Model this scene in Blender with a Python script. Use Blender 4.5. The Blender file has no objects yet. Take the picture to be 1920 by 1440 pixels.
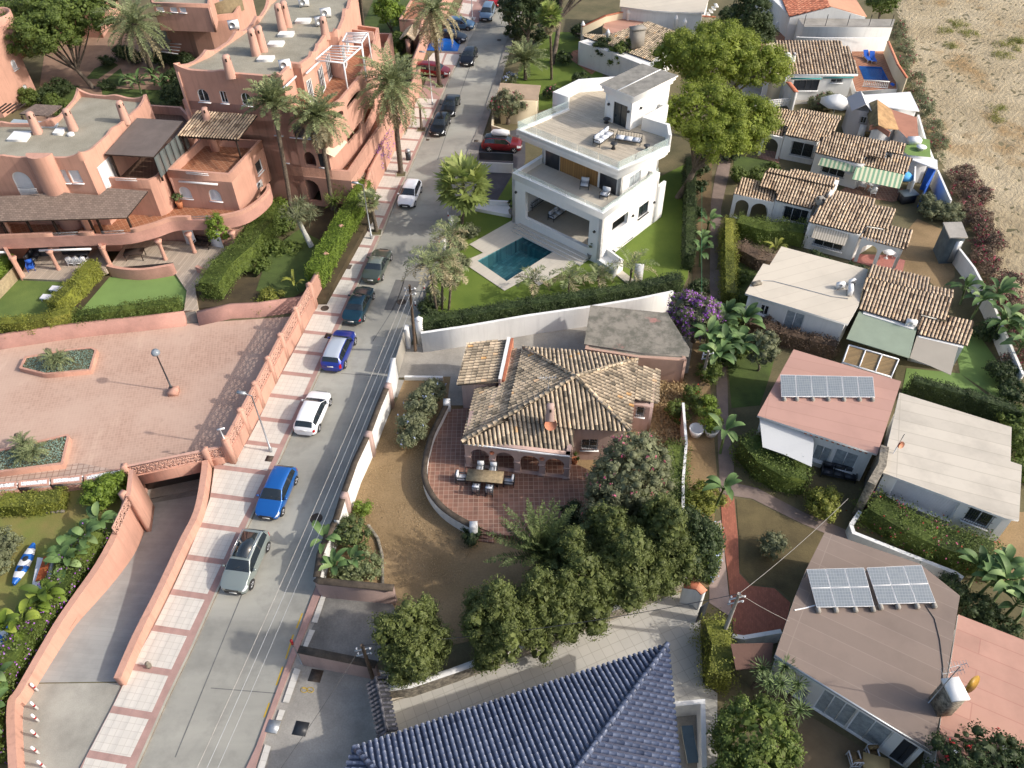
import bpy,math,random
import numpy as np
from mathutils import Vector,Matrix
from mathutils.geometry import tessellate_polygon
# --- camera, sky, sun, exposure
scene=bpy.context.scene
C=scene.collection
HC=44.3
FPX=1500.0
_nad=np.array([983.,2191.])
_dn=np.array([_nad[0]-960,_nad[1]-720,FPX]);_dn/=np.linalg.norm(_dn)
_fw=np.array([0,0,1.]);_fw=_fw-(_fw@_dn)*_dn;_fw/=np.linalg.norm(_fw)
_rt=np.cross(_dn,_fw)
if _rt[0]<0:_rt=-_rt
RW=np.stack([_rt,_fw,-_dn])
cam=bpy.data.cameras.new('camera')
cam.sensor_width=36;cam.lens=36*FPX/1920;cam.clip_start=0.5;cam.clip_end=3000
camo=bpy.data.objects.new('camera',cam);C.objects.link(camo)
M4=Matrix.Identity(4)
for i in range(3):
 M4[i][0]=RW[i,0];M4[i][1]=-RW[i,1];M4[i][2]=-RW[i,2]
M4[2][3]=HC
camo.matrix_world=M4
scene.camera=camo
SUN_EL,SUN_AZ=math.radians(34),math.radians(-12)
w=bpy.data.worlds.new('World');scene.world=w;w.use_nodes=True
nt=w.node_tree;bg=nt.nodes['Background']
sky=nt.nodes.new('ShaderNodeTexSky');sky.sky_type='NISHITA';sky.sun_disc=False
sky.sun_elevation=SUN_EL;sky.sun_rotation=math.pi/2-SUN_AZ
sky.dust_density=4.0;sky.ozone_density=1.0
nt.links.new(sky.outputs[0],bg.inputs[0]);bg.inputs[1].default_value=0.15
sl=bpy.data.lights.new('sun','SUN');sl.energy=2.5;sl.angle=math.radians(0.9);sl.color=(1.0,0.94,0.86)
so=bpy.data.objects.new('sun',sl);C.objects.link(so)
sd=Vector((math.cos(SUN_EL)*math.cos(SUN_AZ),math.cos(SUN_EL)*math.sin(SUN_AZ),math.sin(SUN_EL)))
so.rotation_euler=sd.to_track_quat('Z','Y').to_euler();so.location=(60,0,60)
scene.view_settings.view_transform='Standard';scene.view_settings.look='None'
scene.view_settings.exposure=0.5;scene.view_settings.gamma=1
scene.cycles.max_bounces=6;scene.cycles.transparent_max_bounces=6
# --- place things: where the ray through a photo point meets a level
def P(px,py,z=0.0):
 r=RW@np.array([px-960.,py-720.,FPX]);t=(z-HC)/r[2]
 return Vector((r[0]*t,r[1]*t,z))
def PL(pts,z=0.0):return[P(x,y,z)for x,y in pts]
def Q(x0,y0,s,*c):
 return[(x0+c[i]/s,y0+c[i+1]/s)for i in range(0,len(c),2)]
def hit(px,py,p0,n):
 r=Vector(RW@np.array([px-960.,py-720.,FPX]));o=Vector((0,0,HC))
 return o+r*((p0-o).dot(n)/r.dot(n))
def plane3(a,b,c):
 A,B,D=P(*a),P(*b),P(*c);n=(B-A).cross(D-A).normalized()
 if n.z<0:n=-n
 return A,n
rng=np.random.default_rng(7);random.seed(7)
# --- materials
MATS={}
def hexc(h):
 h=h.lstrip('#');v=[int(h[i:i+2],16)/255 for i in(0,2,4)]
 return tuple((x/12.92 if x<=.04045 else((x+.055)/1.055)**2.4)for x in v)
class NT:
 def __init__(s,name):
  s.m=bpy.data.materials.new(name);s.m.use_nodes=True;s.t=s.m.node_tree
  s.b=s.t.nodes['Principled BSDF'];s.tc=None
 def n(s,ty,**kw):
  nd=s.t.nodes.new(ty)
  for k,v in kw.items():
   if k[0]=='i' and k[1:].isdigit():nd.inputs[int(k[1:])].default_value=v
   else:setattr(nd,k,v)
  return nd
 def l(s,a,b):s.t.links.new(a,b)
 def co(s,rot=0,scale=(1,1,1)):
  if not s.tc:s.tc=s.n('ShaderNodeTexCoord')
  mp=s.n('ShaderNodeMapping');s.l(s.tc.outputs['Object'],mp.inputs[0])
  mp.inputs['Rotation'].default_value=(0,0,rot);mp.inputs['Scale'].default_value=scale
  return mp.outputs[0]
 def noise(s,scale,detail=4,rough=.55,co=None):
  nd=s.n('ShaderNodeTexNoise');nd.inputs['Scale'].default_value=scale
  nd.inputs['Detail'].default_value=detail;nd.inputs['Roughness'].default_value=rough
  s.l(co or s.co(),nd.inputs['Vector']);return nd.outputs[0]
 def ramp(s,fac,stops):
  r=s.n('ShaderNodeValToRGB');e=r.color_ramp.elements
  while len(e)<len(stops):e.new(.5)
  for i,(p,c)in enumerate(stops):
   e[i].position=p;e[i].color=(*c,1)
  s.l(fac,r.inputs[0]);return r.outputs[0]
 def mix(s,fac,a,b,bt='MIX'):
  m=s.n('ShaderNodeMix');m.data_type='RGBA';m.blend_type=bt
  if isinstance(fac,(int,float)):m.inputs[0].default_value=fac
  else:s.l(fac,m.inputs[0])
  for k,v in((6,a),(7,b)):
   if isinstance(v,tuple):m.inputs[k].default_value=(*v[:3],1)
   else:s.l(v,m.inputs[k])
  return m.outputs[2]
 def rng(s,fac,a,b,c=0,d=1):
  m=s.n('ShaderNodeMapRange');s.l(fac,m.inputs[0])
  for i,v in enumerate((a,b,c,d)):m.inputs[i+1].default_value=v
  return m.outputs[0]
 def bump(s,h,st,dist=.02):
  b=s.n('ShaderNodeBump');b.inputs['Strength'].default_value=st;b.inputs['Distance'].default_value=dist
  s.l(h,b.inputs['Height']);s.l(b.outputs[0],s.b.inputs['Normal'])
def mul(c,k):return tuple(min(1,x*k)for x in c[:3])
def stucco(name,col,var=.12,scale=.6,rough=.9,bump=.25,bscale=9,col2=None,stain=.0,streak=0):
 """painted render or plain surface with broad wear and fine grain"""
 if name in MATS:return MATS[name]
 t=NT(name);c2=col2 or mul(col,1-var*1.6)
 f=t.rng(t.noise(scale,6,.6),.32,.68)
 c=t.mix(f,col,c2)
 g=t.rng(t.noise(bscale*2.2,3,.6),.3,.7,1-var*.55,1+var*.35)
 c=t.mix(1.0,c,t.ramp(g,[(0,(0,0,0)),(1,(1,1,1))]),'MULTIPLY')if False else c
 hs=t.n('ShaderNodeHueSaturation');t.l(c,hs.inputs['Color']);t.l(g,hs.inputs['Value'])
 c=hs.outputs[0]
 if stain:
  sf=t.rng(t.noise(scale*.45,7,.65,t.co(scale=(1,1,.35))),.52,.72,0,stain)
  c=t.mix(sf,c,mul(col,.38))
 if streak:c=t.mix(t.rng(t.noise(1.0,5,.6,t.co(scale=(3.5,3.5,.22))),.5,.72,0,streak),c,mul(col,.45))
 t.l(c,t.b.inputs['Base Color']);t.b.inputs['Roughness'].default_value=rough
 if bump:t.bump(t.noise(bscale,5,.6),bump)
 MATS[name]=t.m;return t.m
def tiles(name,col,grout,size=(.3,.3),rot=0,gw=.06,var=.15,rough=.7,offset=0.0,col2=None,stain=.3,bump=.3):
 if name in MATS:return MATS[name]
 t=NT(name);co=t.co(rot=-rot)
 b=t.n('ShaderNodeTexBrick');t.l(co,b.inputs['Vector']);b.offset=offset;b.squash=1
 b.inputs['Scale'].default_value=1;b.inputs['Mortar Size'].default_value=gw*min(size)
 b.inputs['Brick Width'].default_value=size[0];b.inputs['Row Height'].default_value=size[1]
 b.inputs['Color1'].default_value=(*mul(col,1+var*.5),1);b.inputs['Color2'].default_value=(*(col2 or mul(col,1-var)),1)
 b.inputs['Mortar'].default_value=(*grout,1);b.inputs['Mortar Smooth'].default_value=.2
 c=b.outputs[0]
 if stain:
  f=t.rng(t.noise(.35,8,.65),.45,.75,0,stain);c=t.mix(f,c,mul(col,.45))
  f2=t.rng(t.noise(1.3,5,.6),.5,.8,0,stain*.6);c=t.mix(f2,c,mul(grout,1.0))
 t.l(c,t.b.inputs['Base Color']);t.b.inputs['Roughness'].default_value=rough
 if bump:t.bump(b.outputs[1],-bump,.01)
 MATS[name]=t.m;return t.m
def stripes(name,a,c,period,rot):
 t=NT(name);sp=t.n('ShaderNodeSeparateXYZ');t.l(t.co(rot=-rot,scale=(1/period,)*3),sp.inputs[0]);f=t.n('ShaderNodeMath',operation='FRACT');t.l(sp.outputs[0],f.inputs[0])
 g=t.n('ShaderNodeMath',operation='GREATER_THAN');g.inputs[1].default_value=.5;t.l(f.outputs[0],g.inputs[0]);t.l(t.mix(g.outputs[0],a,c),t.b.inputs['Base Color']);t.b.inputs['Roughness'].default_value=.9
 return t.m
def rndm(name,stops,rough=.8,noise=.25,trans=0,spec=.3,nscale=3,bump=0):
 """colour chosen per leaf / per tile by the 'rnd' attribute"""
 if name in MATS:return MATS[name]
 t=NT(name);a=t.n('ShaderNodeAttribute');a.attribute_name='rnd'
 c=t.ramp(a.outputs['Fac'],stops)
 if noise:
  hs=t.n('ShaderNodeHueSaturation');t.l(c,hs.inputs['Color'])
  t.l(t.rng(t.noise(nscale,3),.3,.7,1-noise,1+noise),hs.inputs['Value']);c=hs.outputs[0]
 t.l(c,t.b.inputs['Base Color']);t.b.inputs['Roughness'].default_value=rough
 t.b.inputs['Specular IOR Level'].default_value=spec
 if bump:t.bump(t.noise(30,3),bump,.01)
 if trans:
  tr=t.n('ShaderNodeBsdfTranslucent');t.l(c,tr.inputs[0])
  ms=t.n('ShaderNodeMixShader');ms.inputs[0].default_value=trans
  out=t.t.nodes['Material Output']
  t.l(t.b.outputs[0],ms.inputs[1]);t.l(tr.outputs[0],ms.inputs[2]);t.l(ms.outputs[0],out.inputs[0])
 MATS[name]=t.m;return t.m
def plain(name,col,rough=.5,metal=0,spec=.5,coat=0,alpha=None):
 if name in MATS:return MATS[name]
 t=NT(name);t.b.inputs['Base Color'].default_value=(*col[:3],1)
 t.b.inputs['Roughness'].default_value=rough;t.b.inputs['Metallic'].default_value=metal
 t.b.inputs['Specular IOR Level'].default_value=spec
 t.b.inputs['Coat Weight'].default_value=coat;t.b.inputs['Coat Roughness'].default_value=.05
 if alpha is not None:t.b.inputs['Alpha'].default_value=alpha
 MATS[name]=t.m;return t.m
class MB:
 def __init__(s):s.v=[];s.f=[];s.m=[];s.r=[];s.mats=[];s.nv=0;s.blk=[];s.smooth=False
 def mi(s,m):
  if m not in s.mats:s.mats.append(m)
  return s.mats.index(m)
 def add(s,vs,fs,m,r=None):
  o=s.nv;s.v.extend([tuple(v)for v in vs]);s.nv+=len(vs);k=s.mi(m)
  for f in fs:s.f.append([i+o for i in f]);s.m.append(k);s.r.append(random.random()if r is None else r)
 def arr(s,vs,quads,m,r):
  s.blk.append((np.asarray(vs,float),np.asarray(quads,int),s.mi(m),np.asarray(r,float)))
 def box(s,c,d,m,rz=0,ax=None):
  x,y,z=d[0]/2,d[1]/2,d[2]/2;c=Vector(c)
  vs=[Vector((a*x,b*y,e*z))for e in(-1,1)for b in(-1,1)for a in(-1,1)]
  R=Matrix.Rotation(rz,3,'Z')if ax is None else ax
  s.add([c+R@v for v in vs],[(0,2,3,1),(4,5,7,6),(0,1,5,4),(2,6,7,3),(0,4,6,2),(1,3,7,5)],m)
 def bar(s,a,b,wd,hg,m):
  a,b=Vector(a),Vector(b);d=b-a;L=d.length;x=d/L
  up=Vector((0,0,1))if abs(x.z)<.95 else Vector((0,1,0))
  y=up.cross(x).normalized();z=x.cross(y)
  s.box((a+b)/2,(L,wd,hg),m,ax=Matrix((x,y,z)).transposed())
 def poly3(s,pts,m,flip=False):
  n=Vector((0,0,0));k=len(pts);pts=[Vector(p)for p in pts]
  tr=tessellate_polygon([pts])
  for t in tr:
   s.add([pts[i]for i in t],[(0,1,2)],m,.5)
 def prism(s,poly,z0,z1,m,mtop=None,bottom=False):
  """poly: points; z0/z1 numbers, or None to use the point's own z as the top"""
  a=sum(poly[i][0]*poly[(i+1)%len(poly)][1]-poly[(i+1)%len(poly)][0]*poly[i][1]for i in range(len(poly)))
  if a<0:poly=poly[::-1]
  n=len(poly)
  top=[Vector((p[0],p[1],p[2]if z1 is None else z1))for p in poly];bot=[Vector((p[0],p[1],z0))for p in poly]
  s.add(bot+top,[(i,(i+1)%n,n+(i+1)%n,n+i)for i in range(n)],m)
  for t in tessellate_polygon([top]):
   A,B,D=(top[i]for i in t)
   t=t if(B-A).cross(D-A).z>0 else t[::-1]
   s.add([top[i]for i in t],[(0,1,2)],mtop or m,.5)
   if bottom:s.add([bot[i]for i in t],[(2,1,0)],m,.5)
 def slab(s,pts,th,m,mb=None):
  """sloped plate: 3D polygon thickened downwards"""
  pts=[Vector(p)for p in pts]
  a=sum(pts[i][0]*pts[(i+1)%len(pts)][1]-pts[(i+1)%len(pts)][0]*pts[i][1]for i in range(len(pts)))
  if a<0:pts=pts[::-1]
  n=len(pts);bot=[p-Vector((0,0,th))for p in pts]
  s.add(bot+pts,[(i,(i+1)%n,n+(i+1)%n,n+i)for i in range(n)],mb or m)
  for t in tessellate_polygon([[Vector((p.x,p.y,0))for p in pts]]):
   A,B,D=(pts[i]for i in t)
   t=t if(B-A).cross(D-A).z>0 else t[::-1]
   s.add([pts[i]for i in t],[(0,1,2)],m,.5);s.add([bot[i]for i in t],[(2,1,0)],mb or m,.5)
 def tube(s,pts,r,m,n=8,cap=True):
  pts=[Vector(p)for p in pts];rs=r if isinstance(r,(list,tuple))else[r]*len(pts)
  vs=[];up=Vector((0,0,1))
  for i,p in enumerate(pts):
   d=(pts[min(i+1,len(pts)-1)]-pts[max(i-1,0)]).normalized()
   a=d.cross(Vector((0,1,0))if abs(d.y)<.9 else Vector((1,0,0))).normalized();b=d.cross(a)
   for k in range(n):
    t=2*math.pi*k/n;vs.append(p+(a*math.cos(t)+b*math.sin(t))*rs[i])
  fs=[(i*n+k,i*n+(k+1)%n,(i+1)*n+(k+1)%n,(i+1)*n+k)for i in range(len(pts)-1)for k in range(n)]
  if cap:fs+=[tuple(range(n)),tuple(reversed(range((len(pts)-1)*n,len(pts)*n)))]
  s.add(vs,fs,m)
 def lathe(s,prof,c,m,n=16):
  c=Vector(c);vs=[]
  for(r,z)in prof:
   for k in range(n):
    t=2*math.pi*k/n;vs.append(c+Vector((r*math.cos(t),r*math.sin(t),z)))
  fs=[(i*n+k,i*n+(k+1)%n,(i+1)*n+(k+1)%n,(i+1)*n+k)for i in range(len(prof)-1)for k in range(n)]
  fs+=[tuple(reversed(range(n))),tuple(range((len(prof)-1)*n,len(prof)*n))]
  s.add(vs,fs,m)
 def wall(s,line,z0,z1,th,m,mtop=None,closed=False,side=0,cap=None,capm=None):
  """wall along a polyline; side 0 centred, 1 body left of the line, -1 right.  z1 None: own z of the points"""
  L,R=offs(line,th,closed,side)
  n=len(line);k=n if closed else n-1
  def zt(i):return line[i][2]if z1 is None else z1
  def zb(i):return z0
  vs=[]
  for i in range(n):
   vs+=[Vector((L[i][0],L[i][1],zb(i))),Vector((R[i][0],R[i][1],zb(i))),Vector((R[i][0],R[i][1],zt(i))),Vector((L[i][0],L[i][1],zt(i)))]
  fs=[];ft=[]
  for i in range(k):
   a,b=4*i,4*((i+1)%n)
   fs+=[(a+1,b+1,b+2,a+2),(a,a+3,b+3,b)];ft.append((a+2,b+2,b+3,a+3))
  if not closed:fs+=[(0,1,2,3),(4*n-4,4*n-1,4*n-2,4*n-3)]
  s.add(vs,fs,m);s.add(vs,ft,mtop or m)
  if cap:
   Lc,Rc=offs(line,th+cap[0]*2,closed,side if side==0 else side)
   if side:
    L1,R1=offs(line,th,closed,side)
    mid=[((L1[i][0]+R1[i][0])/2,(L1[i][1]+R1[i][1])/2,line[i][2]if len(line[i])>2 else 0)for i in range(n)]
    Lc,Rc=offs(mid,th+cap[0]*2,closed,0)
   vs=[]
   for i in range(n):
    z=zt(i)+.003
    vs+=[Vector((Lc[i][0],Lc[i][1],z)),Vector((Rc[i][0],Rc[i][1],z)),Vector((Rc[i][0],Rc[i][1],z+cap[1])),Vector((Lc[i][0],Lc[i][1],z+cap[1]))]
   fs=[]
   for i in range(k):
    a,b=4*i,4*((i+1)%n);fs+=[(a+1,b+1,b+2,a+2),(a,a+3,b+3,b),(a+2,b+2,b+3,a+3),(a,b,b+1,a+1)]
   if not closed:fs+=[(0,1,2,3),(4*n-4,4*n-1,4*n-2,4*n-3)]
   s.add(vs,fs,capm or m)
 def build(s,name,parent=None,label=None,cat=None,group=None,kind=None,smooth=False,loc=None):
  V=[np.array(s.v,float).reshape(-1,3)];off=len(s.v)
  loops=[];starts=[];tot=0;sizes=[]
  for f in s.f:loops.append(f);sizes.append(len(f))
  lp=[np.concatenate([np.array(f)for f in s.f])]if s.f else[]
  mi=[np.array(s.m,int)];rr=[np.array(s.r,float)];sz=[np.array(sizes,int)]
  for(v,q,k,r)in s.blk:
   V.append(v);lp.append((q+off).ravel());off+=len(v)
   mi.append(np.full(len(q),k));rr.append(r);sz.append(np.full(len(q),q.shape[1]))
  V=np.concatenate(V);lp=np.concatenate(lp);mi=np.concatenate(mi);rr=np.concatenate(rr);sz=np.concatenate(sz)
  root=parent
  while root is not None and root.parent is not None:root=root.parent
  if root is not None:
   T=np.array(root.matrix_basis.inverted());V=V@T[:3,:3].T+T[:3,3]
   l0=None
  else:
   if loc is None and kind is None:
    mn,mx=V.min(0),V.max(0);loc=((mn[0]+mx[0])/2,(mn[1]+mx[1])/2,mn[2])
   if loc is not None:V=V-np.array(loc)
  me=bpy.data.meshes.new(name)
  me.vertices.add(len(V));me.vertices.foreach_set('co',V.ravel())
  me.loops.add(len(lp));me.loops.foreach_set('vertex_index',lp.astype(np.int32))
  me.polygons.add(len(sz));st=np.concatenate([[0],np.cumsum(sz)[:-1]])
  me.polygons.foreach_set('loop_start',st.astype(np.int32));me.polygons.foreach_set('loop_total',sz.astype(np.int32))
  me.polygons.foreach_set('material_index',mi.astype(np.int32))
  if smooth or s.smooth:me.polygons.foreach_set('use_smooth',np.ones(len(sz),bool))
  me.update(calc_edges=True)
  at=me.attributes.new('rnd','FLOAT','FACE');at.data.foreach_set('value',rr.astype(np.float32))
  for m in s.mats:me.materials.append(m)
  o=bpy.data.objects.new(name,me);C.objects.link(o)
  if parent is not None:o.parent=parent
  elif loc is not None:o.location=loc
  if label:o['label']=label
  if parent is None:
   if cat:o['category']=cat
   if kind:o['kind']=kind
  elif kind:o['kind']=kind
  if group:o['group']=group
  return o
def offs(line,th,closed,side):
 n=len(line);a={0:(th/2,-th/2),1:(th,0),-1:(0,-th)}[side];out=([],[])
 for i in range(n):
  p=Vector(line[i][:2]).to_2d()if not isinstance(line[i],Vector)else line[i].to_2d()
  def g(j):return Vector((line[j%n][0],line[j%n][1]))
  d1=(p-g(i-1))if(closed or i>0)else None;d2=(g(i+1)-p)if(closed or i<n-1)else None
  d1=d1 or d2;d2=d2 or d1;d1=d1.normalized();d2=d2.normalized()
  n1=Vector((-d1.y,d1.x));n2=Vector((-d2.y,d2.x));nn=n1+n2
  if nn.length<.3:nn=n1
  else:nn=nn/max(.35,nn.length_squared/2)
  for q in(0,1):out[q].append((p.x+nn.x*a[q],p.y+nn.y*a[q]))
 return out
def ccw(poly):
 a=sum(poly[i][0]*poly[(i+1)%len(poly)][1]-poly[(i+1)%len(poly)][0]*poly[i][1]for i in range(len(poly)))
 return poly if a>0 else poly[::-1]
def shrink(poly,d):
 """offset a ccw polygon inwards"""
 poly=ccw(poly);L,R=offs(poly,abs(d),True,1 if d>0 else-1)
 o=L if d>0 else R
 return[Vector((o[i][0],o[i][1],poly[i][2]if len(poly[i])>2 else 0))for i in range(len(poly))]
def smoothline(pts,n=6,closed=False):
 """Catmull-Rom through points (tuples of any length)"""
 out=[];N=len(pts);rg=N if closed else N-1
 for i in range(rg):
  g=(lambda j:pts[j%N])if closed else(lambda j:pts[min(max(j,0),N-1)])
  a,b,c,d=g(i-1),g(i),g(i+1),g(i+2)
  for k in range(n):
   t=k/n
   out.append(tuple(.5*((2*b[q])+(-a[q]+c[q])*t+(2*a[q]-5*b[q]+4*c[q]-d[q])*t*t+(-a[q]+3*b[q]-3*c[q]+d[q])*t**3)for q in range(len(b))))
 if not closed:out.append(tuple(pts[-1]))
 return out
def thing(name,label,cat,loc=(0,0,0),rz=0,group=None):
 o=bpy.data.objects.new(name,None);C.objects.link(o);o.empty_display_size=.2
 o.location=loc;o.rotation_euler=(0,0,rz);o['label']=label;o['category']=cat
 if group:o['group']=group
 return o
def dup(root,loc,rz=None,label=None,group=None,scale=None):
 r=root.copy();C.objects.link(r);r.location=loc
 if rz is not None:r.rotation_euler=(0,0,rz)
 if scale:r.scale=(scale,)*3 if not isinstance(scale,tuple)else scale
 if label:r['label']=label
 if group:r['group']=group
 def cp(src,dst):
  for ch in[c for c in src.children]:
   c=ch.copy();C.objects.link(c);c.parent=dst;cp(ch,c)
 cp(root,r);return r
def sheet(name,polys,z,m,label=None,th=None,kind='structure',holes=None):
 """flat ground sheet(s) as one structure object; polys in photo points"""
 b=MB()
 for pl in polys:
  pts=[P(x,y,z)for x,y in pl]if not isinstance(pl[0],Vector)else[Vector((p.x,p.y,z))for p in pl]
  if th:
   b.prism(pts,z-th,z,m)
  else:
   rings=[pts]+([[P(x,y,z)for x,y in h]for h in holes]if holes else[])
   fl=[p for r in rings for p in r]
   for t in tessellate_polygon(rings):
    A,B,D=(fl[i]for i in t);t=t if(B-A).cross(D-A).z>0 else t[::-1]
    b.add([fl[i]for i in t],[(0,1,2)],m,.5)
 o=b.build(name,kind=kind);return o
class Face:
 """vertical wall from A to B (world points), openings given as (u0,u1,z0,z1,arch)"""
 def __init__(s,A,B,z0,z1,th=.25,inward=None):
  s.A=Vector((A[0],A[1],0));s.B=Vector((B[0],B[1],0));s.d=(s.B-s.A);s.L=s.d.length;s.d.normalize()
  s.n=Vector((s.d.y,-s.d.x,0))
  s.z0,s.z1,s.th=z0,z1,th;s.op=[]
 def uz(s,px,py):
  h=hit(px,py,s.A,s.n);return(h-s.A).dot(s.d),h.z
 def pt(s,u,z,o=0):return s.A+s.d*u+Vector((0,0,z))+s.n*o
 def px(s,x0,y0,x1,y1):
  """opening from photo points: bottom-left and top-right corners"""
  u0,a=s.uz(x0,y0);u1,b=s.uz(x1,y1)
  return min(u0,u1),max(u0,u1),min(a,b),max(a,b)
 def add(s,u0,u1,z0,z1,arch=0):
  u0=max(.06,u0);u1=min(s.L-.06,u1);z0=max(s.z0+.012,z0);z1=min(s.z1-.06,z1)
  if u1-u0>.1 and z1-z0>.1:s.op.append((u0,u1,z0,z1,arch));return s.op[-1]
 def ring(s,o):
  u0,u1,z0,z1,arch=o
  r=[(u0,z0),(u1,z0)]
  if arch:
   rise=min((u1-u0)/2,z1-z0-.02)if arch==1 else(z1-z0)*arch
   c=(u0+u1)/2;hw=(u1-u0)/2
   for k in range(13):
    t=math.pi*k/12;r.append((c+hw*math.cos(t),z1-rise+rise*math.sin(t)))
  else:r+=[(u1,z1),(u0,z1)]
  return r
 def build(s,b,m,top=None,mrev=None):
  outer=[(0,s.z0),(s.L,s.z0)]+(list(top)if top else[(s.L,s.z1),(0,s.z1)])
  rings=[outer]+[s.ring(o)for o in s.op]
  fl=[p for r in rings for p in r]
  tr=tessellate_polygon([[Vector((p[0],p[1],0))for p in r]for r in rings])
  F=[s.pt(*p)for p in fl];K=[s.pt(*p,-s.th)for p in fl]
  fs=[];
  for t in tr:
   A,B,D=(F[i]for i in t)
   if(B-A).cross(D-A).dot(s.n)<0:t=t[::-1]
   b.add([F[i]for i in t],[(0,1,2)],m,.5);b.add([K[i]for i in t],[(2,1,0)],m,.5)
  i0=0
  for r in rings:
   n=len(r)
   b.add([F[i0+k]for k in range(n)]+[K[i0+k]for k in range(n)],[(k,(k+1)%n,n+(k+1)%n,n+k)for k in range(n)],mrev or m,.5)
   i0+=n
def window(parent,F,o,style='white',mull=1,sill=True):
 """window or door set back in the opening o of Face F"""
 u0,u1,z0,z1,arch=o;r=F.ring(o);dp=-.13
 fm={'white':W_FRAME,'shutter':W_FRAME,'dark':DARKM,'glass':DARKM,'curtain':W_FRAME,'grille':W_FRAME,'blue':W_FRAME,'door':W_FRAME}[style]
 pm={'white':GLASS,'shutter':SHUT,'dark':DARKP,'glass':GLASS,'curtain':CURT,'grille':GLASS,'blue':BLUEGL,'door':SHUT}[style]
 c=((u0+u1)/2,(z0+z1)/2);wf=.07
 def ins(k):return[(c[0]+(p[0]-c[0])*(1-2*k/(u1-u0)),c[1]+(p[1]-c[1])*(1-2*k/(z1-z0)))for p in r]
 a=r;i=ins(wf);n=len(r)
 b=MB();vs=[F.pt(*p,dp+.05)for p in a]+[F.pt(*p,dp+.05)for p in i]+[F.pt(*p,dp-.02)for p in i]
 b.add(vs,[(k,(k+1)%n,n+(k+1)%n,n+k)for k in range(n)]+[(n+k,n+(k+1)%n,2*n+(k+1)%n,2*n+k)for k in range(n)],fm)
 for k in range(1,mull+1):
  u=u0+(u1-u0)*k/(mull+1)
  if style!='shutter':b.bar(F.pt(u,z0+.02,dp+.02),F.pt(u,z1-(.06 if not arch else .1),dp+.02),.05,.05,fm)
 if sill and z0>F.z0+.3:b.bar(F.pt(u0-.08,z0-.04,.03),F.pt(u1+.08,z0-.04,.03),.2,.06,fm if style!='dark' else W_FRAME)
 fr=b.build('window' if z0>F.z0+.35 else 'door',parent)
 p=MB()
 if style in('shutter','door'):
  nn=max(3,int((z1-z0)/.12));pts=i
  p.poly3([F.pt(*q,dp)for q in pts],pm)
  for k in range(1,nn):
   z=z0+(z1-z0)*k/nn
   hw=(u1-u0)/2-wf-.01
   if arch and z>z1-hw:hw=math.sqrt(max(0.0001,hw**2-(z-(z1-hw))**2))*.95
   p.bar(F.pt(c[0]-hw,z,dp+.012),F.pt(c[0]+hw,z,dp+.012),.02,.02,pm)
 else:p.poly3([F.pt(*q,dp)for q in i],pm)
 p.build('pane',fr)
 if style=='grille':
  g=MB();m=DARKM
  for k in range(int((u1-u0)/.14)+1):
   u=u0+.02+k*.14;g.bar(F.pt(u,z0,.06),F.pt(u,z1,.06),.02,.02,m)
  for z in(z0+.1,(z0+z1)/2,z1-.1):g.bar(F.pt(u0-.1,z,.075),F.pt(u1+.1,z,.075),.02,.02,m)
  g.build('grille',fr)
 return fr
def tileroof(b,poly,down,m,sp=.3,tl=.42,hr=.085,base=None):
 """poly: planar 3D polygon; down: direction (world, xy) in which the tiles run down"""
 poly=[Vector(p)for p in poly];n=Vector((0,0,0))
 for i in range(len(poly)):n+=(poly[i]-poly[0]).cross(poly[(i+1)%len(poly)]-poly[0])
 n.normalize()
 if n.z<0:n=-n
 dn=Vector(down).to_3d();s=(dn-n*dn.dot(n)).normalized();t=n.cross(s)
 o=poly[0];q=[((p-o).dot(t),(p-o).dot(s))for p in poly]
 b.slab([p for p in poly],.09,base or m)
 t0,t1=min(p[0]for p in q),max(p[0]for p in q)
 k=int((t1-t0)/sp);VS=[];QS=[];RS=[];off=0
 angs=[math.pi*a/4 for a in range(5)]
 for i in range(k+1):
  x=t0+(i+.5)*sp
  if x>t1:break
  xs=[]
  for j in range(len(q)):
   (a0,b0),(a1,b1)=q[j],q[(j+1)%len(q)]
   if(a0-x)*(a1-x)<0:xs.append(b0+(b1-b0)*(x-a0)/(a1-a0))
  xs.sort()
  for j in range(0,len(xs)-1,2):
   s0,s1=xs[j],xs[j+1]
   if s1-s0<.1:continue
   s1+=.05;jt=(random.random()-.5)*.02
   e=s0
   while e<s1-.03:
    f=min(e+tl+.04,s1);rv=.1+.9*random.random()
    if random.random()<.6:rv=rv*.4+.4
    sc=1+(random.random()-.5)*.12
    for(yy,r_,up)in((e,.30*sp*sc,.0),(f,.36*sp*sc,.022)):
     for a in angs:
      p=o+t*(x+jt+math.cos(a)*r_)+s*yy+n*(math.sin(a)*hr*sc+up+.002);VS.append(p[:])
    for a in range(4):QS.append((off+a,off+a+1,off+6+a,off+5+a));RS.append(rv)
    QS.append((off+5,off+9,off+8,off+7));RS.append(0.0)  # lower tile ends always take the darkest tone, a painted shadow line
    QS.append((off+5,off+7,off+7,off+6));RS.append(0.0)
    off+=10;e+=tl
 if VS:
  QS=[q_ for q_ in QS];
  quads=[q_ for q_ in QS if len(set(q_))==4];rr=[r for q_,r in zip(QS,RS)if len(set(q_))==4]
  b.arr(VS,quads,m,rr)
def ridge(b,pts,m,r=.13,tl=.4):
 """line of ridge tiles"""
 for i in range(len(pts)-1):
  a,c=Vector(pts[i]),Vector(pts[i+1]);d=c-a;L=d.length;k=max(1,int(L/tl));d.normalize()
  for j in range(k):
   p0=a+d*(L*j/k);p1=a+d*(L*(j+1)/k+.03)
   b.tube([p0,p1],[r*.9,r*1.08],m,8)
PINK=stucco('pink render',hexc('#c89a87'),.10,.5,bump=.35,bscale=7,stain=.22,streak=.35)
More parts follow.
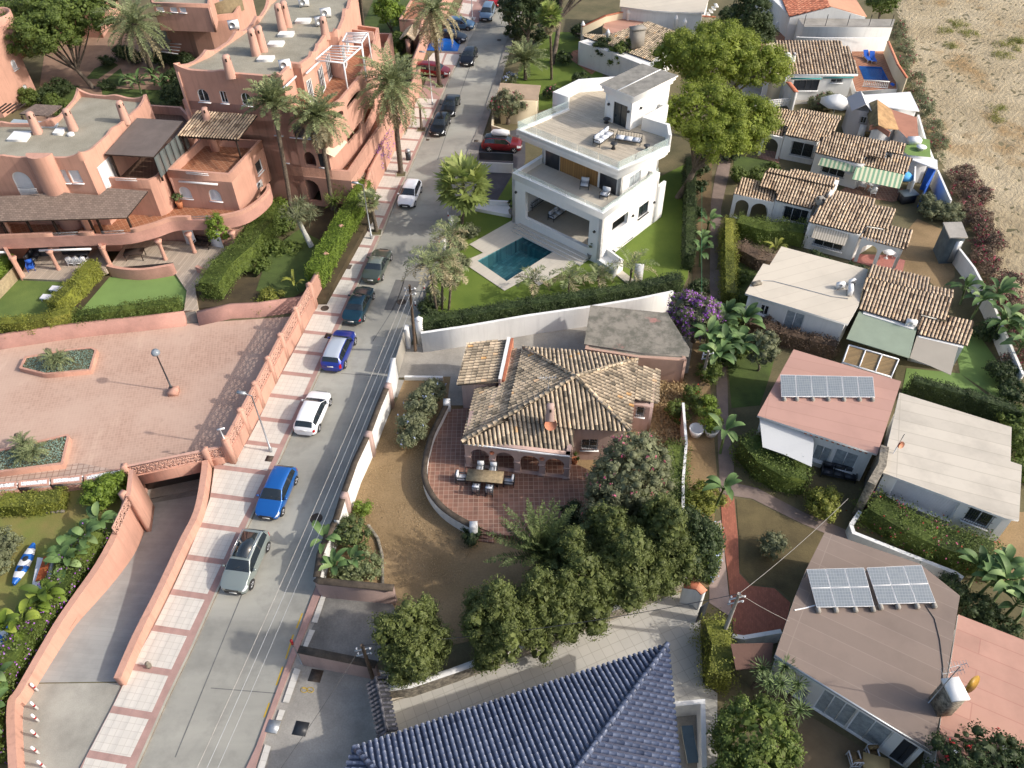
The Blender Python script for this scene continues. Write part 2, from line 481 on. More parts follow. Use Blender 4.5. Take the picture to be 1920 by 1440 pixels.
PINK2=stucco('pink render pale',hexc('#caa190'),.10,.5,bump=.3,bscale=7,stain=.2,streak=.35)
ROUGHP=stucco('rough pink render',hexc('#bf9183'),.14,.8,bump=1.0,bscale=4.5,stain=.15)
FINP=stucco('dusty pink render',hexc('#bfa49a'),.10,.5,bump=.2,bscale=7,stain=.3,streak=.3)
WHITE=stucco('white render',(.78,.78,.76),.05,.5,bump=.12,bscale=8,stain=.12,streak=.22)
WHITEC=stucco('clean white render',(.80,.80,.78),.03,.5,bump=.05,bscale=8,streak=.07)
CREAM=stucco('cream render',(.72,.62,.44),.08,.5,bump=.15,stain=.1)
W_FRAME=plain('white frame',(.78,.79,.8),.4)
DARKM=plain('dark metal',(.03,.032,.036),.45)
DARKP=plain('anthracite panel',(.035,.04,.05),.4)
STEEL=plain('galvanised steel',(.42,.44,.46),.45,.6)
GLASS=plain('window glass',(.02,.03,.035),.06,0,1.0)
BLUEGL=plain('bluish glass',(.10,.16,.20),.08,0,1.0)
SHUT=stucco('roller shutter',(.70,.70,.72),.05,2,rough=.6,bump=0)
CURT=stucco('curtain behind glass',(.42,.47,.50),.25,3,rough=.25,bump=0)
CLEARG=NT('clear glass panel');CLEARG.b.inputs['Base Color'].default_value=(.75,.9,.86,1);CLEARG.b.inputs['Alpha'].default_value=.22
CLEARG.b.inputs['Roughness'].default_value=.05;CLEARG=CLEARG.m
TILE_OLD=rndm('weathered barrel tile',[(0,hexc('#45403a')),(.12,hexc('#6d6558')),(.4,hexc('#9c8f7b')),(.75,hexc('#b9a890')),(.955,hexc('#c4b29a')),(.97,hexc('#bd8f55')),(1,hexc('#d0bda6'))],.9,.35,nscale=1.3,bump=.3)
TILE_BASE=stucco('channel tile',hexc('#5c5145'),.35,2.5,bump=.3)  # roof channels darkened for shade between ribs and lichen; copings share this brown
TILE_TAN=rndm('tan barrel tile',[(0,hexc('#54453a')),(.2,hexc('#8f7a65')),(.5,hexc('#b59f87')),(.8,hexc('#cbb69c')),(1,hexc('#cfb08c'))],.85,.25,nscale=1.5,bump=.2)
TILE_TANB=stucco('shade-dark tan channel tile',hexc('#4d3f35'),.3,2.5,bump=.3)  # darker than the tan ribs, the shade between them put into the colour
TILE_RED=rndm('terracotta barrel tile',[(0,hexc('#7d4a38')),(.5,hexc('#b97358')),(1,hexc('#cc8d70'))],.85,.15)
TILE_BLUE=rndm('blue glazed tile',[(0,(.04,.052,.09)),(.35,(.075,.095,.155)),(1,(.125,.15,.22))],.38,.2,spec=.5)
TILE_BLUEB=plain('shade-dark blue channel tile',(.02,.026,.06),.35)  # deeper blue under the ribs, channel shade painted in
TILE_DARK=rndm('charcoal coping tile',[(0,(.03,.03,.035)),(1,(.12,.12,.14))],.5,.2)
GRAVEL=stucco('gravel roof',hexc('#a19c8c'),.5,.5,bump=1.0,bscale=7,col2=hexc('#8d8878'),stain=.12)
GRAVEL2=GRAVEL
WOODT=tiles('pale wood-look deck',hexc('#b9ae9b'),hexc('#7d7468'),(1.6,.16),math.radians(-38),.05,.2,stain=.2,offset=.4,bump=.1)
DECKL=tiles('pale boarded terrace',hexc('#b3a594'),hexc('#8b7e70'),(2.2,.2),math.radians(78),.05,.2,stain=.2,offset=.4,bump=.1)
TERRA=tiles('terracotta floor tile',hexc('#8a6353'),hexc('#a8917f'),(.34,.34),math.radians(0),.055,.25,stain=.4)
TERRA2=tiles('rust floor tile',hexc('#9a6649'),hexc('#b18a70'),(.4,.4),math.radians(35),.05,.2,stain=.3)
WOOD=stucco('weathered timber',hexc('#6d5a48'),.35,3,bump=.4)
DKWOOD=stucco('dark timber',hexc('#3b2c24'),.3,3,bump=.2)
SHINGLE=tiles('brown shingle',hexc('#857468'),hexc('#5f5148'),(.3,.16),math.radians(2),.1,.25,stain=.15,offset=.5)
CONC=stucco('concrete',hexc('#a8a39a'),.22,.5,bump=.3,bscale=5,stain=.45)
CONCD=stucco('dark stained concrete',hexc('#8c8983'),.3,.45,bump=.3,bscale=5,stain=.6)
STONE=stucco('rubble stone',hexc('#a39a8a'),.5,4,bump=1,bscale=4)
CONCRETE_POLE=stucco('concrete pole',(.42,.40,.37),.2,2,bump=.2)
SOIL=stucco('dry soil',hexc('#73694c'),.3,.35,bump=1.0,bscale=3,col2=hexc('#565338'),stain=.35)
BARK=stucco('tree bark',hexc('#7d7062'),.4,3,bump=1,bscale=10)
PALMBARK=stucco('palm bark',hexc('#76695a'),.45,5,bump=1,bscale=14)
WHITEPL=plain('white plastic',(.78,.78,.78),.45)
TYRE=plain('tyre rubber',(.02,.02,.02),.8)
RIM=plain('alloy rim',(.45,.45,.46),.3,.8)
TEXT=plain('cushion fabric',(.62,.63,.66),.9)
CUSH=plain('pale grey cushion',(.58,.61,.66),.9)
BLUEF=stucco('blue fabric',(.02,.12,.55),.2,2,bump=.1)
# --- foliage
def leafm(name,dark,mid,light,trans=.25):
 def q(c):
  g=.3*c[0]+.6*c[1]+.1*c[2];k=1.0 if c[0]>c[1]or c[2]>c[1]else .95
  return tuple(k*(x*.94+g*.06)for x in c)
 dark,mid,light=q(dark),q(mid),q(light)
 return rndm(name,[(0,dark),(.45,mid),(.8,mul(mid,1.15)),(1,light)],.6,.22,trans,.35,1.2)
G_PINE=leafm('pine needles',(.095,.13,.014),(.21,.265,.022),(.34,.37,.05))
G_CYP=leafm('cypress foliage',(.055,.075,.02),(.12,.15,.035),(.21,.24,.07))
G_DARK=leafm('dark green leaves',(.022,.038,.014),(.055,.085,.026),(.11,.15,.045))
G_MID=leafm('mid green leaves',(.05,.08,.015),(.12,.17,.028),(.21,.27,.05))
G_LIME=leafm('fresh green leaves',(.07,.12,.012),(.16,.24,.02),(.27,.34,.04))
G_YEL=leafm('yellow green leaves',(.10,.12,.02),(.22,.24,.03),(.36,.35,.06))
G_OLIVE=leafm('grey green leaves',(.09,.10,.05),(.18,.20,.10),(.31,.32,.19))
G_PALM=leafm('palm leaflets',(.10,.13,.05),(.22,.26,.11),(.38,.40,.22),.2)
G_PALMD=leafm('dry palm leaflets',(.22,.19,.10),(.38,.33,.19),(.52,.47,.30),.2)
G_WASH=leafm('fan palm leaves',(.09,.14,.03),(.2,.27,.05),(.34,.38,.1),.2)
G_BAN=leafm('paddle leaves',(.05,.10,.03),(.12,.21,.06),(.24,.34,.12),.2)
G_AGAVE=leafm('sword leaves',(.05,.09,.03),(.13,.19,.06),(.27,.31,.14),.1)
G_BLUE=leafm('blue green groundcover',(.12,.19,.15),(.20,.30,.24),(.32,.42,.34),.1)
G_BROWN=leafm('dry brown twigs',(.07,.045,.03),(.15,.10,.065),(.24,.17,.11),.05)
G_CACT=leafm('cactus stems',(.03,.05,.015),(.09,.12,.03),(.2,.22,.05),0)
F_PURP=leafm('purple bracts',(.28,.05,.42),(.45,.15,.62),(.62,.35,.78))
F_PINK=leafm('pink flowers',(.5,.06,.16),(.65,.15,.25),(.75,.35,.4))
F_MAG=leafm('magenta bracts',(.28,.02,.06),(.42,.04,.1),(.55,.1,.16))
F_BLUE=leafm('pale blue flowers',(.35,.45,.75),(.5,.6,.85),(.7,.78,.95))
F_WHITE=leafm('white flowers',(.6,.6,.6),(.75,.75,.72),(.85,.85,.85))
F_RED=leafm('red flowers',(.4,.01,.02),(.6,.03,.04),(.7,.1,.08))
def quads(b,p,nrm,ln,wd,m,rnd,tang=None,curl=0):
 N=len(p);nrm=nrm/np.linalg.norm(nrm,axis=1)[:,None]
 t=rng.normal(size=(N,3))if tang is None else tang
 t=t-nrm*(t*nrm).sum(1)[:,None];t/=np.linalg.norm(t,axis=1)[:,None]+1e-9
 s=np.cross(nrm,t);ln=np.broadcast_to(ln,(N,))[:,None];wd=np.broadcast_to(wd,(N,))[:,None]
 a=p-t*ln/2;c=p+t*ln/2
 V=np.stack([a,p-s*wd/2,c,p+s*wd/2],1).reshape(-1,3)
 b.arr(V,np.arange(4*N).reshape(N,4),m,rnd)
def clumps(b,cl,m,dens=60,size=.14,jit=.18,up=.25,core=None,aspect=.6,flat=0):
 """leaf quads over the outside of lumpy clumps; cl: array of (x,y,z,rx,ry,rz)"""
 dens=dens*.62
 for c in cl:
  out=np.array(c[6:9])if len(c)>6 else None;c=np.array(c[:6],float);r=c[3:6];A=4*math.pi*((r[0]*r[1])**1.6/3+(r[0]*r[2])**1.6/3+(r[1]*r[2])**1.6/3)**(1/1.6)
  N=max(12,int(A*dens));d=rng.normal(size=(N,3));d/=np.linalg.norm(d,axis=1)[:,None]
  d=d[d[:,2]>-.75]
  if out is not None:d=d[d@out>-.3]
  N=len(d)
  rad=1+rng.normal(size=(N,1))*jit
  p=c[:3]+d*r*np.clip(rad,.55,1.4)
  nn=d/r+0;nn/=np.linalg.norm(nn,axis=1)[:,None]
  nn=nn+rng.normal(size=(N,3))*.55;nn[:,2]+=up
  s=size*(.7+.6*rng.random(N));rv=np.clip(.25+.5*rng.random()+.25*(rng.random(N)-.3)*1.6,0,1)
  quads(b,p,nn,s*1.25,s*aspect*1.25,m,rv)
  if core is not None:ico(b,c[:3],r*.66,core)
_ico=None
def ico(b,c,r,m):
 """lumpy inner mass of twigs and leaves"""
 global _ico
 if _ico is None:
  import bmesh
  bm=bmesh.new();bmesh.ops.create_icosphere(bm,subdivisions=2,radius=1)
  _ico=(np.array([v.co[:]for v in bm.verts]),[[v.index for v in f.verts]for f in bm.faces]);bm.free()
 v,f=_ico;vv=np.array(c)+v*np.array(r)*(1+rng.normal(size=(len(v),1))*.06)
 b.arr(vv,np.array(f),m,np.full(len(f),.15)+rng.random(len(f))*.3)
def subcl(big,n,rr=(.5,.9),low=-.3,inner=.12,fl=.8):
 """small clumps spread over the surface of big ellipsoids"""
 out=[]
 for c in np.asarray(big,float).reshape(-1,6):
  k=max(3,int(2.1/(sum(rr)/2)**2*(c[3]*c[4]+c[3]*c[5]+c[4]*c[5])/3))
  i=0
  while i<k:
   d=rng.normal(size=3);d/=np.linalg.norm(d)
   if d[2]<low:continue
   i+=1;q=rng.uniform(*rr);w_=1-rng.random()*inner
   out.append([*(c[:3]+d*c[3:6]*w_),q,q,q*fl,*d])
 return out
def flowers(b,cl,m,n,size=.16):
 cl=np.array([c[:6]for c in cl])
 idx=rng.integers(0,len(cl),n)
 for i in idx:
  c=cl[i];d=rng.normal(size=3);d[2]=abs(d[2]);d/=np.linalg.norm(d);p=c[:3]+d*c[3:6]*1.08
  k=5;pp=p+rng.normal(size=(k,3))*size*.4
  quads(b,pp,d+rng.normal(size=(k,3))*.5,size,size*.8,m,rng.random(k))
def limbs(b,base,tops,r,m,wob=.25):
 base=Vector(base)
 for tp,rr in tops:
  tp=Vector(tp);mid=base.lerp(tp,.45)+Vector((random.uniform(-wob,wob),random.uniform(-wob,wob),0))
  b.tube([tuple(x)for x in smoothline([tuple(base),tuple(mid),tuple(tp)],4)],[r*(1-k/8*(1-rr))for k in range(9)],m,8)
def tree(name,label,cat,base,big,leaf,n=1.6,rr=(.5,.9),dens=55,size=.15,trunk=.22,core=True,group=None,fl=None,low=-.55,bark=None,aspect=.6,split=None,jit=.18):
 """trunk with limbs and a crown of many leaf clumps; big: list of (dx,dy,z,rx,ry,rz) about the base"""
 t=thing(name,label,cat,base,0,group);B=Vector(base)
 big=[[B.x+c[0],B.y+c[1],B.z+c[2],c[3],c[4],c[5]]for c in big]
 tb=MB();zlow=min(c[2]-c[5]for c in big)
 fork=B+Vector((0,0,max(.35,(zlow-B.z)*(split or .75))))
 cx=sum(c[0]for c in big)/len(big);cy=sum(c[1]for c in big)/len(big)
 fork.x+=(cx-B.x)*.4;fork.y+=(cy-B.y)*.4
 tb.tube(smoothline([tuple(B-Vector((0,0,.1))),tuple(B.lerp(fork,.5)+Vector((.08,-.05,0))),tuple(fork)],4),[trunk*(1.25-.05*k)for k in range(9)],bark or BARK,10)
 tops=[]
 for c in big:
  for k in range(3):
   a=random.random()*6.28;tops.append(((c[0]+math.cos(a)*c[3]*.55,c[1]+math.sin(a)*c[4]*.55,c[2]+random.uniform(-.2,.4)*c[5]),.3))
 limbs(tb,fork,tops,trunk*.55,bark or BARK,.4);tb.build('trunk',t,smooth=True)
 cb=MB();sc=subcl(big,n,rr,low)
 clumps(cb,sc,leaf,dens,size,aspect=aspect,core=leaf if core else None,jit=jit)
 if core:
  for c in big:clumps(cb,[[c[0],c[1],c[2],c[3]*.74,c[4]*.74,c[5]*.74]],leaf,34,.34,jit=.1,aspect=.7)
 if fl:
  for(m,k,s)in fl:flowers(cb,sc,m,k,s)
 cb.build('crown',t);return t
def bush(name,label,cat,big,leaf,n=3,rr=(.22,.4),dens=110,size=.1,group=None,fl=None,aspect=.6,low=-.2,jit=.2):
 """shrub as one mesh; big: (px,py,r,h) crown centres in the photo (ground point)"""
 L=[]
 for(x,y,r,h)in big:
  p=P(x,y,h*.5);L.append([p.x,p.y,h*.5,r,r,h*.55])
 b=MB();sc=subcl(L,n,rr,low);clumps(b,sc,leaf,dens,size,core=leaf,aspect=aspect,jit=jit)
 for c in L:clumps(b,[[*c[:3],c[3]*.8,c[4]*.8,c[5]*.8]],leaf,70,.2,jit=.1,core=leaf)
 if fl:
  for(m,k,s)in fl:flowers(b,sc,m,k,s)
 return b.build(name,None,label,cat,group)
def hedge(label,line,z0,h,wd,leaf,size=.09,dens=170,name='hedge',rag=.07,fl=None,group=None,cat='hedge',pz=None):
 """clipped hedge along photo points (read at the foot, height z0)"""
 pts=[P(x,y,pz if pz is not None else z0)for x,y in line];b=MB()
 b.wall([(p.x,p.y)for p in pts],z0,z0+h-.08,wd-.16,leaf,leaf)
 for i in range(len(pts)-1):
  a,c=pts[i].to_2d(),pts[i+1].to_2d();d=c-a;L=d.length;d.normalize();nn=Vector((-d.y,d.x))
  for(kind,A)in(('t',L*wd),('l',L*h),('r',L*h),('e',wd*h*2)):
   N=int(A*dens);u=rng.random(N)*(L+wd*.3)-wd*.15;v=rng.random(N)
   if kind=='t':x=u;y=(v-.5)*wd;z=np.full(N,h);nr=np.tile([0,0,1.],(N,1))
   elif kind=='e':x=np.where(rng.random(N)<.5,-wd*.1,L+wd*.1);y=(v-.5)*wd;z=rng.random(N)*h;nr=np.stack([np.sign(x-L/2)*d.x,np.sign(x-L/2)*d.y,np.zeros(N)],1)
   else:
    sg=1 if kind=='l' else-1;x=u;y=np.full(N,sg*wd/2);z=v*h;nr=np.tile([nn.x*sg,nn.y*sg,.1],(N,1))
   lump=.4*np.sin(x*2.3+i+z*2)+.4*np.sin(x*5.1+y*3+z*4)+.5*np.sin(x*.9+a.x)*np.sin(x*1.7+a.y);dd=rag*1.7*(lump+.35+rng.normal(size=N)*.6)
   X=a.x+d.x*x+nn.x*y+nr[:,0]*dd;Y=a.y+d.y*x+nn.y*y+nr[:,1]*dd;Z=z0+np.clip(z+nr[:,2]*dd,.02,None)
   n2=nr+rng.normal(size=(N,3))*.5;n2[:,2]+=.15;s=size*(.7+.6*rng.random(N))
   rv=np.clip(.45+lump*.18+(rng.random(N)-.5)*.6,0,1)
   quads(b,np.stack([X,Y,Z],1),n2,s*1.3,s*.85,leaf,rv)
   if fl and N:
    for(m,fr)in fl:
     k=rng.random(N)<fr;K=k.sum()
     if K:quads(b,np.stack([X,Y,Z],1)[k]+nr[k]*.04,n2[k],.13,.11,m,rng.random(K))
 return b.build(name,None,label,cat,group)
def groundveg(name,label,poly,z,h,leaf,dens=60,size=.12,cat='groundcover',kind=None,group=None,fl=None):
 pts=PL(poly,z)if not isinstance(poly[0],Vector)else poly
 x0,x1=min(p.x for p in pts),max(p.x for p in pts);y0,y1=min(p.y for p in pts),max(p.y for p in pts)
 N=int((x1-x0)*(y1-y0)*dens);X=rng.uniform(x0,x1,N);Y=rng.uniform(y0,y1,N);ins=np.zeros(N,bool)
 for i in range(len(pts)):
  a,c=pts[i],pts[(i+1)%len(pts)]
  cr=((a.y>Y)!=(c.y>Y))&(X<(c.x-a.x)*(Y-a.y)/((c.y-a.y)or 1e-9)+a.x);ins^=cr
 X,Y=X[ins],Y[ins];N=len(X);b=MB()
 lump=.5+.25*np.sin(X*1.7)+.25*np.sin(Y*2.1+X)
 p=np.stack([X,Y,z+h*lump*rng.random(N)],1);nr=rng.normal(size=(N,3))*.6;nr[:,2]+=1
 quads(b,p,nr,size*(.7+.6*rng.random(N)),size*.6,leaf,np.clip(lump*.6+rng.random(N)*.4,0,1))
 return b.build(name,None,label if kind!='stuff' else label,cat,group,kind)
def frond(b,o,az,el,L,m,droop=1.0,lf=.42,n=20,w=.05,rv=None,vee=.5):
 """feather leaf: arching midrib with leaflets on both sides"""
 o=np.array(o,float);h=np.array([math.cos(az),math.sin(az),0]);up=np.array([0,0,1.])
 N=n;s=np.linspace(0,1,N+1);e=el-droop*s**1.3*1.5
 dx=np.cos(e)*L/N;dz=np.sin(e)*L/N
 xx=np.concatenate([[0],np.cumsum(dx)[:-1]]);zz=np.concatenate([[0],np.cumsum(dz)[:-1]])
 pts=o+xx[:,None]*h+zz[:,None]*up;tn=np.cos(e)[:,None]*h+np.sin(e)[:,None]*up
 side=np.cross(up,h);rv=rng.random()if rv is None else rv
 b.tube([tuple(p)for p in pts[::4]],[.035*(1-.8*i/len(pts[::4]))for i in range(len(pts[::4]))],m,4,False)
 for sg in(-1,1):
  idx=np.repeat(np.arange(2,N+1),2);k=len(idx);fr=s[idx]
  ll=lf*np.clip(np.sin(math.pi*(.12+.86*fr))**.6,.2,1)*(1+.15*rng.normal(size=k))
  nrm=np.cross(tn[idx],side)
  d=side*sg*.8+tn[idx]*.55+nrm*vee*.5-up*.25*(fr[:,None])+rng.normal(size=(k,3))*.13
  d/=np.linalg.norm(d,axis=1)[:,None]
  p=pts[idx]+tn[idx]*rng.random((k,1))*L/N
  nn=np.cross(d,tn[idx])+rng.normal(size=(k,3))*.2
  quads(b,p+d*ll[:,None]/2,nn,ll,w*(.8+.5*rng.random(k)),m,np.clip(rv*.5+.5*rng.random(k),0,1),tang=d)
def palm(label,base,top,R,nf=44,name='palm_tree',trunk=(.24,.19),droop=.8,el0=(-.7,1.4),leaf=None,dry=.25,cat='palm',group=None,lf=.5,dens=28,base_flare=1.3,leafw=.075):
 """feather palm; base, top: world points (foot and crown centre)"""
 base,top=Vector(base),Vector(top);t=thing(name,label,cat,base,0,group)
 tb=MB();n=16;mid=base.lerp(top,.5);mid.x+=(top.x-base.x)*.1
 line=smoothline([tuple(base),tuple(mid),tuple(top)],n//2)
 rad=[trunk[0]*(base_flare if i==0 else 1)*(1-i/len(line))+trunk[1]*i/len(line)+(.015 if i%2 else 0)for i in range(len(line))]
 tb.tube(line,rad,PALMBARK,12);
 tb.lathe([(trunk[1],-.5),(trunk[1]*1.7,-.2),(trunk[1]*1.8,.15),(.05,.5)],top,PALMBARK,10);tb.build('trunk',t,smooth=True)
 c=MB();nd=int(nf*dry)
 for i in range(nf):
  f=i/nf;el=el0[0]+(el0[1]-el0[0])*f**.9;az=i*2.399+random.random()*.3
  d=i<nd
  frond(c,(top.x,top.y,top.z+.15),az,el,R*(.85+.3*random.random())*(1-.12*f),G_PALMD if d else(leaf or G_PALM),droop*(.75+.5*random.random()),lf,dens,leafw,rv=f)
 c.build('crown',t);return t
def fanleaf(b,o,az,el,L,r,m,n=13,rv=.5):
 o=Vector(o);d=Vector((math.cos(az)*math.cos(el),math.sin(az)*math.cos(el),math.sin(el)))
 tip=o+d*L;b.bar(o,tip,.03,.02,m)
 s=d.cross(Vector((0,0,1)));s=s.normalized()if s.length>.05 else Vector((1,0,0));u=s.cross(d)
 P0=[];D=[];
 for k in range(n):
  a=-1.9+3.8*k/(n-1);dd=(d*math.cos(a)+s*math.sin(a)-u*.15-Vector((0,0,.25))*random.random()).normalized();D.append(dd)
 D=np.array(D);ll=r*(.85+.25*rng.random(n));p=np.array(tip)+D*ll[:,None]/2
 quads(b,p,np.array(u)+rng.normal(size=(n,3))*.15,ll,r*.28,m,np.clip(rv+.3*(rng.random(n)-.5),0,1),tang=D)
def fanpalm(label,base,top,R,nf=34,name='fan_palm',trunk=(.16,.11),leaf=None,el0=(-.9,1.4),dry=.2,cat='palm',group=None,skirt=False):
 base,top=Vector(base),Vector(top);t=thing(name,label,cat,base,0,group);tb=MB()
 line=smoothline([tuple(base),tuple(base.lerp(top,.5)+Vector((.06,0,0))),tuple(top)],7)
 tb.tube(line,[trunk[0]+(trunk[1]-trunk[0])*i/len(line)+(.012 if i%2 else 0)for i in range(len(line))],PALMBARK,10);tb.build('trunk',t,smooth=True)
 c=MB()
 for i in range(nf):
  f=i/nf;fanleaf(c,top,i*2.399,el0[0]+(el0[1]-el0[0])*f,R*.5*(.85+.3*random.random()),R*.5,G_PALMD if i<nf*dry else(leaf or G_WASH),rv=f)
 if skirt:
  for i in range(24):fanleaf(c,top-Vector((0,0,.3+random.random()*.8)),i*2.4,-1.25,R*.35,R*.3,G_PALMD)
 c.build('crown',t);return t
def rosette(b,o,R,m,n=45,w=.06,el=(-.1,1.4),droop=.4):
 """stiff narrow blades from one point"""
 o=np.array(o,float)
 for sgm in range(2):
  az=np.arange(n)*2.399+rng.random(n)*.2;e=el[0]+(el[1]-el[0])*rng.random(n)**.8-sgm*droop
  L=R*(.8+.3*rng.random(n))/2
  d=np.stack([np.cos(az)*np.cos(e),np.sin(az)*np.cos(e),np.sin(e)],1)
  if sgm==0:p0=o+d*L[:,None]/2;tip=o+d*L[:,None];
  else:p0=tip+d*L[:,None]/2*.95
  u=np.cross(d,np.stack([-np.sin(az),np.cos(az),np.zeros(n)],1))
  quads(b,p0,u+rng.normal(size=(n,3))*.1,L*1.05,w,m,np.clip(.35+.4*rng.random(n)+.15*sgm,0,1),tang=d)
  if sgm==0:pass
def paddle(b,o,az,el,L,m,pet=.8,w=.42,droop=.9,rv=.5):
 """banana-like leaf: stalk, then a broad folded blade"""
 o=Vector(o);h=Vector((math.cos(az),math.sin(az),0));s=Vector((-h.y,h.x,0));N=7
 p=o.copy();e=el;pts=[p.copy()]
 q=p+(h*math.cos(e)+Vector((0,0,math.sin(e))))*pet;b.tube([p,q],[.035,.025],m,5,False)
 vs=[];p=q
 for i in range(N+1):
  f=i/N;wd=w*math.sin(math.pi*(.08+.9*f))**.7*.5;dirv=h*math.cos(e)+Vector((0,0,math.sin(e)));nn=s.cross(dirv)
  vs+=[p+s*wd-nn*wd*.35,p,p-s*wd-nn*wd*.35];p=p+dirv*(L/N);e-=droop/N*1.5
 fs=[(3*i+k,3*i+k+1,3*i+k+4,3*i+k+3)for i in range(N)for k in(0,1)]
 b.add(vs,fs,m,min(1,max(0,rv+random.uniform(-.25,.25))))
def banana(label,spots,name='banana_plant',cat='plant',h=2.2,n=9,L=1.3,w=.45,leaf=None,group=None,zb=0):
 """clump of paddle-leaved stems; spots are photo points of the feet"""
 q=PL(spots,zb);t=thing(name,label,cat,q[0],0,group);st=MB();lf=MB()
 for p in q:
  hh=h*random.uniform(.7,1.1);tp=p+Vector((random.uniform(-.2,.2),random.uniform(-.2,.2),hh))
  st.tube([p,p.lerp(tp,.5),tp],[.11,.09,.06],G_AGAVE,7)
  for k in range(n):
   paddle(lf,tp-Vector((0,0,random.random()*.4)),k*2.399+random.random(),random.uniform(.5,1.3),L*random.uniform(.75,1.15),leaf or G_BAN,random.uniform(.3,.6),w,random.uniform(.7,1.3),rv=random.random())
 st.build('stem',t);lf.build('leaves',t);return t
def yucca(label,spots,hs,R=.75,name='yucca',cat='plant',leaf=None,w=.05,group=None,zb=0,n=60,tr=.09):
 q=PL(spots,zb);t=thing(name,label,cat,q[0],0,group);st=MB();lf=MB()
 for p,h in zip(q,hs):
  tp=p+Vector((random.uniform(-.15,.15),random.uniform(-.15,.15),h))
  if h>.25:st.tube([p,tp],[tr*1.3,tr],PALMBARK,8)
  rosette(lf,tp,R,leaf or G_AGAVE,n,w,(-.5,1.45))
 if st.f:st.build('trunk',t)
 lf.build('leaves',t);return t
CARP={'hatch':dict(L=4.15,W=1.78,H=1.47,top=[(0,.60),(.03,.74),(.12,.88),(.25,.98),(.42,1.40),(.55,1.47),(.80,1.43),(.90,1.30),(.975,1.0),(1,.80)],ws=(.265,.42),rg=(.885,.965),belt=(.86,.95)),'suv':dict(L=4.35,W=1.84,H=1.62,top=[(0,.72),(.03,.88),(.12,1.02),(.24,1.10),(.39,1.54),(.52,1.62),(.82,1.58),(.91,1.46),(.98,1.08),(1,.9)],ws=(.255,.39),rg=(.905,.965),belt=(1.0,1.08)),'mpv':dict(L=4.3,W=1.78,H=1.66,top=[(0,.70),(.03,.84),(.10,.96),(.19,1.06),(.36,1.55),(.5,1.66),(.85,1.62),(.94,1.50),(.985,1.1),(1,.85)],ws=(.20,.36),rg=(.93,.975),belt=(.98,1.04)),'sedan':dict(L=4.6,W=1.77,H=1.40,top=[(0,.58),(.03,.72),(.12,.84),(.29,.94),(.42,1.33),(.52,1.40),(.66,1.37),(.80,1.02),(.93,.97),(1,.80)],ws=(.30,.42),rg=(.685,.79),belt=(.86,.92)),'coupe':dict(L=4.58,W=1.76,H=1.37,top=[(0,.56),(.03,.70),(.13,.83),(.31,.92),(.44,1.30),(.53,1.37),(.64,1.34),(.80,1.0),(.94,.95),(1,.78)],ws=(.32,.44),rg=(.665,.785),belt=(.84,.90)),}
def paint(name,col,metal=.35):return plain('car paint '+name,col,.3,metal,.5,.8)
CAR_TRIM=plain('black plastic trim',(.025,.025,.027),.6)
CAR_GLASS=plain('car glass',(.018,.024,.028),.04,0,1.0)
LAMP_W=plain('headlight lens',(.62,.65,.68),.15,0,.8)
LAMP_R=plain('tail light lens',(.35,.012,.015),.2,0,.6)
PLATE=plain('number plate',(.75,.75,.72),.5)
CHROME=plain('chrome',(.6,.6,.62),.15,1)
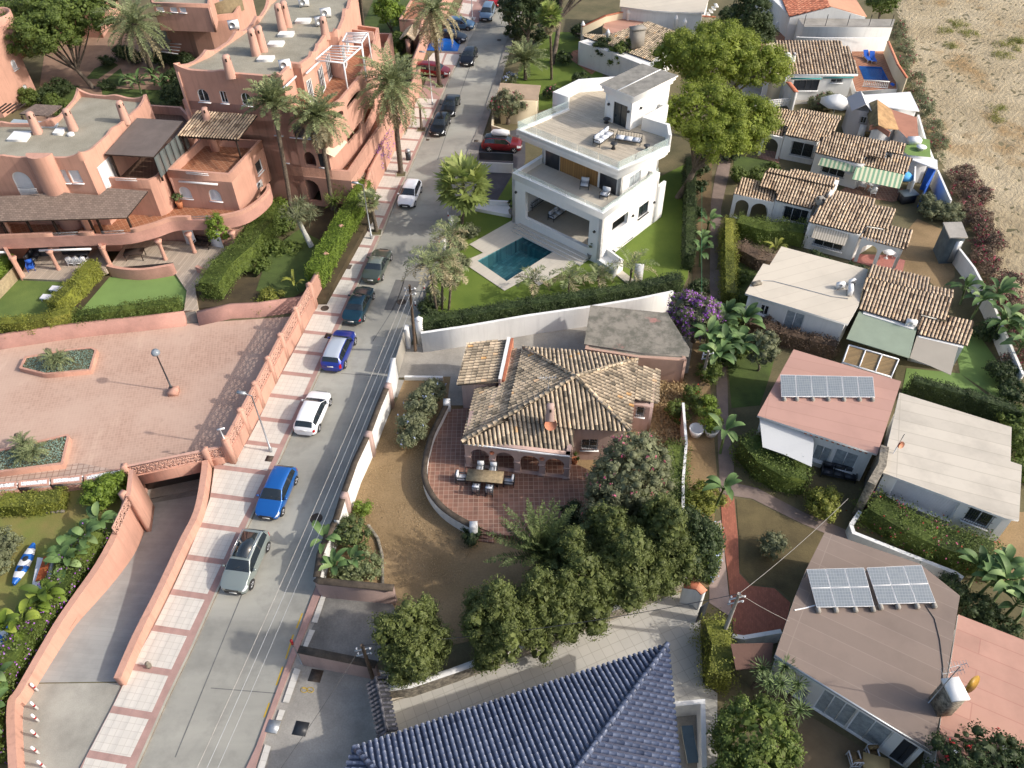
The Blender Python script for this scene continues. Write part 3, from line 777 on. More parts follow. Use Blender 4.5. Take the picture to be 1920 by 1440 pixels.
def make_car(name,label,kind,col,loc,rz,roof=None,extras=(),group=None,metal=.35,lampc=None,dirty=0):
 p=CARP[kind];L,W,H=p['L'],p['W']/2,p['H']
 t=thing(name,label,'car',(0,0,0),0,group)
 pm=paint(name+label[:9],col,metal);rm=plain('roof '+label[:12],roof,.25,metal,.5,.6)if roof else pm
 ws,rg=p['ws'],p['rg'];bp=.5*(ws[1]+rg[0])+.01
 xs=sorted(set([0,.008,.02,.04,.07,.1,.15,.2,ws[0],ws[0]+.02,(ws[0]+ws[1])/2,ws[1]-.012,ws[1],ws[1]+.04,bp-.012,bp+.012,(bp+rg[0])/2,rg[0]-.05,rg[0],(rg[0]+rg[1])/2,rg[1],rg[1]+.006,.95,.97,.985,.995,1.0]))
 if kind in('sedan','coupe'):xs=sorted(set(xs+[.84,.9]))
 tx=[a for a,_ in p['top']];tz=[b for _,b in p['top']]
 fine=np.linspace(0,1,201);zf=np.interp(fine,tx,tz);k=np.ones(7)/7;zs=np.convolve(np.pad(zf,3,'edge'),k,'valid')
 top=lambda x:float(np.interp(x,fine,zs))
 belt=lambda x:float(np.interp(x,[0,.15,.5,.9,1],[top(0)-.06,p['belt'][0]-.10,sum(p['belt'])/2,p['belt'][1],p['belt'][1]-.12]))
 plan=lambda x:float(np.interp(x,[0,.01,.04,.1,.2,.5,.85,.93,.975,.995,1],[.62,.76,.88,.955,.985,1,.99,.96,.90,.80,.68]))
 cab=lambda x:float(np.interp(x,[ws[0]-.03,ws[1]+.02,rg[0]-.03,min(rg[1]+.03,1.0)],[0,1,1,.0 if kind in('sedan','coupe')else .35]))
 rings=[]
 for x in xs:
  w_=W*plan(x);tp=top(x);bl=min(belt(x),tp-.035);c=cab(x)
  rf=w_*(.93*(1-c)+.70*c);zr=tp-(.045+.03*c)
  if bl>zr-.02:bl=zr-.02
  bot=float(np.interp(x,[0,.05,.93,1],[.30,.2,.2,.32]))
  ring=[(0,bot),(w_*.86,bot),(w_*.965,bot+.12),(w_,bot+.30),(w_*.995,.62 if bl>.66 else(bot+.3+bl)/2),(w_*.965,bl),(w_*.955,bl+.012),(rf*1.02+(w_*.955-rf*1.02)*.06,zr-.03*c),(rf*.97,zr+.01),(rf*.86,tp-.018),(rf*.45,tp-.004),(0,tp)]
  rings.append([(x*L,y,z)for y,z in ring])
 R=len(rings[0]);parts={}
 def put(key,vs):parts.setdefault(key,[]).append(vs)
 nx=len(xs)
 for i in range(nx-1):
  xm=(xs[i]+xs[i+1])/2
  for j in range(R-1):
   for sg in(1,-1):
    q=[rings[i][j],rings[i+1][j],rings[i+1][j+1],rings[i][j+1]];q=[(L/2-a,sg*b_,c_)for a,b_,c_ in q]
    if sg<0:q=q[::-1]
    key='body'
    if j==6 and cab(xm)>.25 and ws[0]+.02<xm<rg[1]-(.0 if kind not in('sedan','coupe')else .02):
     key='sg' if not(bp-.012<xm<bp+.012)else 'trim'
     if xm>rg[0]-.005:key='body' if kind in('hatch','suv')else 'sg'
    elif j in(8,9,10)and ws[0]<xm<ws[1]:key='wsg'
    elif j in(8,9,10)and rg[0]<xm<rg[1]:key='rgl'
    elif j in(8,9,10)and ws[1]<=xm<=rg[0]:key='roof' if roof else 'body'
    elif j in(0,1):key='trim'
    elif j in(4,5,6)and .01<xm<.10:key='hl%d'%sg
    elif j in((4,)if kind in('sedan','coupe')else(4,5))and xm>.955 and xm<.997:key='tl%d'%sg
    put(key,q)
 for i in(0,nx-1):
  for j in range(R-1):
   q=[rings[i][j],rings[i][j+1]];a=[(L/2-x,y,z)for x,y,z in q];b_=[(L/2-x,-y,z)for x,y,z in q]
   f=[a[0],a[1],b_[1],b_[0]];f=f if i==0 else f[::-1]
   key='body'
   if j in(1,2)and i==0:key='trim'
   put(key,f)
 def mesh(key,nm,m,par,lab=None):
  if key not in parts:return None
  b=MB();d={};vs=[]
  for q in parts[key]:
   f=[]
   for v in q:
    kk=tuple(round(c,4)for c in v)
    if kk not in d:d[kk]=len(vs);vs.append(v)
    f.append(d[kk])
   f2=[f[n_]for n_ in range(len(f))if f[n_]!=f[n_-1]]
   if len(set(f2))>2:b.f.append(f2);b.m.append(b.mi(m));b.r.append(.5)
  b.v=vs;b.nv=len(vs);o=b.build(nm,par,lab,smooth=True)
  return o
 body=mesh('body','body',pm,t)
 mesh('roof','roof',rm,t);mesh('trim','trim',CAR_TRIM,t)
 mesh('wsg','windshield',CAR_GLASS,t);mesh('rgl','rear_window',CAR_GLASS,t)
 sg=parts.pop('sg',[]);
 for s_ in(1,-1):
  for(lo,hi)in((-9,L/2-bp*L),(L/2-bp*L,9)):
   parts['w']=[q for q in sg if(sum(v[1]for v in q)>0)==(s_>0)and lo<sum(v[0]for v in q)/4<hi]
   if parts['w']:mesh('w','side_window',CAR_GLASS,t)
 for s_ in(1,-1):
  mesh('hl%d'%s_,'headlight',LAMP_W,t);mesh('tl%d'%s_,'tail_light',LAMP_R,t)
 r=.32 if kind!='suv' else .35
 for fx in(.175,.805):
  for s_ in(1,-1):
   x=L/2-fx*L
   a=MB();pts=[(x+math.cos(k*math.pi/10)*(r+.055),s_*(W*.985),.30+math.sin(k*math.pi/10)*(r+.04))for k in range(11)]+[(x-r-.055,s_*W*.985,.22),(x+r+.055,s_*W*.985,.22)]
   pin=[(q[0],s_*(W*1.004),q[2])for q in pts];n=len(pts)
   a.add(pin,[tuple(range(n))],CAR_TRIM);a.build('wheel_arch',body)
   wb=MB();Rm=Matrix.Rotation(math.pi/2,3,'X')
   ring=[];seg=20
   prof=[(r*.62,W*.80),(r*.93,W*.80),(r,W*.83),(r,W*.99),(r*.94,W*1.012),(r*.66,W*1.012)]
   vs=[(x+rr_*math.cos(2*math.pi*k/seg),s_*yy,r+rr_*math.sin(2*math.pi*k/seg))for rr_,yy in prof for k in range(seg)]
   fs=[(i*seg+k,i*seg+(k+1)%seg,(i+1)*seg+(k+1)%seg,(i+1)*seg+k)for i in range(len(prof)-1)for k in range(seg)]
   wb.add(vs,fs,TYRE);wh=wb.build('wheel',t)
   rb=MB();c=(x,s_*W*1.0,r)
   vs=[c]+[(x+r*.66*math.cos(2*math.pi*k/seg),s_*W*1.006,r+r*.66*math.sin(2*math.pi*k/seg))for k in range(seg)]
   vs=[(x,s_*W*.985,r)]+vs[1:]
   for k in range(5):
    a0=2*math.pi*k/5;rb.bar((x,s_*W*1.008,r),(x+r*.64*math.cos(a0),s_*W*1.012,r+r*.64*math.sin(a0)),.07,.02,RIM)
   rb.add(vs,[(0,1+k,1+(k+1)%seg)for k in range(seg)],plain('wheel well',(.06,.06,.065),.5,.5));
   rb.lathe([(0.001,0),(.001,.001)],(x,s_*W,r),RIM,4)
   rb.build('rim',wh)
 for s_ in(1,-1):
  m_=MB();mx=L/2-(ws[0]+.065)*L;m_.box((mx,s_*(W+.09),belt(.35)+.08),(.12,.2,.13),pm);m_.bar((mx,s_*(W*.93),belt(.35)+.02),(mx,s_*(W+.04),belt(.35)+.05),.05,.04,CAR_TRIM)
  m_.build('wing_mirror',t)
 for x,s_ in((L/2+.004,1),(-L/2-.004,-1)):
  m_=MB();zz=.42 if s_>0 else(.78 if kind in('hatch','suv','mpv')else .62)
  if s_<0 and kind in('sedan','coupe'):zz=.58
  m_.box((x-s_*.0,0,zz),(.02,.5,.11),PLATE);m_.box((x-s_*.004,-s_*.2,zz),(.024,.04,.1),BLUEF);m_.build('number_plate',t)
 g=MB();g.box((L/2-.004,0,.60 if kind!='suv' else .7),(.03,W*.9,.1),CAR_TRIM);g.build('grille',t)
 if 'sunroof' in extras:
  g=MB();x0,x1=L/2-(ws[1]+.03)*L,L/2-(rg[0]-.06)*L;zt=H+.004
  g.box(((x0+x1)/2,0,top((ws[1]+rg[0])/2)+.002),(x0-x1,W*1.05,.02),CAR_GLASS);g.build('sunroof',t)
 if 'rails' in extras:
  for s_ in(1,-1):
   g=MB();g.tube([(L/2-(ws[1]+.02)*L,s_*W*.66,H-.04),(0,s_*W*.68,H+.04),(L/2-(rg[0]-.02)*L,s_*W*.66,H-.05)],.02,CHROME,5);g.build('roof_rail',t)
 if 'wiper' in extras or True:
  for dy in(-.25,.3):
   g=MB();g.bar((L/2-(ws[0]+.005)*L,dy,top(ws[0])+.02),(L/2-(ws[0]+.05)*L,dy+.38,top(ws[0]+.05)+.02),.02,.012,CAR_TRIM);g.build('wiper',t)
 t.location=loc;t.rotation_euler=(0,0,rz)
 return t
RD=math.radians(80.6)
GC='cars parked along the street'
def car(px,py,label,kind,col,up=True,da=0,**kw):
 p=P(px,py,.7);p.z=.0
 return make_car('parked_car',label,kind,col,p,RD+math.radians(da)+(0 if up else math.pi),group=kw.pop('group',GC),**kw)
car(460,1050,'grey crossover with black glass roof parked nearest, in front of the blue hatchback','suv',(.27,.31,.29),False,roof=None,extras=('sunroof','rails'))
car(518,920,'bright blue hatchback facing the viewer, behind the grey crossover with the glass roof','hatch',(.012,.12,.42),False)
car(586,770,'white hatchback seen from behind with black roundel on its bonnet','hatch',(.82,.83,.84),True,metal=0)
car(635,654,'deep blue crossover with silver roof, parked behind the dark teal saloon','suv',(.012,.035,.30),True,roof=(.55,.60,.66))
car(672,568,'dark teal saloon parked between the blue crossover and the dark green coupe','sedan',(.01,.045,.07),True)
car(707,494,'dark olive green coupe with dusty pale roof, seen from behind','coupe',(.075,.095,.075),True,roof=(.20,.23,.20))
car(768,361,'white coupe-like hatchback facing the viewer beside the tall palm trunk','hatch',(.80,.82,.85),False,metal=0)
car(825,231,'glossy black hatchback facing the viewer, nose to tail in front of another black car','hatch',(.008,.009,.01),False)
car(844,195,'black saloon parked directly behind the glossy black hatchback','sedan',(.01,.011,.012),False)
car(879,104,'small black car parked alone at the kerb beside the blue tarpaulin','hatch',(.006,.006,.009),False)
car(914,22,'grey blue people carrier parked at the far end of the street','mpv',(.16,.24,.34),False)
car(929,-3,'bright red car parked behind the grey blue people carrier','hatch',(.55,.012,.02),False)
GP='cars in the side bays'
car(811,131,'dark red hatchback parked across the pavement under the palm','mpv',(.2,.012,.015),True,-93,group=GP)
car(846,67,'dark blue hatchback in the bay behind the blue tarpaulin','hatch',(.015,.02,.03),True,-93,group=GP)
car(862,43,'pale blue hatchback in the far side bay','hatch',(.10,.20,.32),True,-93,group=GP)
rv=car(941,268,'dark red off-road car with white roof box in the driveway of the white villa','suv',(.055,.006,.008),True,-88,group=GP,roof=(.02,.02,.022))
g=MB();g.tube([(-1.15,.1,1.78),(-.9,.1,1.84),(.0,.1,1.86),(.65,.1,1.82),(.85,.1,1.76)],[.12,.34,.36,.3,.1],WHITEPL,12)
g.v=[(rv.matrix_basis@Vector(v))[:]for v in g.v];g.build('roof_box',rv,smooth=True)
# --- the ground
RAMP_R=[(215,1272),(250,1192),(290,1110),(335,1020),(368,958),(384,890),(386,868)]
RAMP_L=[(262,905),(250,960),(225,1020),(195,1085),(150,1150),(115,1195),(62,1272)]
rampL=PL([(258,905),(248,960),(226,1020),(190,1085),(140,1165),(62,1280)],0)
rampR=PL([(222,1278),(262,1192),(302,1112),(348,1020),(378,958),(394,880),(396,862)],0)
POOL=[(895,489),(991,439),(1045,467),(950,527)]
POOL2=[(1610,124),(1653,126),(1666,151),(1620,149)]
gp=[Vector((-260,-20,0)),Vector((260,-20,0)),Vector((260,420,0)),Vector((-260,420,0))]
b=MB();rings=[gp,rampL+rampR,PL(POOL,.35),PL(POOL2,.9)]
fl=[p for r in rings for p in r]
for t in tessellate_polygon([[Vector((p.x,p.y,0))for p in r]for r in rings]):
 A,B_,D=(Vector((fl[i].x,fl[i].y,0))for i in t);t=t if(B_-A).cross(D-A).z>0 else t[::-1]
 b.add([Vector((fl[i].x,fl[i].y,-.012))for i in t],[(0,1,2)],SOIL,.5)
b.build('ground',kind='structure')
RK=[(440,1560),(480,1400),(535,1250),(592,1098),(640,965),(685,850),(735,735),(780,620),(800,545),(835,440),(857,345),(870,297),(892,250),(922,165),(950,75),(975,0),(995,-90)]
t=NT('asphalt');n1=t.noise(.10,6,.6,t.co(rot=-RD,scale=(.35,1.6,1)));n2=t.noise(45,2,.6);n3=t.noise(.5,7,.65)
c=t.mix(t.rng(n1,.35,.65),hexc('#b0aea3'),hexc('#85847d'));c=t.mix(t.rng(n3,.48,.72,0,.5),c,hexc('#686763'));c=t.mix(t.rng(n2,.3,.7,0,.35),c,hexc('#7f7d75'))
t.l(c,t.b.inputs['Base Color']);t.b.inputs['Roughness'].default_value=.9;t.bump(n2,.4,.01);ASPH=t.m
LK=[(190,1560),(257,1440),(315,1310),(360,1217),(410,1105),(428,1068),(470,975),(525,862),(587,725),(640,610),(675,527),(722,425),(745,367),(767,322),(802,240),(842,150),(865,102),(897,42),(916,0),(955,-90)]
sheet('road',[LK+RK[::-1]],.0,ASPH)
ASPH2=stucco('newer asphalt patch',hexc('#706f6c'),.15,.8,bump=.5,bscale=30)
sheet('road_patch',[[(742,524),(790,528),(752,583),(720,581)]],.006,ASPH2)
sheet('verge',[[(786,560),(835,440),(857,345),(870,297),(892,250),(905,255),(893,300),(893,345),(850,445),(800,560)],[(892,250),(922,165),(950,75),(975,0),(985,0),(962,75),(935,165),(905,255)]],.10,stucco('grey paving',hexc('#98948c'),.2,.7,bump=.3,stain=.3),th=.11)
SEAM=stucco('tar seam',(.16,.16,.155),.2,3,bump=.2)
for i,ln in enumerate(([(505,1420),(560,1240),(600,1110),(655,960),(690,860)],[(330,1420),(400,1240),(455,1110)],[(395,1290),(520,1300)],[(700,640),(745,560),(770,480)],[(640,700),(712,705)],[(820,300),(850,210),(890,100)])):
 q=[tuple(p+Vector((random.uniform(-.06,.06),0,0)))for p in PL(ln,0)];b=MB();b.wall([Vector(p)for p in smoothline(q,5)],0,.006,.045+.02*(i%2),SEAM);b.build('road_seam',kind='structure')
m=MB()
gut=plain('gutter line',(.42,.41,.37),.8)
m.wall(PL([(858,345),(871,297),(893,250),(923,165),(951,75),(976,0)],0),0,.015,.12,gut)
m.build('gutter_line',kind='structure')
IRON=stucco('cast iron',hexc('#5b4f45'),.3,5,bump=.6,bscale=30)
def cover(x,y,r,z=.008,label='',sq=False,mat=None):
 p=P(x,y,z);b=MB()
 if sq:b.box((p.x,p.y,z),(r*2,r*2,.02),mat or IRON,RD);b.box((p.x,p.y,z+.009),(r*1.7,r*1.7,.01),mat or IRON,RD)
 else:b.lathe([(r,-.01),(r,.01),(r*.9,.014),(r*.88,.008),(r*.1,.008)],p,mat or IRON,20)
 b.build('drain_cover' if sq else 'manhole_cover',None,label,'manhole')
cover(593,972,.42,label='round manhole in the road beside the shadow of the white wall')
cover(753,566,.40,label='round manhole in the dark asphalt patch')
cover(609,578,.36,.128,'round manhole in the pale pavement beside the teal saloon')
cover(616,630,.3,.128,'square drain on the pavement in front of the blue crossover',True)
cover(652,500,.34,.128,'brown square cover on the pavement beside the olive coupe',True)
cover(505,860,.26,.128,'small square cover at the foot of the street lamp near the white hatchback',True)
cover(802,262,.18,.01,'small drain in the road by the black hatchback',True)
cover(893,264,.22,.11,'small drain by the driveway gate of the white villa',True)
cover(936,75,.3,.01,'round manhole at the far end of the road')
PVZ=.12
FW=[(110,1560),(150,1440),(212,1322),(229,1286),(250,1244),(290,1170),(335,1080),(392,945),(402,872),(441,872),(455,842),(480,797),(505,742),(521,712),(550,659),(587,588),(605,556),(620,524),(652,459),(677,407),(700,362),(717,322),(755,242),(792,167),(805,135),(822,100),(845,50),(868,0),(900,-90)]
FWZ=FW
PAVP=stucco('pink kerb paving',hexc('#b08f86'),.14,1.2,bump=.2,stain=.15)
PAVW=tiles('white pavement slabs',hexc('#cdc8be'),hexc('#b5aea3'),(.4,.4),RD,.03,.05,.8,stain=.16,bump=.2)
KERB=stucco('kerb stone',hexc('#b5b0a0'),.15,1,bump=.2,stain=.2)
nb=[i for i,q in enumerate(LK)if q[1]==102][0]
sheet('pavement',[LK[:nb+1]+[(822,100)]+[q for q in FW[::-1]if q[1]>100]],PVZ,PAVP,th=.125)
sheet('pavement',[[(822,98),(862,98),(838,150),(798,150)]],PVZ+.002,PAVP)
sheet('side_bay',[[(798,150),(842,150),(865,102),(822,100)],[(822,97),(866,100),(897,42),(848,44)]],.045,stucco('bay concrete',hexc('#b3aea4'),.2,.6,bump=.2,stain=.3),th=.05)
sheet('pavement',[[(848,43),(897,41),(916,0),(955,-90),(900,-90),(868,0)]],PVZ,PAVP,th=.125)
b=MB();lk=[p for p in PL(LK,PVZ)];b.wall([(p.x,p.y)for p in lk[:nb+1]],-.01,PVZ+.006,.14,KERB,side=1);b.build('kerb',kind='structure')
o0=P(238,1433.75,PVZ);uR=Vector((math.cos(RD),math.sin(RD),0));uL=Vector((-uR.y,uR.x,0))
tops=[(238,1433.75),(278.75,1348.75),(315.5,1267.5),(350.75,1193),(383.75,1124.5),(415,1058.75),(442.5,998),(471.25,942.5),(497.5,891),(520.5,840),(543,795),(563.5,751),(583,708),(601.5,667.5),(618.5,630),(635.5,593.75),(651,559),(666.5,527),(680,496),(693.75,465),(706,436),(718.75,408.75),(731,382)]
tp=PL(tops,PVZ);fw=[p.to_2d()for p in PL(FW,PVZ)]
step=(tp[-1]-tp[-5]).length/4;dl=(tp[-1]-tp[-7]).normalized()
for k in range(1,10):tp.append(tp[22]+dl*step*k)
tp=[tp[0]-(tp[1]-tp[0])*k for k in(3,2,1)]+tp
def tofoot(p,d):
 best=None
 for i in range(len(fw)-1):
  a,c=fw[i],fw[i+1];e=c-a;den=d.x*e.y-d.y*e.x
  if abs(den)<1e-6:continue
  w_=a-p.to_2d();s_=(w_.x*e.y-w_.y*e.x)/den;q=(w_.x*d.y-w_.y*d.x)/den
  if s_>0 and-0.001<=q<=1.001 and(best is None or s_<best):best=s_
 return best or 0
cd=(P(322,1101,PVZ)-P(390,1111,PVZ)).normalized()
pv=MB()
for k in range(len(tp)-1):
 a=tp[k+1];c=tp[k];d=(c-a).normalized();L=(c-a).length;e=a+d*(L*.84);vs=[]
 for q in(a,e):
  s_=tofoot(q,cd);vs.append((q,q+cd*max(.1,s_-.03)))
 if k>len(tp)-3:pass
 if vs[0][0].y>118:continue
 pv.prism([vs[0][0],vs[1][0],vs[1][1],vs[0][1]],PVZ-.05,PVZ+.005,PAVW)
for q in([(800,128),(818,98),(822,98),(810,128)],):
 pass
for q in([(796,119),(812,99),(834,100),(826,121)],[(830,121),(838,101),(864,102),(856,122)],[(868,5),(888,8),(879,27),(862,24)],[(860,30),(893,32),(890,38),(857,37)],[(880,-25),(905,-22),(893,3),(872,0)]):
 pv.prism(PL(q,PVZ),PVZ-.05,PVZ+.005,PAVW)
pv.build('pavement',kind='structure')
RAMPC=tiles('grooved ramp concrete',hexc('#9b9b97'),hexc('#969692'),(4,.3),RD-1.5,.05,.05,.9,stain=.55,bump=.5)
sheet('driveway',[[(62,1282),(222,1280),(228,1286),(212,1322),(150,1440),(110,1560),(20,1560),(36,1440),(33,1322)]],.004,stucco('driveway concrete',hexc('#aaa79c'),.22,.5,bump=.2,stain=.35))
b=MB();NS=5;zr=[0,-.35,-1.0,-1.7,-2.25,-2.5]
L_=rampL[::-1];R_=rampR[:6]
L_=[L_[0],L_[1],L_[2],L_[3],L_[4],L_[5]]
for i in range(5):
 q=[Vector((L_[i].x-.2,L_[i].y,zr[i])),Vector((R_[i].x+.2,R_[i].y,zr[i])),Vector((R_[i+1].x+.2,R_[i+1].y,zr[i+1])),Vector((L_[i+1].x-.2,L_[i+1].y,zr[i+1]))]
 b.add(q,[(0,1,2,3)],RAMPC)
q0,q1=Vector((L_[5].x-.2,L_[5].y,-2.5)),Vector((R_[5].x+.2,R_[5].y,-2.5))
b.add([q0,q1,q1+Vector((1,8,0)),q0+Vector((-1,8,0))],[(0,1,2,3)],CONCD)
b.build('garage_ramp',kind='structure')
PAVER=tiles('pink courtyard pavers',hexc('#b98a75'),hexc('#9c7362'),(.2,.1),math.radians(40),.06,.14,.85,offset=.5,stain=.14,bump=.3)
t=NT('courtyard pavers');co=t.co(rot=math.radians(-10));bk=t.n('ShaderNodeTexBrick');t.l(co,bk.inputs['Vector']);bk.offset=0
bk.inputs['Scale'].default_value=1;bk.inputs['Brick Width'].default_value=.24;bk.inputs['Row Height'].default_value=.24;bk.inputs['Mortar Size'].default_value=.014;bk.inputs['Mortar Smooth'].default_value=.3
bk.inputs['Color1'].default_value=(*hexc('#b39583'),1);bk.inputs['Color2'].default_value=(*hexc('#a58776'),1);bk.inputs['Mortar'].default_value=(*hexc('#c3a392'),1)
c=t.mix(t.rng(t.noise(.16,5,.6),.4,.62,0,.75),bk.outputs[0],hexc('#bfa493'));c=t.mix(t.rng(t.noise(.4,7,.7,t.co(scale=(1,.3,1))),.55,.72,0,.4),c,hexc('#dcc3ae'));c=t.mix(t.rng(t.noise(.9,6,.6),.62,.8,0,.45),c,hexc('#7c6357'))
t.l(c,t.b.inputs['Base Color']);t.b.inputs['Roughness'].default_value=.85;t.bump(bk.outputs[1],-.25,.01);CYARD=t.m
sheet('courtyard',[[(-60,640),(20,648),(350,607),(555,593),(575,600),(545,655),(515,708),(480,780),(437,866),(385,880),(262,900),(235,905),(-60,950)]],.02,CYARD)
sheet('path',[[(-30,893),(118,872),(150,868),(235,885),(232,892),(150,905),(-30,932)]],.026,tiles('worn pale pavers',hexc('#b9a394'),hexc('#8c7265'),(.4,.4),math.radians(8),.08,.2,stain=.3))
LAWN=stucco('lawn',hexc('#6b7d3c'),.3,.5,bump=.8,bscale=14,col2=hexc('#566a30'),stain=.25)
LAWNB=stucco('artificial turf',hexc('#75914f'),.1,.4,bump=.5,bscale=20)
LAWND=stucco('shade-toned lawn',hexc('#56682f'),.3,.6,bump=.8,bscale=12,stain=.3)  # darker copy of the lawn green, shade put into its colour
sheet('garden_bed',[[(-60,520),(480,520),(620,380),(660,330),(700,330),(700,400),(610,560),(560,560),(350,580),(20,625),(-60,640)]],.78,stucco('bed soil',hexc('#51452f'),.3,.8,bump=.8),th=.8)
sheet('lawn',[[(-30,625),(-30,575),(40,520),(57,513),(170,524),(95,592),(20,612)],[(205,520),(335,510),(352,545),(346,577),(145,590)]],.80,LAWN,th=.03)
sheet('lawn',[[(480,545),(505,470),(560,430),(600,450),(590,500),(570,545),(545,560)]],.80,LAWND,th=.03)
sheet('lawn',[[(205,520),(335,510),(352,545),(346,577),(145,590)]],.806,LAWNB)
sheet('lawn',[[(-60,935),(230,890),(242,940),(215,1010),(120,1090),(20,1200),(-60,1300)]],.01,stucco('rough lawn',hexc('#6a7a35'),.35,.35,bump=.8,bscale=12,col2=hexc('#8a7c4a'),stain=.35))
sheet('courtyard',[[(60,250),(90,60),(280,60),(340,120),(345,230),(200,240)]],.01,stucco('garden path',hexc('#a58670'),.2,.6,bump=.3,stain=.3))
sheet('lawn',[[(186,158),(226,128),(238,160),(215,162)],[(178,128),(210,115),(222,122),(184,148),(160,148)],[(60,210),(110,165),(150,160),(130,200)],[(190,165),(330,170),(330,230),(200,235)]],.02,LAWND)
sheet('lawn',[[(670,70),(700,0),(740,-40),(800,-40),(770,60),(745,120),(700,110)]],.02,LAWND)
# ---- right side ground
FIN=stucco('dry mown grass',hexc('#9a8260'),.3,.3,bump=1.0,bscale=4,col2=hexc('#7c6747'),stain=.35)
sheet('dry_garden',[[(600,1088),(640,985),(690,862),(745,748),(760,700),(1000,640),(1300,600),(1330,700),(1345,900),(1330,1100),(1200,1130),(735,1235)]],.004,FIN)
sheet('forecourt',[[(747,650),(990,618),(1130,595),(1260,560),(1300,640),(1290,700),(1215,705),(985,690),(880,760),(838,760),(845,706),(742,708)]],.02,CONC)
sheet('verge',[[(735,744),(742,712),(758,712),(745,745)]],.02,CONC)
sheet('driveway',[[(612,1108),(735,1130),(760,1180),(700,1250),(566,1212),(600,1150)]],.03,CONCD)
sheet('driveway',[[(600,1108),(618,1114),(600,1160),(576,1214),(548,1210)],[(555,1216),(735,1262),(760,1400),(560,1470),(440,1470),(480,1400)]],.02,CONC)
sheet('pavement',[[(592,1100),(604,1108),(560,1215),(500,1370),(478,1440),(440,1560),(425,1560),(452,1460),(480,1400),(535,1250)]],.11,PAVP,th=.12)
sheet('pavement',[[(604,1112),(612,1115),(595,1168),(584,1166)],[(580,1180),(591,1182),(575,1216),(568,1212)],[(552,1252),(564,1256),(542,1318),(530,1316)],[(524,1330),(535,1332),(528,1350),(517,1350)],[(497,1395),(508,1400),(490,1460),(478,1455)]],.114,PAVW)
cover(592,1267,.36,.03,'rusty square cover below the pink garden wall end',True)
cover(512,1362,.34,.125,'pale metal square cover on the narrow pavement at the bottom',True,STEEL)
cover(564,1366,.38,.03,'dark square manhole with round lid on the bottom driveway',True,DARKM)
m=MB();YEL=plain('worn yellow paint',(.5,.33,.03),.8)
for(a,c)in(((567,1150),(556,1178)),((550,1190),(536,1235)),((530,1250),(518,1285)),((505,1318),(495,1345))):m.wall(PL([a,c],0),0,.008,.09,YEL)
m.build('kerb_line',kind='structure')
m=MB()
for dx in(-7,5):m.tube([tuple(P(577+dx+7*math.cos(a)*.9,1293.5+5*math.sin(a),.03))for a in[k*math.pi/6 for k in range(13)]],.02,YEL,5,False)
m.tube([tuple(P(568,1290,.03)),tuple(P(586,1297,.03))],.02,YEL,5);m.build('paint_mark',kind='structure')
sheet('tiled_yard',[[(718,1290),(960,1222),(1100,1170),(1290,1105),(1312,1140),(1318,1280),(1345,1300),(1345,1560),(700,1560),(720,1380)]],.03,tiles('white yard tiles',hexc('#b4b1a9'),hexc('#9c988f'),(.62,.62),math.radians(23),.03,.06,.7,stain=.2,bump=.2))
VLAWN=stucco('fresh lawn',hexc('#66782a'),.22,.35,bump=.8,bscale=14,col2=hexc('#536820'),stain=.12)
vl=[(792,642),(800,545),(850,450),(860,405),(930,380),(960,330),(1100,300),(1240,330),(1300,300),(1290,520),(1272,556),(1110,592),(990,610),(870,632)]
LW=.30
vpts=PL(vl,LW);pool=PL(POOL,.35)
b=MB();rings=[vpts,[Vector((p.x,p.y,LW))for p in pool]];fl=[p for r in rings for p in r]
for t in tessellate_polygon(rings):
 A,B_,D=(fl[i]for i in t);t=t if(B_-A).cross(D-A).z>0 else t[::-1];b.add([fl[i]for i in t],[(0,1,2)],VLAWN,.5)
b.wall(vpts,0,LW-.003,.1,SOIL,closed=True);b.build('lawn',kind='structure')
PATIO=tiles('pale patio slabs',hexc('#c2bbad'),hexc('#aba394'),(.9,.45),math.radians(48),.015,.05,.7,stain=.1,bump=.1)
DECKO=[(866,491),(906,474),(880,458),(960,413),(962,395),(975,360),(1240,400),(1150,450),(1118,482),(1098,485),(1010,536),(992,520),(946,545)]
dk=PL(DECKO,.36);b=MB();rings=[dk,[Vector((p.x,p.y,.36))for p in pool]];fl=[p for r in rings for p in r]
for t in tessellate_polygon(rings):
 A,B_,D=(fl[i]for i in t);t=t if(B_-A).cross(D-A).z>0 else t[::-1];b.add([fl[i]for i in t],[(0,1,2)],PATIO,.5)
b.build('pool_deck',kind='structure')
def pooly(name,label,pts,ztop,depth,mat,water,step=None):
 t_=thing(name,label,'pool',pts[0]);b=MB();pts=ccw(pts);n=len(pts)
 top=[Vector((p.x,p.y,ztop))for p in pts];bot=[Vector((p.x,p.y,ztop-depth))for p in pts]
 b.add(bot+top,[((i+1)%n,i,n+i,n+(i+1)%n)for i in range(n)],mat)
 b.add(bot,[tuple(range(n))],mat)
 if step:b.prism([Vector((q.x,q.y,0))for q in step],ztop-depth,ztop-.45,mat)
 b.build('basin',t_)
 b=MB();b.add([Vector((p.x,p.y,ztop-.12))for p in pts],[tuple(range(n))],water);b.build('water',t_)
 return t_
def watermat(name,col):
 t=NT(name);t.b.inputs['Base Color'].default_value=(*col,1);t.b.inputs['Roughness'].default_value=.03;t.b.inputs['Transmission Weight'].default_value=.0
 t.b.inputs['Alpha'].default_value=.45;t.bump(t.noise(2.2,3,.6),.25,.05);return t.m
SLATE=tiles('slate pool tiles',hexc('#5b8d92'),hexc('#30545c'),(.62,.31),math.radians(48),.05,.5,.4,stain=.25,offset=.5,bump=0)
a_,b_,c_,d_=[p for p in pool]
stp=[b_,c_,c_+(d_-c_).normalized()*1.0,b_+(a_-b_).normalized()*1.0]
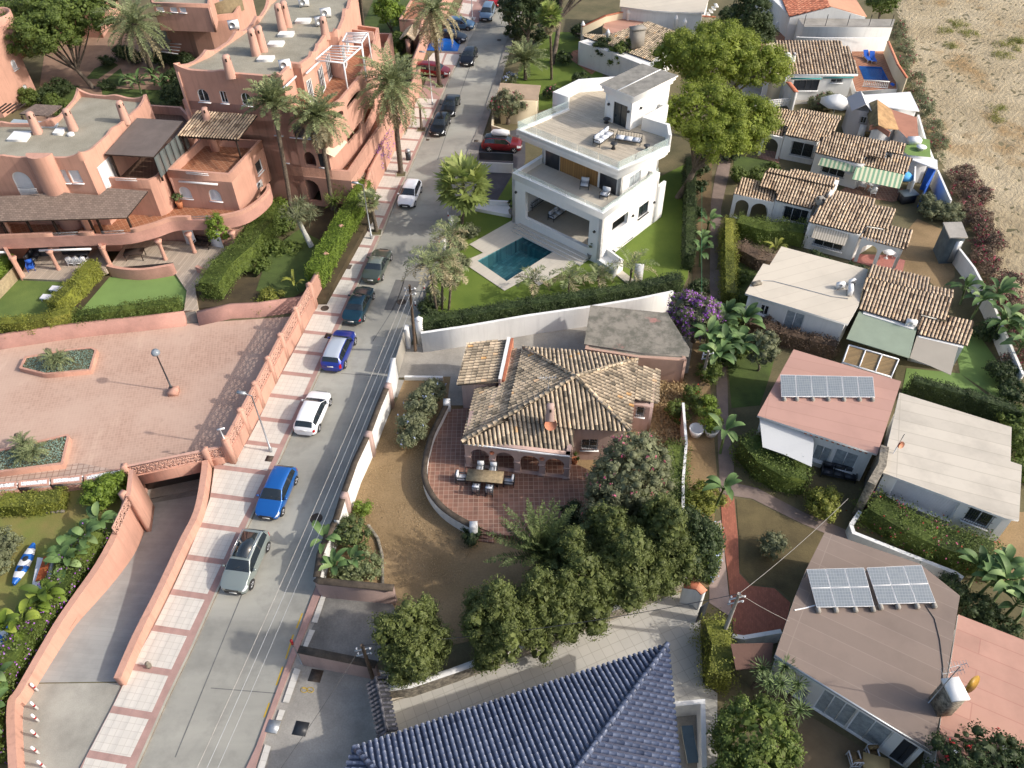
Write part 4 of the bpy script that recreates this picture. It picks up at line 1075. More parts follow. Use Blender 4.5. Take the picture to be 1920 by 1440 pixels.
pooly('swimming_pool','slate tiled teal swimming pool in the patio of the white villa',[Vector((p.x,p.y,.35))for p in pool],.36,1.35,SLATE,watermat('teal water',(.008,.07,.095)),stp)
PATH=stucco('worn path paving',hexc('#8f7e74'),.2,.9,bump=.3,stain=.35)
sheet('path',[[(1350,295),(1372,295),(1366,330),(1352,390),(1351,520),(1352,640),(1364,715),(1366,800),(1376,860),(1376,928),(1351,928),(1347,860),(1343,720),(1334,640),(1331,520),(1333,380),(1341,330)]],.02,PATH)
REDP=stucco('red painted paving',hexc('#9c6049'),.14,.9,bump=.3,stain=.35)
REDPATH=tiles('red brick path',hexc('#a3644f'),hexc('#85503f'),(.22,.11),RD,.06,.2,.8,stain=.25,offset=.5)
sheet('path',[[(1351,928),(1376,928),(1384,1010),(1386,1075),(1408,1098),(1452,1103),(1482,1130),(1474,1172),(1462,1186),(1376,1192),(1365,1080),(1355,1000)]],.024,REDPATH)
sheet('path',[[(1376,905),(1420,915),(1510,962),(1610,1003),(1720,1050),(1790,1085),(1790,1102),(1700,1068),(1590,1018),(1500,980),(1410,935),(1376,930)]],.022,PATH)
sheet('path',[[(1330,985),(1352,975),(1366,1110),(1375,1160),(1330,1130)]],.02,stucco('pale pink paving',hexc('#b7a096'),.15,.8,stain=.3))
sheet('dry_garden',[[(1380,935),(1410,938),(1500,983),(1545,1000),(1512,1068),(1486,1125),(1452,1100),(1408,1095),(1388,1070),(1386,1010)]],.016,stucco('brown lawn',hexc('#6d6141'),.3,.6,bump=.8,bscale=10,stain=.3))
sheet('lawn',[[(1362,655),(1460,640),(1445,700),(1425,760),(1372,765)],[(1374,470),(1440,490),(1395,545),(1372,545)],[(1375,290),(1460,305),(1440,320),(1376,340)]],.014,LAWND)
sheet('lawn',[[(1700,690),(1800,700),(1900,780),(1915,800),(1690,740)],[(1790,640),(1830,620),(1900,720),(1890,760),(1800,700)]],.016,LAWNB)
sheet('lawn',[[(1880,960),(2000,960),(2000,1120),(1850,1080)]],.014,FIN)
sheet('yard',[[(1600,530),(1680,455),(1720,410),(1790,440),(1790,520),(1760,545),(1740,525)]],.012,FIN)
sheet('strip_garden',[[(1296,300),(1335,300),(1332,520),(1335,660),(1300,600)]],.012,stucco('strip soil',hexc('#7d6a4c'),.3,.8,bump=.8))
sheet('lawn',[[(955,165),(1015,60),(1075,60),(1130,130),(1130,170),(1060,200),(950,215)]],.01,VLAWN)
sheet('terrace',[[(1075,95),(1100,90),(1130,120),(1110,140),(1065,108)]],.02,TERRA2)
sheet('terrace',[[(1395,60),(1480,60),(1500,95),(1385,95)]],.012,TERRA2)
sheet('lawn',[[(1395,30),(1460,25),(1450,55),(1400,55)]],.02,LAWND)
sheet('terrace',[[(1380,150),(1475,150),(1600,160),(1600,190),(1500,195),(1400,210)]],.012,CONC)
sheet('driveway',[[(893,345),(893,300),(905,255),(985,240),(985,300),(962,390),(905,380)]],.03,stucco('dark driveway',hexc('#56555a'),.2,.8,bump=.3))
t=NT('raked sand');co=t.co();wv=t.n('ShaderNodeTexWave');wv.wave_type='BANDS';wv.inputs['Scale'].default_value=.55;wv.inputs['Distortion'].default_value=9;wv.inputs['Detail'].default_value=4;wv.inputs['Detail Scale'].default_value=.5
t.l(t.co(rot=.5,scale=(.9,1.5,1)),wv.inputs['Vector']);nz=t.noise(2.5,6,.7,t.co(rot=.6,scale=(2.2,.8,1)));n3=t.noise(.09,6,.6);n4=t.noise(7,4,.6)
c=t.mix(t.rng(n3,.4,.6),hexc('#c1b294'),hexc('#ab9b7c'));c=t.mix(t.rng(nz,.54,.66,0,.55),c,hexc('#7d6e58'));c=t.mix(t.rng(t.noise(.07,5,.6,t.co(scale=(1.4,1,1))),.56,.66,0,.75),c,hexc('#9a7b4d'))
t.l(c,t.b.inputs['Base Color']);t.b.inputs['Roughness'].default_value=.95
ad=t.n('ShaderNodeMath',operation='ADD');mm=t.n('ShaderNodeMath',operation='MULTIPLY');mm.inputs[1].default_value=.35
t.l(wv.outputs[1],mm.inputs[0]);mm.inputs[1].default_value=.12;t.l(mm.outputs[0],ad.inputs[0]);t.l(nz,ad.inputs[1]);t.bump(ad.outputs[0],1.0,.35);SAND=t.m
sp_=PL([(1668,-60),(1700,90),(1722,215),(1765,300),(1835,440),(1880,560),(2000,760),(2600,760),(2600,-60)],0)
def sandz(X,Y):
 a=X*.86+Y*.5;q=np.sin(a*2.6+3*np.sin(Y*.11+X*.05)+1.5*np.sin(X*.23))*.5+.5
 msk=np.clip(np.sin(X*.13+1)*np.sin(Y*.09+2)*1.6+.55,0,1)
 return .02+.06*q*msk+.03*np.abs(np.sin(X*3.1+Y*1.7)*np.sin(Y*2.9-X))+.09*np.clip(np.sin(X*.31)*np.sin(Y*.27),0,1)
nx,ny=300,330;x0,x1,y0,y1=28.,150.,36.,170.
X,Y=np.meshgrid(np.linspace(x0,x1,nx),np.linspace(y0,y1,ny));Z=sandz(X,Y)+rng.normal(size=X.shape)*.05
XB=np.interp(Y,[p.y for p in sp_[:7]][::-1],[p.x for p in sp_[:7]][::-1])
keep=X>XB-.4
V=np.stack([X,Y,np.where(X<XB+.3,.0,Z)],2).reshape(-1,3);I=np.arange(nx*ny).reshape(ny,nx)
qd=np.stack([I[:-1,:-1],I[:-1,1:],I[1:,1:],I[1:,:-1]],2);kk=keep[:-1,:-1]&keep[1:,1:]&keep[1:,:-1]
b=MB();b.arr(V,qd[kk],SAND,np.full(kk.sum(),.5));b.build('waste_ground',kind='structure',smooth=True)
# --- building helpers
def proj(v):
 r=RW.T@(np.array(v[:])-np.array([0,0,HC]));return 960+FPX*r[0]/r[2],720+FPX*r[1]/r[2]
def opx(F,xl,yl,xr,yr,yt,arch=0):
 u0,za=F.uz(xl,yl);u1,zb=F.uz(xr,yr);z0=(za+zb)/2;uc=(u0+u1)/2;lo,hi=z0,z0+8
 for _ in range(30):
  m_=(lo+hi)/2
  if proj(F.pt(uc,m_))[1]>yt:lo=m_
  else:hi=m_
 return F.add(min(u0,u1),max(u0,u1),z0,lo,arch)
def block(t,pts,z0,z1,wm,rm,par=.5,slab=0,ov=.2,ops=None,th=.22,capm=None,skip=(),wave=0):
 """walls with real openings, roof sunk behind a parapet (par) or an overhanging slab (slab thick)
    pts ccw world points; ops {edge: [(style, xl, yl, xr, yr, ytop, arch, mullions)]} in photo points"""
 wp=[Vector((p.x,p.y,0))for p in pts]if not slab else shrink(pts,ov)
 b=MB();n=len(wp);zt=z1-(par if not slab else slab);faces=[]
 for i in range(n):
  F=Face(wp[i],wp[(i+1)%n],z0,zt,th);faces.append(F)
  if i in skip:continue
  todo=[]
  for o in(ops or{}).get(i,[]):
   st,xl,yl,xr,yr,yt=o[:6];ar=o[6]if len(o)>6 else 0;mu=o[7]if len(o)>7 else 1
   r=opx(F,xl,yl,xr,yr,yt,ar)
   if r:todo.append((st,r,mu))
  F.build(b,wm);F.todo=todo
 if wave:
  ring=[]
  for i in range(n):
   a,c=wp[i],wp[(i+1)%n];L=(c-a).length;k=max(2,int(L/.35))
   for j in range(k):
    x=L*j/k;d=min(x,L-x);h=.9*max(0,1-d/1.5)**1.6 if L>2.5 else .35
    if L>6:h+=.35*max(0,1-abs(x-L*.45)/1.2)**1.3
    q=a.lerp(c,j/k);ring.append(Vector((q.x,q.y,z1-.25+wave*(round(h/.14)*.14*.6+h*.4))))
  b.wall(ring,zt-.001,None,th+.02,wm,closed=True,side=1)
 elif not slab:b.wall([(p.x,p.y)for p in wp],zt-.001,z1,th+.02,wm,capm or wm,closed=True,side=1)
 b.build('wall',t)
 for F in faces:
  for st,r,mu in getattr(F,'todo',[]):
   if st!='open':window(t,F,r,st,mu)
 r=MB()
 if slab:r.prism([Vector((p.x,p.y,0))for p in pts],z1-slab,z1,rm[1]if isinstance(rm,tuple)else wm,rm[0]if isinstance(rm,tuple)else rm,bottom=True)
 else:r.prism(shrink([Vector((p.x,p.y,0))for p in wp],th*.8),zt-.15,zt+.02,rm)
 r.build('roof',t)
 return faces
def chimney(t,px,py,z,h,m,w_=.5,name='chimney',rz=0.2):
 p=P(px,py,z);b=MB();R=Matrix.Rotation(rz,3,'Z')
 vs=[]
 for(zz,s_)in((-.1,1.15),(h*.75,.9),(h*.92,.86),(h,.55)):
  for a,c in((-1,-1),(1,-1),(1,1),(-1,1)):vs.append(p+R@Vector((a*w_/2*s_,c*w_/2*s_,zz)))
 fs=[(4*i+k,4*i+(k+1)%4,4*i+4+(k+1)%4,4*i+4+k)for i in range(3)for k in range(4)]+[(12,13,14,15)]
 b.add(vs,fs,m);o=b.build(name,t)
 h_=MB()
 for a in range(4):
  d=R@Vector((math.cos(a*math.pi/2),math.sin(a*math.pi/2),0));h_.box(p+d*w_*.435+Vector((0,0,h*.82)),(.14,.06,.26),DKWOOD,rz+a*math.pi/2+math.pi/2)
 h_.build('smoke_hole',o);return o
def acunit(t,px,py,z,rz=0,s=1.0,name='air_conditioner'):
 p=P(px,py,z);b=MB();b.box(p+Vector((0,0,.38*s)),(.85*s,.34*s,.62*s),WHITEPL,rz)
 R=Matrix.Rotation(rz,3,'Z')
 for k in(-1,1):b.box(p+R@Vector((k*.3*s,0,.035)),(.08,.4*s,.07),DARKM,rz)
 o=b.build(name,t);g=MB();c=p+R@Vector((-.12*s,-.175*s,.4*s))
 g.tube([c,c+R@Vector((0,-.02,0))],.22*s,STEEL,16);g.build('fan_grille',o);return o
def awnbox(t,A,B,m=None):
 b=MB();b.bar(A,B,.16,.14,m or WHITEPL);return b.build('awning_case',t)
def rail(t,a,c,z0,h=.45,m=None,name='railing',step=.12):
 b=MB();a=Vector((a.x,a.y,z0));c=Vector((c.x,c.y,z0));L=(c-a).length;m=m or STEEL
 for zz in(.08,h):b.bar(a+Vector((0,0,zz)),c+Vector((0,0,zz)),.035,.035,m)
 for k in range(int(L/step)+1):
  q=a.lerp(c,min(1,k*step/L));b.bar(q+Vector((0,0,.08)),q+Vector((0,0,h)),.02,.02,m)
 b.build(name,t)
def lattice(b,A,B,z0,z1,m,cell=.3,th=.1):
 """ornamental block screen, open between the bars"""
 A=Vector((A.x,A.y,0));B=Vector((B.x,B.y,0));d=B-A;L=d.length;d.normalize();nx=max(1,round(L/cell));nz=max(1,round((z1-z0)/cell));cx=L/nx;cz=(z1-z0)/nz
 Z=Vector((0,0,1))
 for j in range(nz+1):b.bar(A+Z*(z0+j*cz),B+Z*(z0+j*cz),th,.055,m)
 for i in range(nx+1):b.bar(A+d*i*cx+Z*z0,A+d*i*cx+Z*z1,th*.98,.05,m)
 for i in range(nx):
  for j in range(nz):
   p=A+d*i*cx+Z*(z0+j*cz);q=p+d*cx+Z*cz
   if(i+j)%2:b.bar(p,q,th*.9,.06,m)
   else:b.bar(p+Z*cz,p+d*cx,th*.9,.06,m)
LW_=[(422,825),(477,722),(525,631),(580,536),(640,427),(672,367)]
tw=thing('boundary_wall','long pink wall with openwork panels between courtyard and pavement','wall',P(455,842,0))
top=PL(LW_,2.5)
b=MB();b.wall(top[:4],-.02,1.45,.3,PINK);b.wall(top[3:],-.02,2.4,.3,PINK,cap=(.03,.06));b.build('wall',tw)
b=MB();lattice(b,top[0],top[1],1.48,2.38,PINK2);lattice(b,top[1],top[2],1.48,2.38,PINK2);lattice(b,top[2],top[3],1.48,2.38,PINK2);b.wall(top[:4],2.4,2.52,.2,PINK);b.build('openwork_panel',tw)
for p in top[:4]+[top[0].lerp(top[1],.5),top[1].lerp(top[2],.5),top[2].lerp(top[3],.5),top[4],top[3].lerp(top[4],.5)]:
 b=MB();b.box((p.x,p.y,1.34),(.42,.42,2.7),PINK,RD);b.lathe([(.3,0),(.22,.1),(.02,.16)],(p.x,p.y,2.69),PINK,4);b.build('pillar',tw)
tw=thing('boundary_wall','tall pink street wall under the purple bougainvillea, beside the big palm','wall',P(715,325,0))
top2=PL([(682,358),(694,318),(735,238),(770,160),(786,128)],2.7);b=MB();b.wall(top2,-.02,2.7,.3,PINK,cap=(.04,.06));b.build('wall',tw)
for p in(top2[1],top2[2],top2[3],top2[1].lerp(top2[2],.5)):
 b=MB();b.box((p.x,p.y,1.4),(.42,.42,2.85),PINK,RD);b.build('pillar',tw)
tw=thing('boundary_wall','pink street wall behind the side bays near the far tall palm','wall',P(800,120,0))
top3=PL([(771,122),(785,88),(795,60),(826,8),(850,-40)],2.4);b=MB();b.wall(top3,0,2.4,.3,PINK,cap=(.04,.06));b.build('wall',tw)
def porch(label,px,py,w_,d_,h,mat,rz):
 t=thing('gate_porch',label,'porch',P(px,py,0),rz);p=P(px,py,0);R=Matrix.Rotation(rz,3,'Z');b=MB()
 for a in(-1,1):b=MB();b.box(p+R@Vector((a*w_*.42,0,h/2)),(.25,.5,h),PINK,rz);b.build('pillar',t)
 b=MB()
 for s_ in(-1,1):
  q=[p+R@Vector((-w_/2,0,h+.7)),p+R@Vector((w_/2,0,h+.7)),p+R@Vector((w_/2,s_*d_/2,h)),p+R@Vector((-w_/2,s_*d_/2,h))]
  if s_>0:q=q[::-1]
  tileroof(b,q,R@Vector((0,s_,0)),mat,.26)
 b.build('roof',t);b=MB();b.box(p+Vector((0,0,h*.45)),(w_*.75,.06,h*.9),DKWOOD,rz);b.build('gate',t)
porch('small tiled gate porch in the pink wall at the foot of the dark garden',672,372,2.2,1.6,2.3,TILE_OLD,RD)
porch('tiled gate porch in the pink wall under the far tall palm',772,100,3.2,1.8,2.4,TILE_OLD,RD)
# --- garage ramp walls and portal
tw=thing('ramp_wall','thick curved salmon wall between the pavement and the garage ramp','wall',P(222,1280,0))
b=MB();ln=smoothline([tuple(p)for p in[P(x,y,1.05)for x,y in((219,1271),(254,1191),(296,1108),(340,1015),(369,955),(382,885),(384,862))]],4)
b.wall([Vector(p)for p in ln],-2.6,1.0,.42,PINK);b.build('wall',tw,smooth=False)
tw=thing('ramp_wall','tall curved salmon retaining wall on the garden side of the garage ramp','wall',P(150,1150,0))
b=MB();ln=smoothline([tuple(P(x,y,1.0))for x,y in((236,935),(222,985),(186,1055),(135,1128),(102,1178),(38,1290),(20,1325),(24,1450),(30,1560))],4)
b.wall([Vector(p)for p in ln],-2.6,1.0,.42,PINK,side=0);b.build('wall',tw)
b=MB();lt=PL([(244,905),(240,935),(216,995)],1.9);b.wall([Vector(p)for p in PL([(246,880),(240,930)],1.9)],-2.6,1.9,.3,PINK)
lattice(b,P(240,933,1.6),P(212,992,1.6),1.0,1.75,PINK2);b.build('openwork_panel',tw)
b=MB();p=P(230,925,1.9);b.box((p.x,p.y,.5),(.4,.4,3),PINK,1.2);b.build('pillar',tw)
tp_=thing('garage_portal','pink parapet with openwork blocks above the dark garage entrance','gate',P(300,900,0))
a,c=P(243,893,.7),P(392,862,.7);b=MB();a=Vector((a.x,a.y,0));c=Vector((c.x,c.y,0))
b.wall([a,c],-.25,.75,.32,PINK);e=P(428,853,.7);b.wall([Vector((c.x,c.y,0)),Vector((e.x,e.y,0))],-.02,.75,.32,PINK);b.build('wall',tp_)
b=MB();lattice(b,a,c,.78,1.65,PINK2);lattice(b,c,Vector((e.x,e.y,0)),.78,1.65,PINK2);b.wall([a,c,Vector((e.x,e.y,0))],1.67,1.77,.2,PINK2);b.build('openwork_panel',tp_)
for q in(a,c,e):
 b=MB();b.box((q.x,q.y,.8),(.4,.4,2.2),PINK,.2);b.build('pillar',tp_)
b=MB();d_=(c-a).normalized();nn=Vector((-d_.y,d_.x,0));b.wall([a+nn*1.2,c+nn*1.2],-2.5,-.1,.05,stucco('garage door',(.045,.04,.038),.2,1,rough=.5));b.wall([a+nn*.1,a+nn*3],-2.6,.0,.3,PINK);b.build('garage_door',tp_)
b=MB();b.prism([a+d_*.1+nn*.3,c+d_*-.1+nn*.3,c+nn*1.2,a+nn*1.2],-2.6,-2.4,CONC);b.build('threshold',tp_)
for i,(x0,x1)in enumerate(((-60,31),(35,92),(96,153),(158,240))):
 def yb(x):return 914-(x+10)*.088 if x<150 else 900-(x-150)*.17
 t=thing('planter_wall',('pink rubble planter filled with white pebbles at the left edge','short pink planter with white pebbles, second from the left','pink planter with white pebbles behind the clipped yellow hedge','pink pebble planter ending at the garage parapet')[i],'planter',P((x0+x1)/2,yb((x0+x1)/2),0),0,'pebble planters')
 pts=[P(x0,yb(x0)+4,.85),P(x1,yb(x1)+4,.85),P(x1,yb(x1)-9,.85),P(x0,yb(x0)-9,.85)]
 b=MB();b.wall(ccw(pts),0,.85,.14,ROUGHP,PINK,closed=True,side=1);b.build('wall',t)
 b=MB();b.prism([Vector(p)for p in pts],.6,.78,WHITE)
 for k in range(160):
  u,v=random.random(),random.random();q=pts[0].lerp(pts[1],u).lerp(pts[3].lerp(pts[2],u),v*.7+.15);ico(b,(q.x,q.y,.8),(.09,.07,.05),WHITE)
 b.build('pebbles',t)
tw=thing('retaining_wall','rough pink retaining wall below the raised gardens, along the courtyard','wall',P(200,620,0))
b=MB()
for seg in([(-60,640),(17,627),(147,608),(275,595),(343,587)],[(368,587),(430,573),(480,571),(567,559)]):
 tpn=PL(seg,1.15);bt=PL([(x+(8 if k<99 else 0),y+20)for k,(x,y)in enumerate(seg)],0.02)
 vs=[];n=len(tpn)
 for k in range(n):
  s2=(1,1);f0=Vector((tpn[k].x,tpn[k].y-.35,0));vs+=[f0,tpn[k],tpn[k]+Vector((0,.3,0)),Vector((tpn[k].x,tpn[k].y+.3,0))]
 fs=[]
 for k in range(n-1):a=4*k;fs+=[(a,a+4,a+5,a+1),(a+1,a+5,a+6,a+2),(a+2,a+6,a+7,a+3)]
 fs+=[(0,1,2,3),(4*n-4,4*n-1,4*n-2,4*n-3)];b.add(vs,fs,ROUGHP)
b.build('wall',tw)
b=MB();b.slab([P(343,582,.95),P(348,606,.03),P(371,605,.03),P(366,580,.95)],.3,CONCD);b.build('steps',tw)
b=MB();q=PL([(0,626),(12,626),(22,645),(4,648)],.0)
for k in range(9):b.bar(P(0+k*2.2,645-.2*k,.05),P(-4+k*2.1,626,1.1),.03,.03,STEEL)
b.build('gate',None,'small grey metal gate in the rough pink wall at the left edge','gate')
for lab,pl,hh in(('pink edged planter of blue green groundcover in the middle of the courtyard',[(35,690),(84,702),(170,694),(182,655),(172,650),(120,655),(46,668)],.45),('pink edged planter of groundcover at the left edge of the courtyard',[(-60,893),(0,885),(118,870),(130,818),(128,813),(100,819),(0,842),(-60,850)],.55)):
 t=thing('planter',lab,'planter',P(*pl[0],0));pts=PL(pl,hh);b=MB();b.wall(ccw(pts),0,hh,.18,PINK,closed=True,side=1);b.build('kerb',t)
 b=MB();b.prism([Vector(p)for p in shrink(pts,.15)],0,hh-.1,SOIL);b.build('soil',t)
 groundveg('groundcover','low blue green succulents filling the '+lab.split(' planter')[0]+' planter '+('in the middle' if hh<.5 else 'at the left edge'),[Vector((p.x,p.y,hh))for p in shrink(pts,.2)],hh-.1,.16,G_BLUE,170,.12,kind='stuff',cat='groundcover')
ta=thing('apartment_building','pink apartment building with wavy balcony band and shingle canopy, at the left edge','building',P(186,480,0))
FLA=3.5
A4=PL([(-120,290),(152,291),(277,181),(146,169),(94,226),(-120,224)],10.4)
block(ta,A4,.6,10.4,PINK,GRAVEL,par=.55,wave=.6,ops={0:[('shutter',38.5,366,73,368.5,322,1,0),('shutter',112.5,342,133,343.5,318.5),('shutter',136.5,342.5,157,344,319.5)]})
b=MB()
p=P(112,368,7.0)
pr=[(P(77,283,10.95).x,P(77,283,10.95).y)]
c0=A4[0].lerp(A4[1],.72);d_=(A4[1]-A4[0]).normalized();nn=Vector((d_.y,-d_.x,0))
arc=[c0+d_*(1.1*math.cos(a))+nn*(.95*math.sin(a))for a in[math.pi-k*math.pi/12 for k in range(13)]]
b.prism([Vector((q.x,q.y,0))for q in arc],3,10.6,PINK);b.build('curved_bay',ta,smooth=False)
rail(ta,P(40,367,7),P(76,369,7),6.9,.9,STEEL)
for(x,y)in((72,250),(139,244),(237,229)):chimney(ta,x,y,9.85,2.0,PINK2,.62)
b=MB()
for(x0,y0,x1,y1)in((12,262,60,246),(98,250,122,240)):
 b.prism(PL([(x0,y0),(x0+(x1-x0)*.75,y0+1),(x1,y1),(x0+(x1-x0)*.3,y1)],10.05),9.8,10.08,WHITE)
b.prism(PL([(14,236),(106,240),(110,231),(26,224)],9.9),9.85,9.95,stucco('pale sealing',hexc('#a9b5bb'),.2,1));p=P(133,253,9.9);b.lathe([(.3,-.1),(.3,.15),(.2,.22),(.01,.22)],p,WHITE,14)
b.build('roof_hatch',ta)
b=MB();q=PL([(-120,478),(60,476),(185,466),(235,452),(330,447),(395,452),(440,462),(480,420),(490,380)],1.0);b.wall([(p.x,p.y)for p in q],.6,3.2,.25,PINK)
for(x,y,x2,y2)in((186,466,207,500),(17,478,42,522)):b.wall([P(x,y,1),P(x2,y2,1)],.8,3.2,.25,PINK)
b.build('wall',ta)
for(xl,yl,xr,yr)in((352,452,372,455),(398,455,421,460),(120,472,150,470),(70,476,100,474)):
 a,c=P(xl,yl+1.5,1.0),P(xr,yr+1.5,1.0);b=MB();b.wall([Vector((a.x,a.y-.3,0)),Vector((c.x,c.y-.3,0))],1.0,3.0,.06,W_FRAME if xl>300 else DARKP);b.build('door',ta)
band=smoothline([tuple(P(x,y,4.4))for x,y in((-120,442),(0,440),(97,436),(160,434),(232,431),(284,419),(320,407),(357,405),(405,404),(450,395),(480,378),(500,358),(503,344))],5)
b=MB();bp_=[Vector(p)for p in band];b.wall(bp_,3.0,4.05,.28,ROUGHP)
def notch(x):return 97<x<145 or 188<x<232 or 360<x<405
seg=[]
for q in bp_+[None]:
 if q is not None and not notch(proj((q.x,q.y,4.4))[0]):seg.append(q)
 else:
  if len(seg)>1:b.wall(seg,4.049,4.4,.28,PINK)
  seg=[]
b.build('balcony_band',ta)
for x0,y0,x1,y1 in((97,436,145,434),(190,433,232,431),(359,405,407,404)):rail(ta,P(x0,y0,4.4),P(x1,y1,4.4),4.0,.36,STEEL)
fl_=[Vector((p.x,p.y,0))for p in bp_]+PL([(449,393),(324,388),(300,400),(281,407),(237,385),(180,380),(-120,385)],FLA)
b=MB();b.prism(fl_,3.2,FLA,PINK,TERRA2,bottom=True);b.build('balcony_floor',ta)
for i,(x,y)in enumerate(((110,505),(310,486),(365,473),(43,518),(207,497),(445,470))):
 p=P(x,y,1.0);b=MB();b.lathe([(.2,-.2),(.2,.1),(.17,.2),(.17,1.6),(.26,1.85),(.34,2.05)],p,PINK,14);b.build('column',ta,smooth=True)
sheet('terrace',[[(37,522),(60,470),(190,462),(207,500),(158,527)]],1.0,DECKL,th=.5)
sheet('terrace',[[(203,503),(240,450),(440,455),(470,430),(470,490),(395,520),(365,535),(372,580),(345,583),(350,545),(328,512),(325,492)]],.98,DECKL,th=.5)
b=MB();b.wall([Vector(p)for p in smoothline([tuple(P(x,y,1.9))for x,y in((200,497),(230,503),(270,504),(325,495))],4)],.6,1.9,.3,ROUGHP,PINK);b.build('garden_wall',None,'curved rough pink garden wall between the terrace and the right lawn','wall')
b=MB();b.wall([Vector(p)for p in smoothline([tuple(P(x,y,1.6))for x,y in((368,498),(385,506),(405,510))],4)],.6,1.6,.3,ROUGHP,PINK);b.build('garden_wall',None,'short curved pink wall stub beside the boarded path and the big hedge','wall')
A0,n0=plane3((0,417,6.0),(237,408,6.0),(202,352,7.3))
can=[hit(x,y,A0,n0)for x,y in((-120,418),(237,408),(277,358),(202,352),(186,366),(110,360),(37,366),(-120,372))]
b=MB();b.slab(can,.12,SHINGLE,DKWOOD);b.build('shingle_canopy',ta)
for(x,y)in((245,431),(190,437),(108,440),(60,441),(12,443),(175,437)):
 p=P(x,y,4.05);b=MB();b.box((p.x,p.y+.25,4.75),(.16,.16,2.5),DKWOOD);b.build('post',ta)
for(x0,y0,x1,y1)in((181,430,162,440),(14,432,22,448)):
 b=MB();b.wall([P(x0,y0-18,3.6),P(x1,y1-6,3.6)],3.4,5.6,.2,PINK);b.build('partition',ta)
b=MB();b.wall([P(30,410,3.6),P(160,406,3.6),P(250,392,3.6)],3.5,5.9,.2,PINK);b.build('wall',ta)
awnbox(ta,P(76,466,3.0)+Vector((0,-.3,0)),P(173,463,3.0)+Vector((0,-.3,0)));awnbox(ta,P(-60,470,3.0)+Vector((0,-.3,0)),P(17,469,3.0)+Vector((0,-.3,0)))
arc=smoothline([tuple(P(x,y,7.2))for x,y in((277,338),(292,332),(303,321),(308,306),(318,290))],4)
B4=PL([(196,333),(240,336)],7.2)+[Vector(p)for p in arc]+PL([(378,240),(340,200),(265,195),(240,230),(152,300)],7.2)
block(ta,B4,FLA-.4,7.2,PINK,tiles('dark terrace floor',hexc('#5a4335'),hexc('#7b6352'),(.3,.3),.3,.05),par=.85,th=.22,ops={0:[]})
b=MB();A0,n0=plane3((196,289,9.2),(287,294,9.2),(257,222,9.7));cn=[hit(x,y,A0,n0)for x,y in((196,289),(288,294),(343,227),(257,221))]
b.slab(cn,.12,stucco('dark felt roof',hexc('#6f6560'),.15,.8,bump=.3),DKWOOD);b.build('flat_canopy',ta)
for q in(cn[0]+Vector((.3,.3,0)),cn[1]+Vector((-.1,.3,0))):b=MB();b.box((q.x,q.y,7.9),(.16,.16,2.4),DKWOOD);b.build('post',ta)
b=MB()
for k in range(6):q=cn[1].lerp(cn[2],k/6);q2=cn[1].lerp(cn[2],(k+.86)/6);b.wall([q,q2],7.2,9.1,.05,plain('smoky panel',(.12,.14,.14),.15))
b.build('glazed_side',ta)
a,c=P(202,330,6.4),P(230,326,6.4);
b=MB();w1=A4[1].lerp(A4[2],.1);w2=A4[1].lerp(A4[2],.28);nx_=(A4[2]-A4[1]).normalized();o_=Vector((nx_.y,-nx_.x,0))*.05;b.wall([w1+o_,w2+o_],6.4,8.6,.06,W_FRAME);b.build('door',ta)
rail(ta,P(218,340,7.2),P(258,341,7.2),7.22,.3,W_FRAME)
C4=PL([(312,318),(430,327),(495,256),(376,250)],7.3)
C4[2]=P(490,262,7.3);C4[3]=P(378,257,7.3)
fc=block(ta,C4,FLA-.4,7.3,PINK,TERRA2,par=.8,ops={0:[('shutter',340,371,362,373,350,1,0),('shutter',395,376,417,378,355,1,0)],1:[('white',484,330,494,317,302,0,0)]})
b=MB();A0,n0=plane3((331,254,9.0),(447,260,9.0),(483,217,10.0));tr_=[hit(x,y,A0,n0)for x,y in((331,254),(447,261),(483,216),(369,207))]
tileroof(b,tr_,tr_[0]-tr_[3],TILE_TAN,.26,.4,.07,DKWOOD);b.build('tiled_pergola',ta)
for q,s_ in((tr_[0],.35),(tr_[1],-.35)):b=MB();b.box((q.x+s_,q.y+.3,7.7),(.14,.14,2.5),DKWOOD);b.build('post',ta)
b=MB();b.bar(tr_[0]-Vector((0,-.15,.16)),tr_[1]-Vector((0,-.15,.16)),.12,.18,DKWOOD)
for k in range(9):q=tr_[0].lerp(tr_[1],(k+.5)/9);b.bar(q-Vector((0,.12,.14)),q+Vector((0,.5,-.05)),.08,.1,DKWOOD)
b.build('pergola_beam',ta)
chimney(ta,391,231,9.3,1.5,PINK2,.6)
b=MB();p=P(405,283,6.5);b.box((p.x,p.y,7.5),(.7,.5,2.2),PINK);b.build('barbecue_chimney',ta)
F=fc[0];p0=F.pt(F.L*.16,6.3,.2);p1=F.pt(F.L*.78,6.3,.2);awnbox(ta,p0,p1)
acunit(ta,486,352,FLA,1.2);rail(ta,P(350,327,7.3),P(392,331,7.3),7.3,.25,W_FRAME)
b=MB();q=PL([(312,317),(342,278)],7.2);b.wall(q,6,8.1,.2,PINK,cap=(.02,.04));b.build('partition',ta)
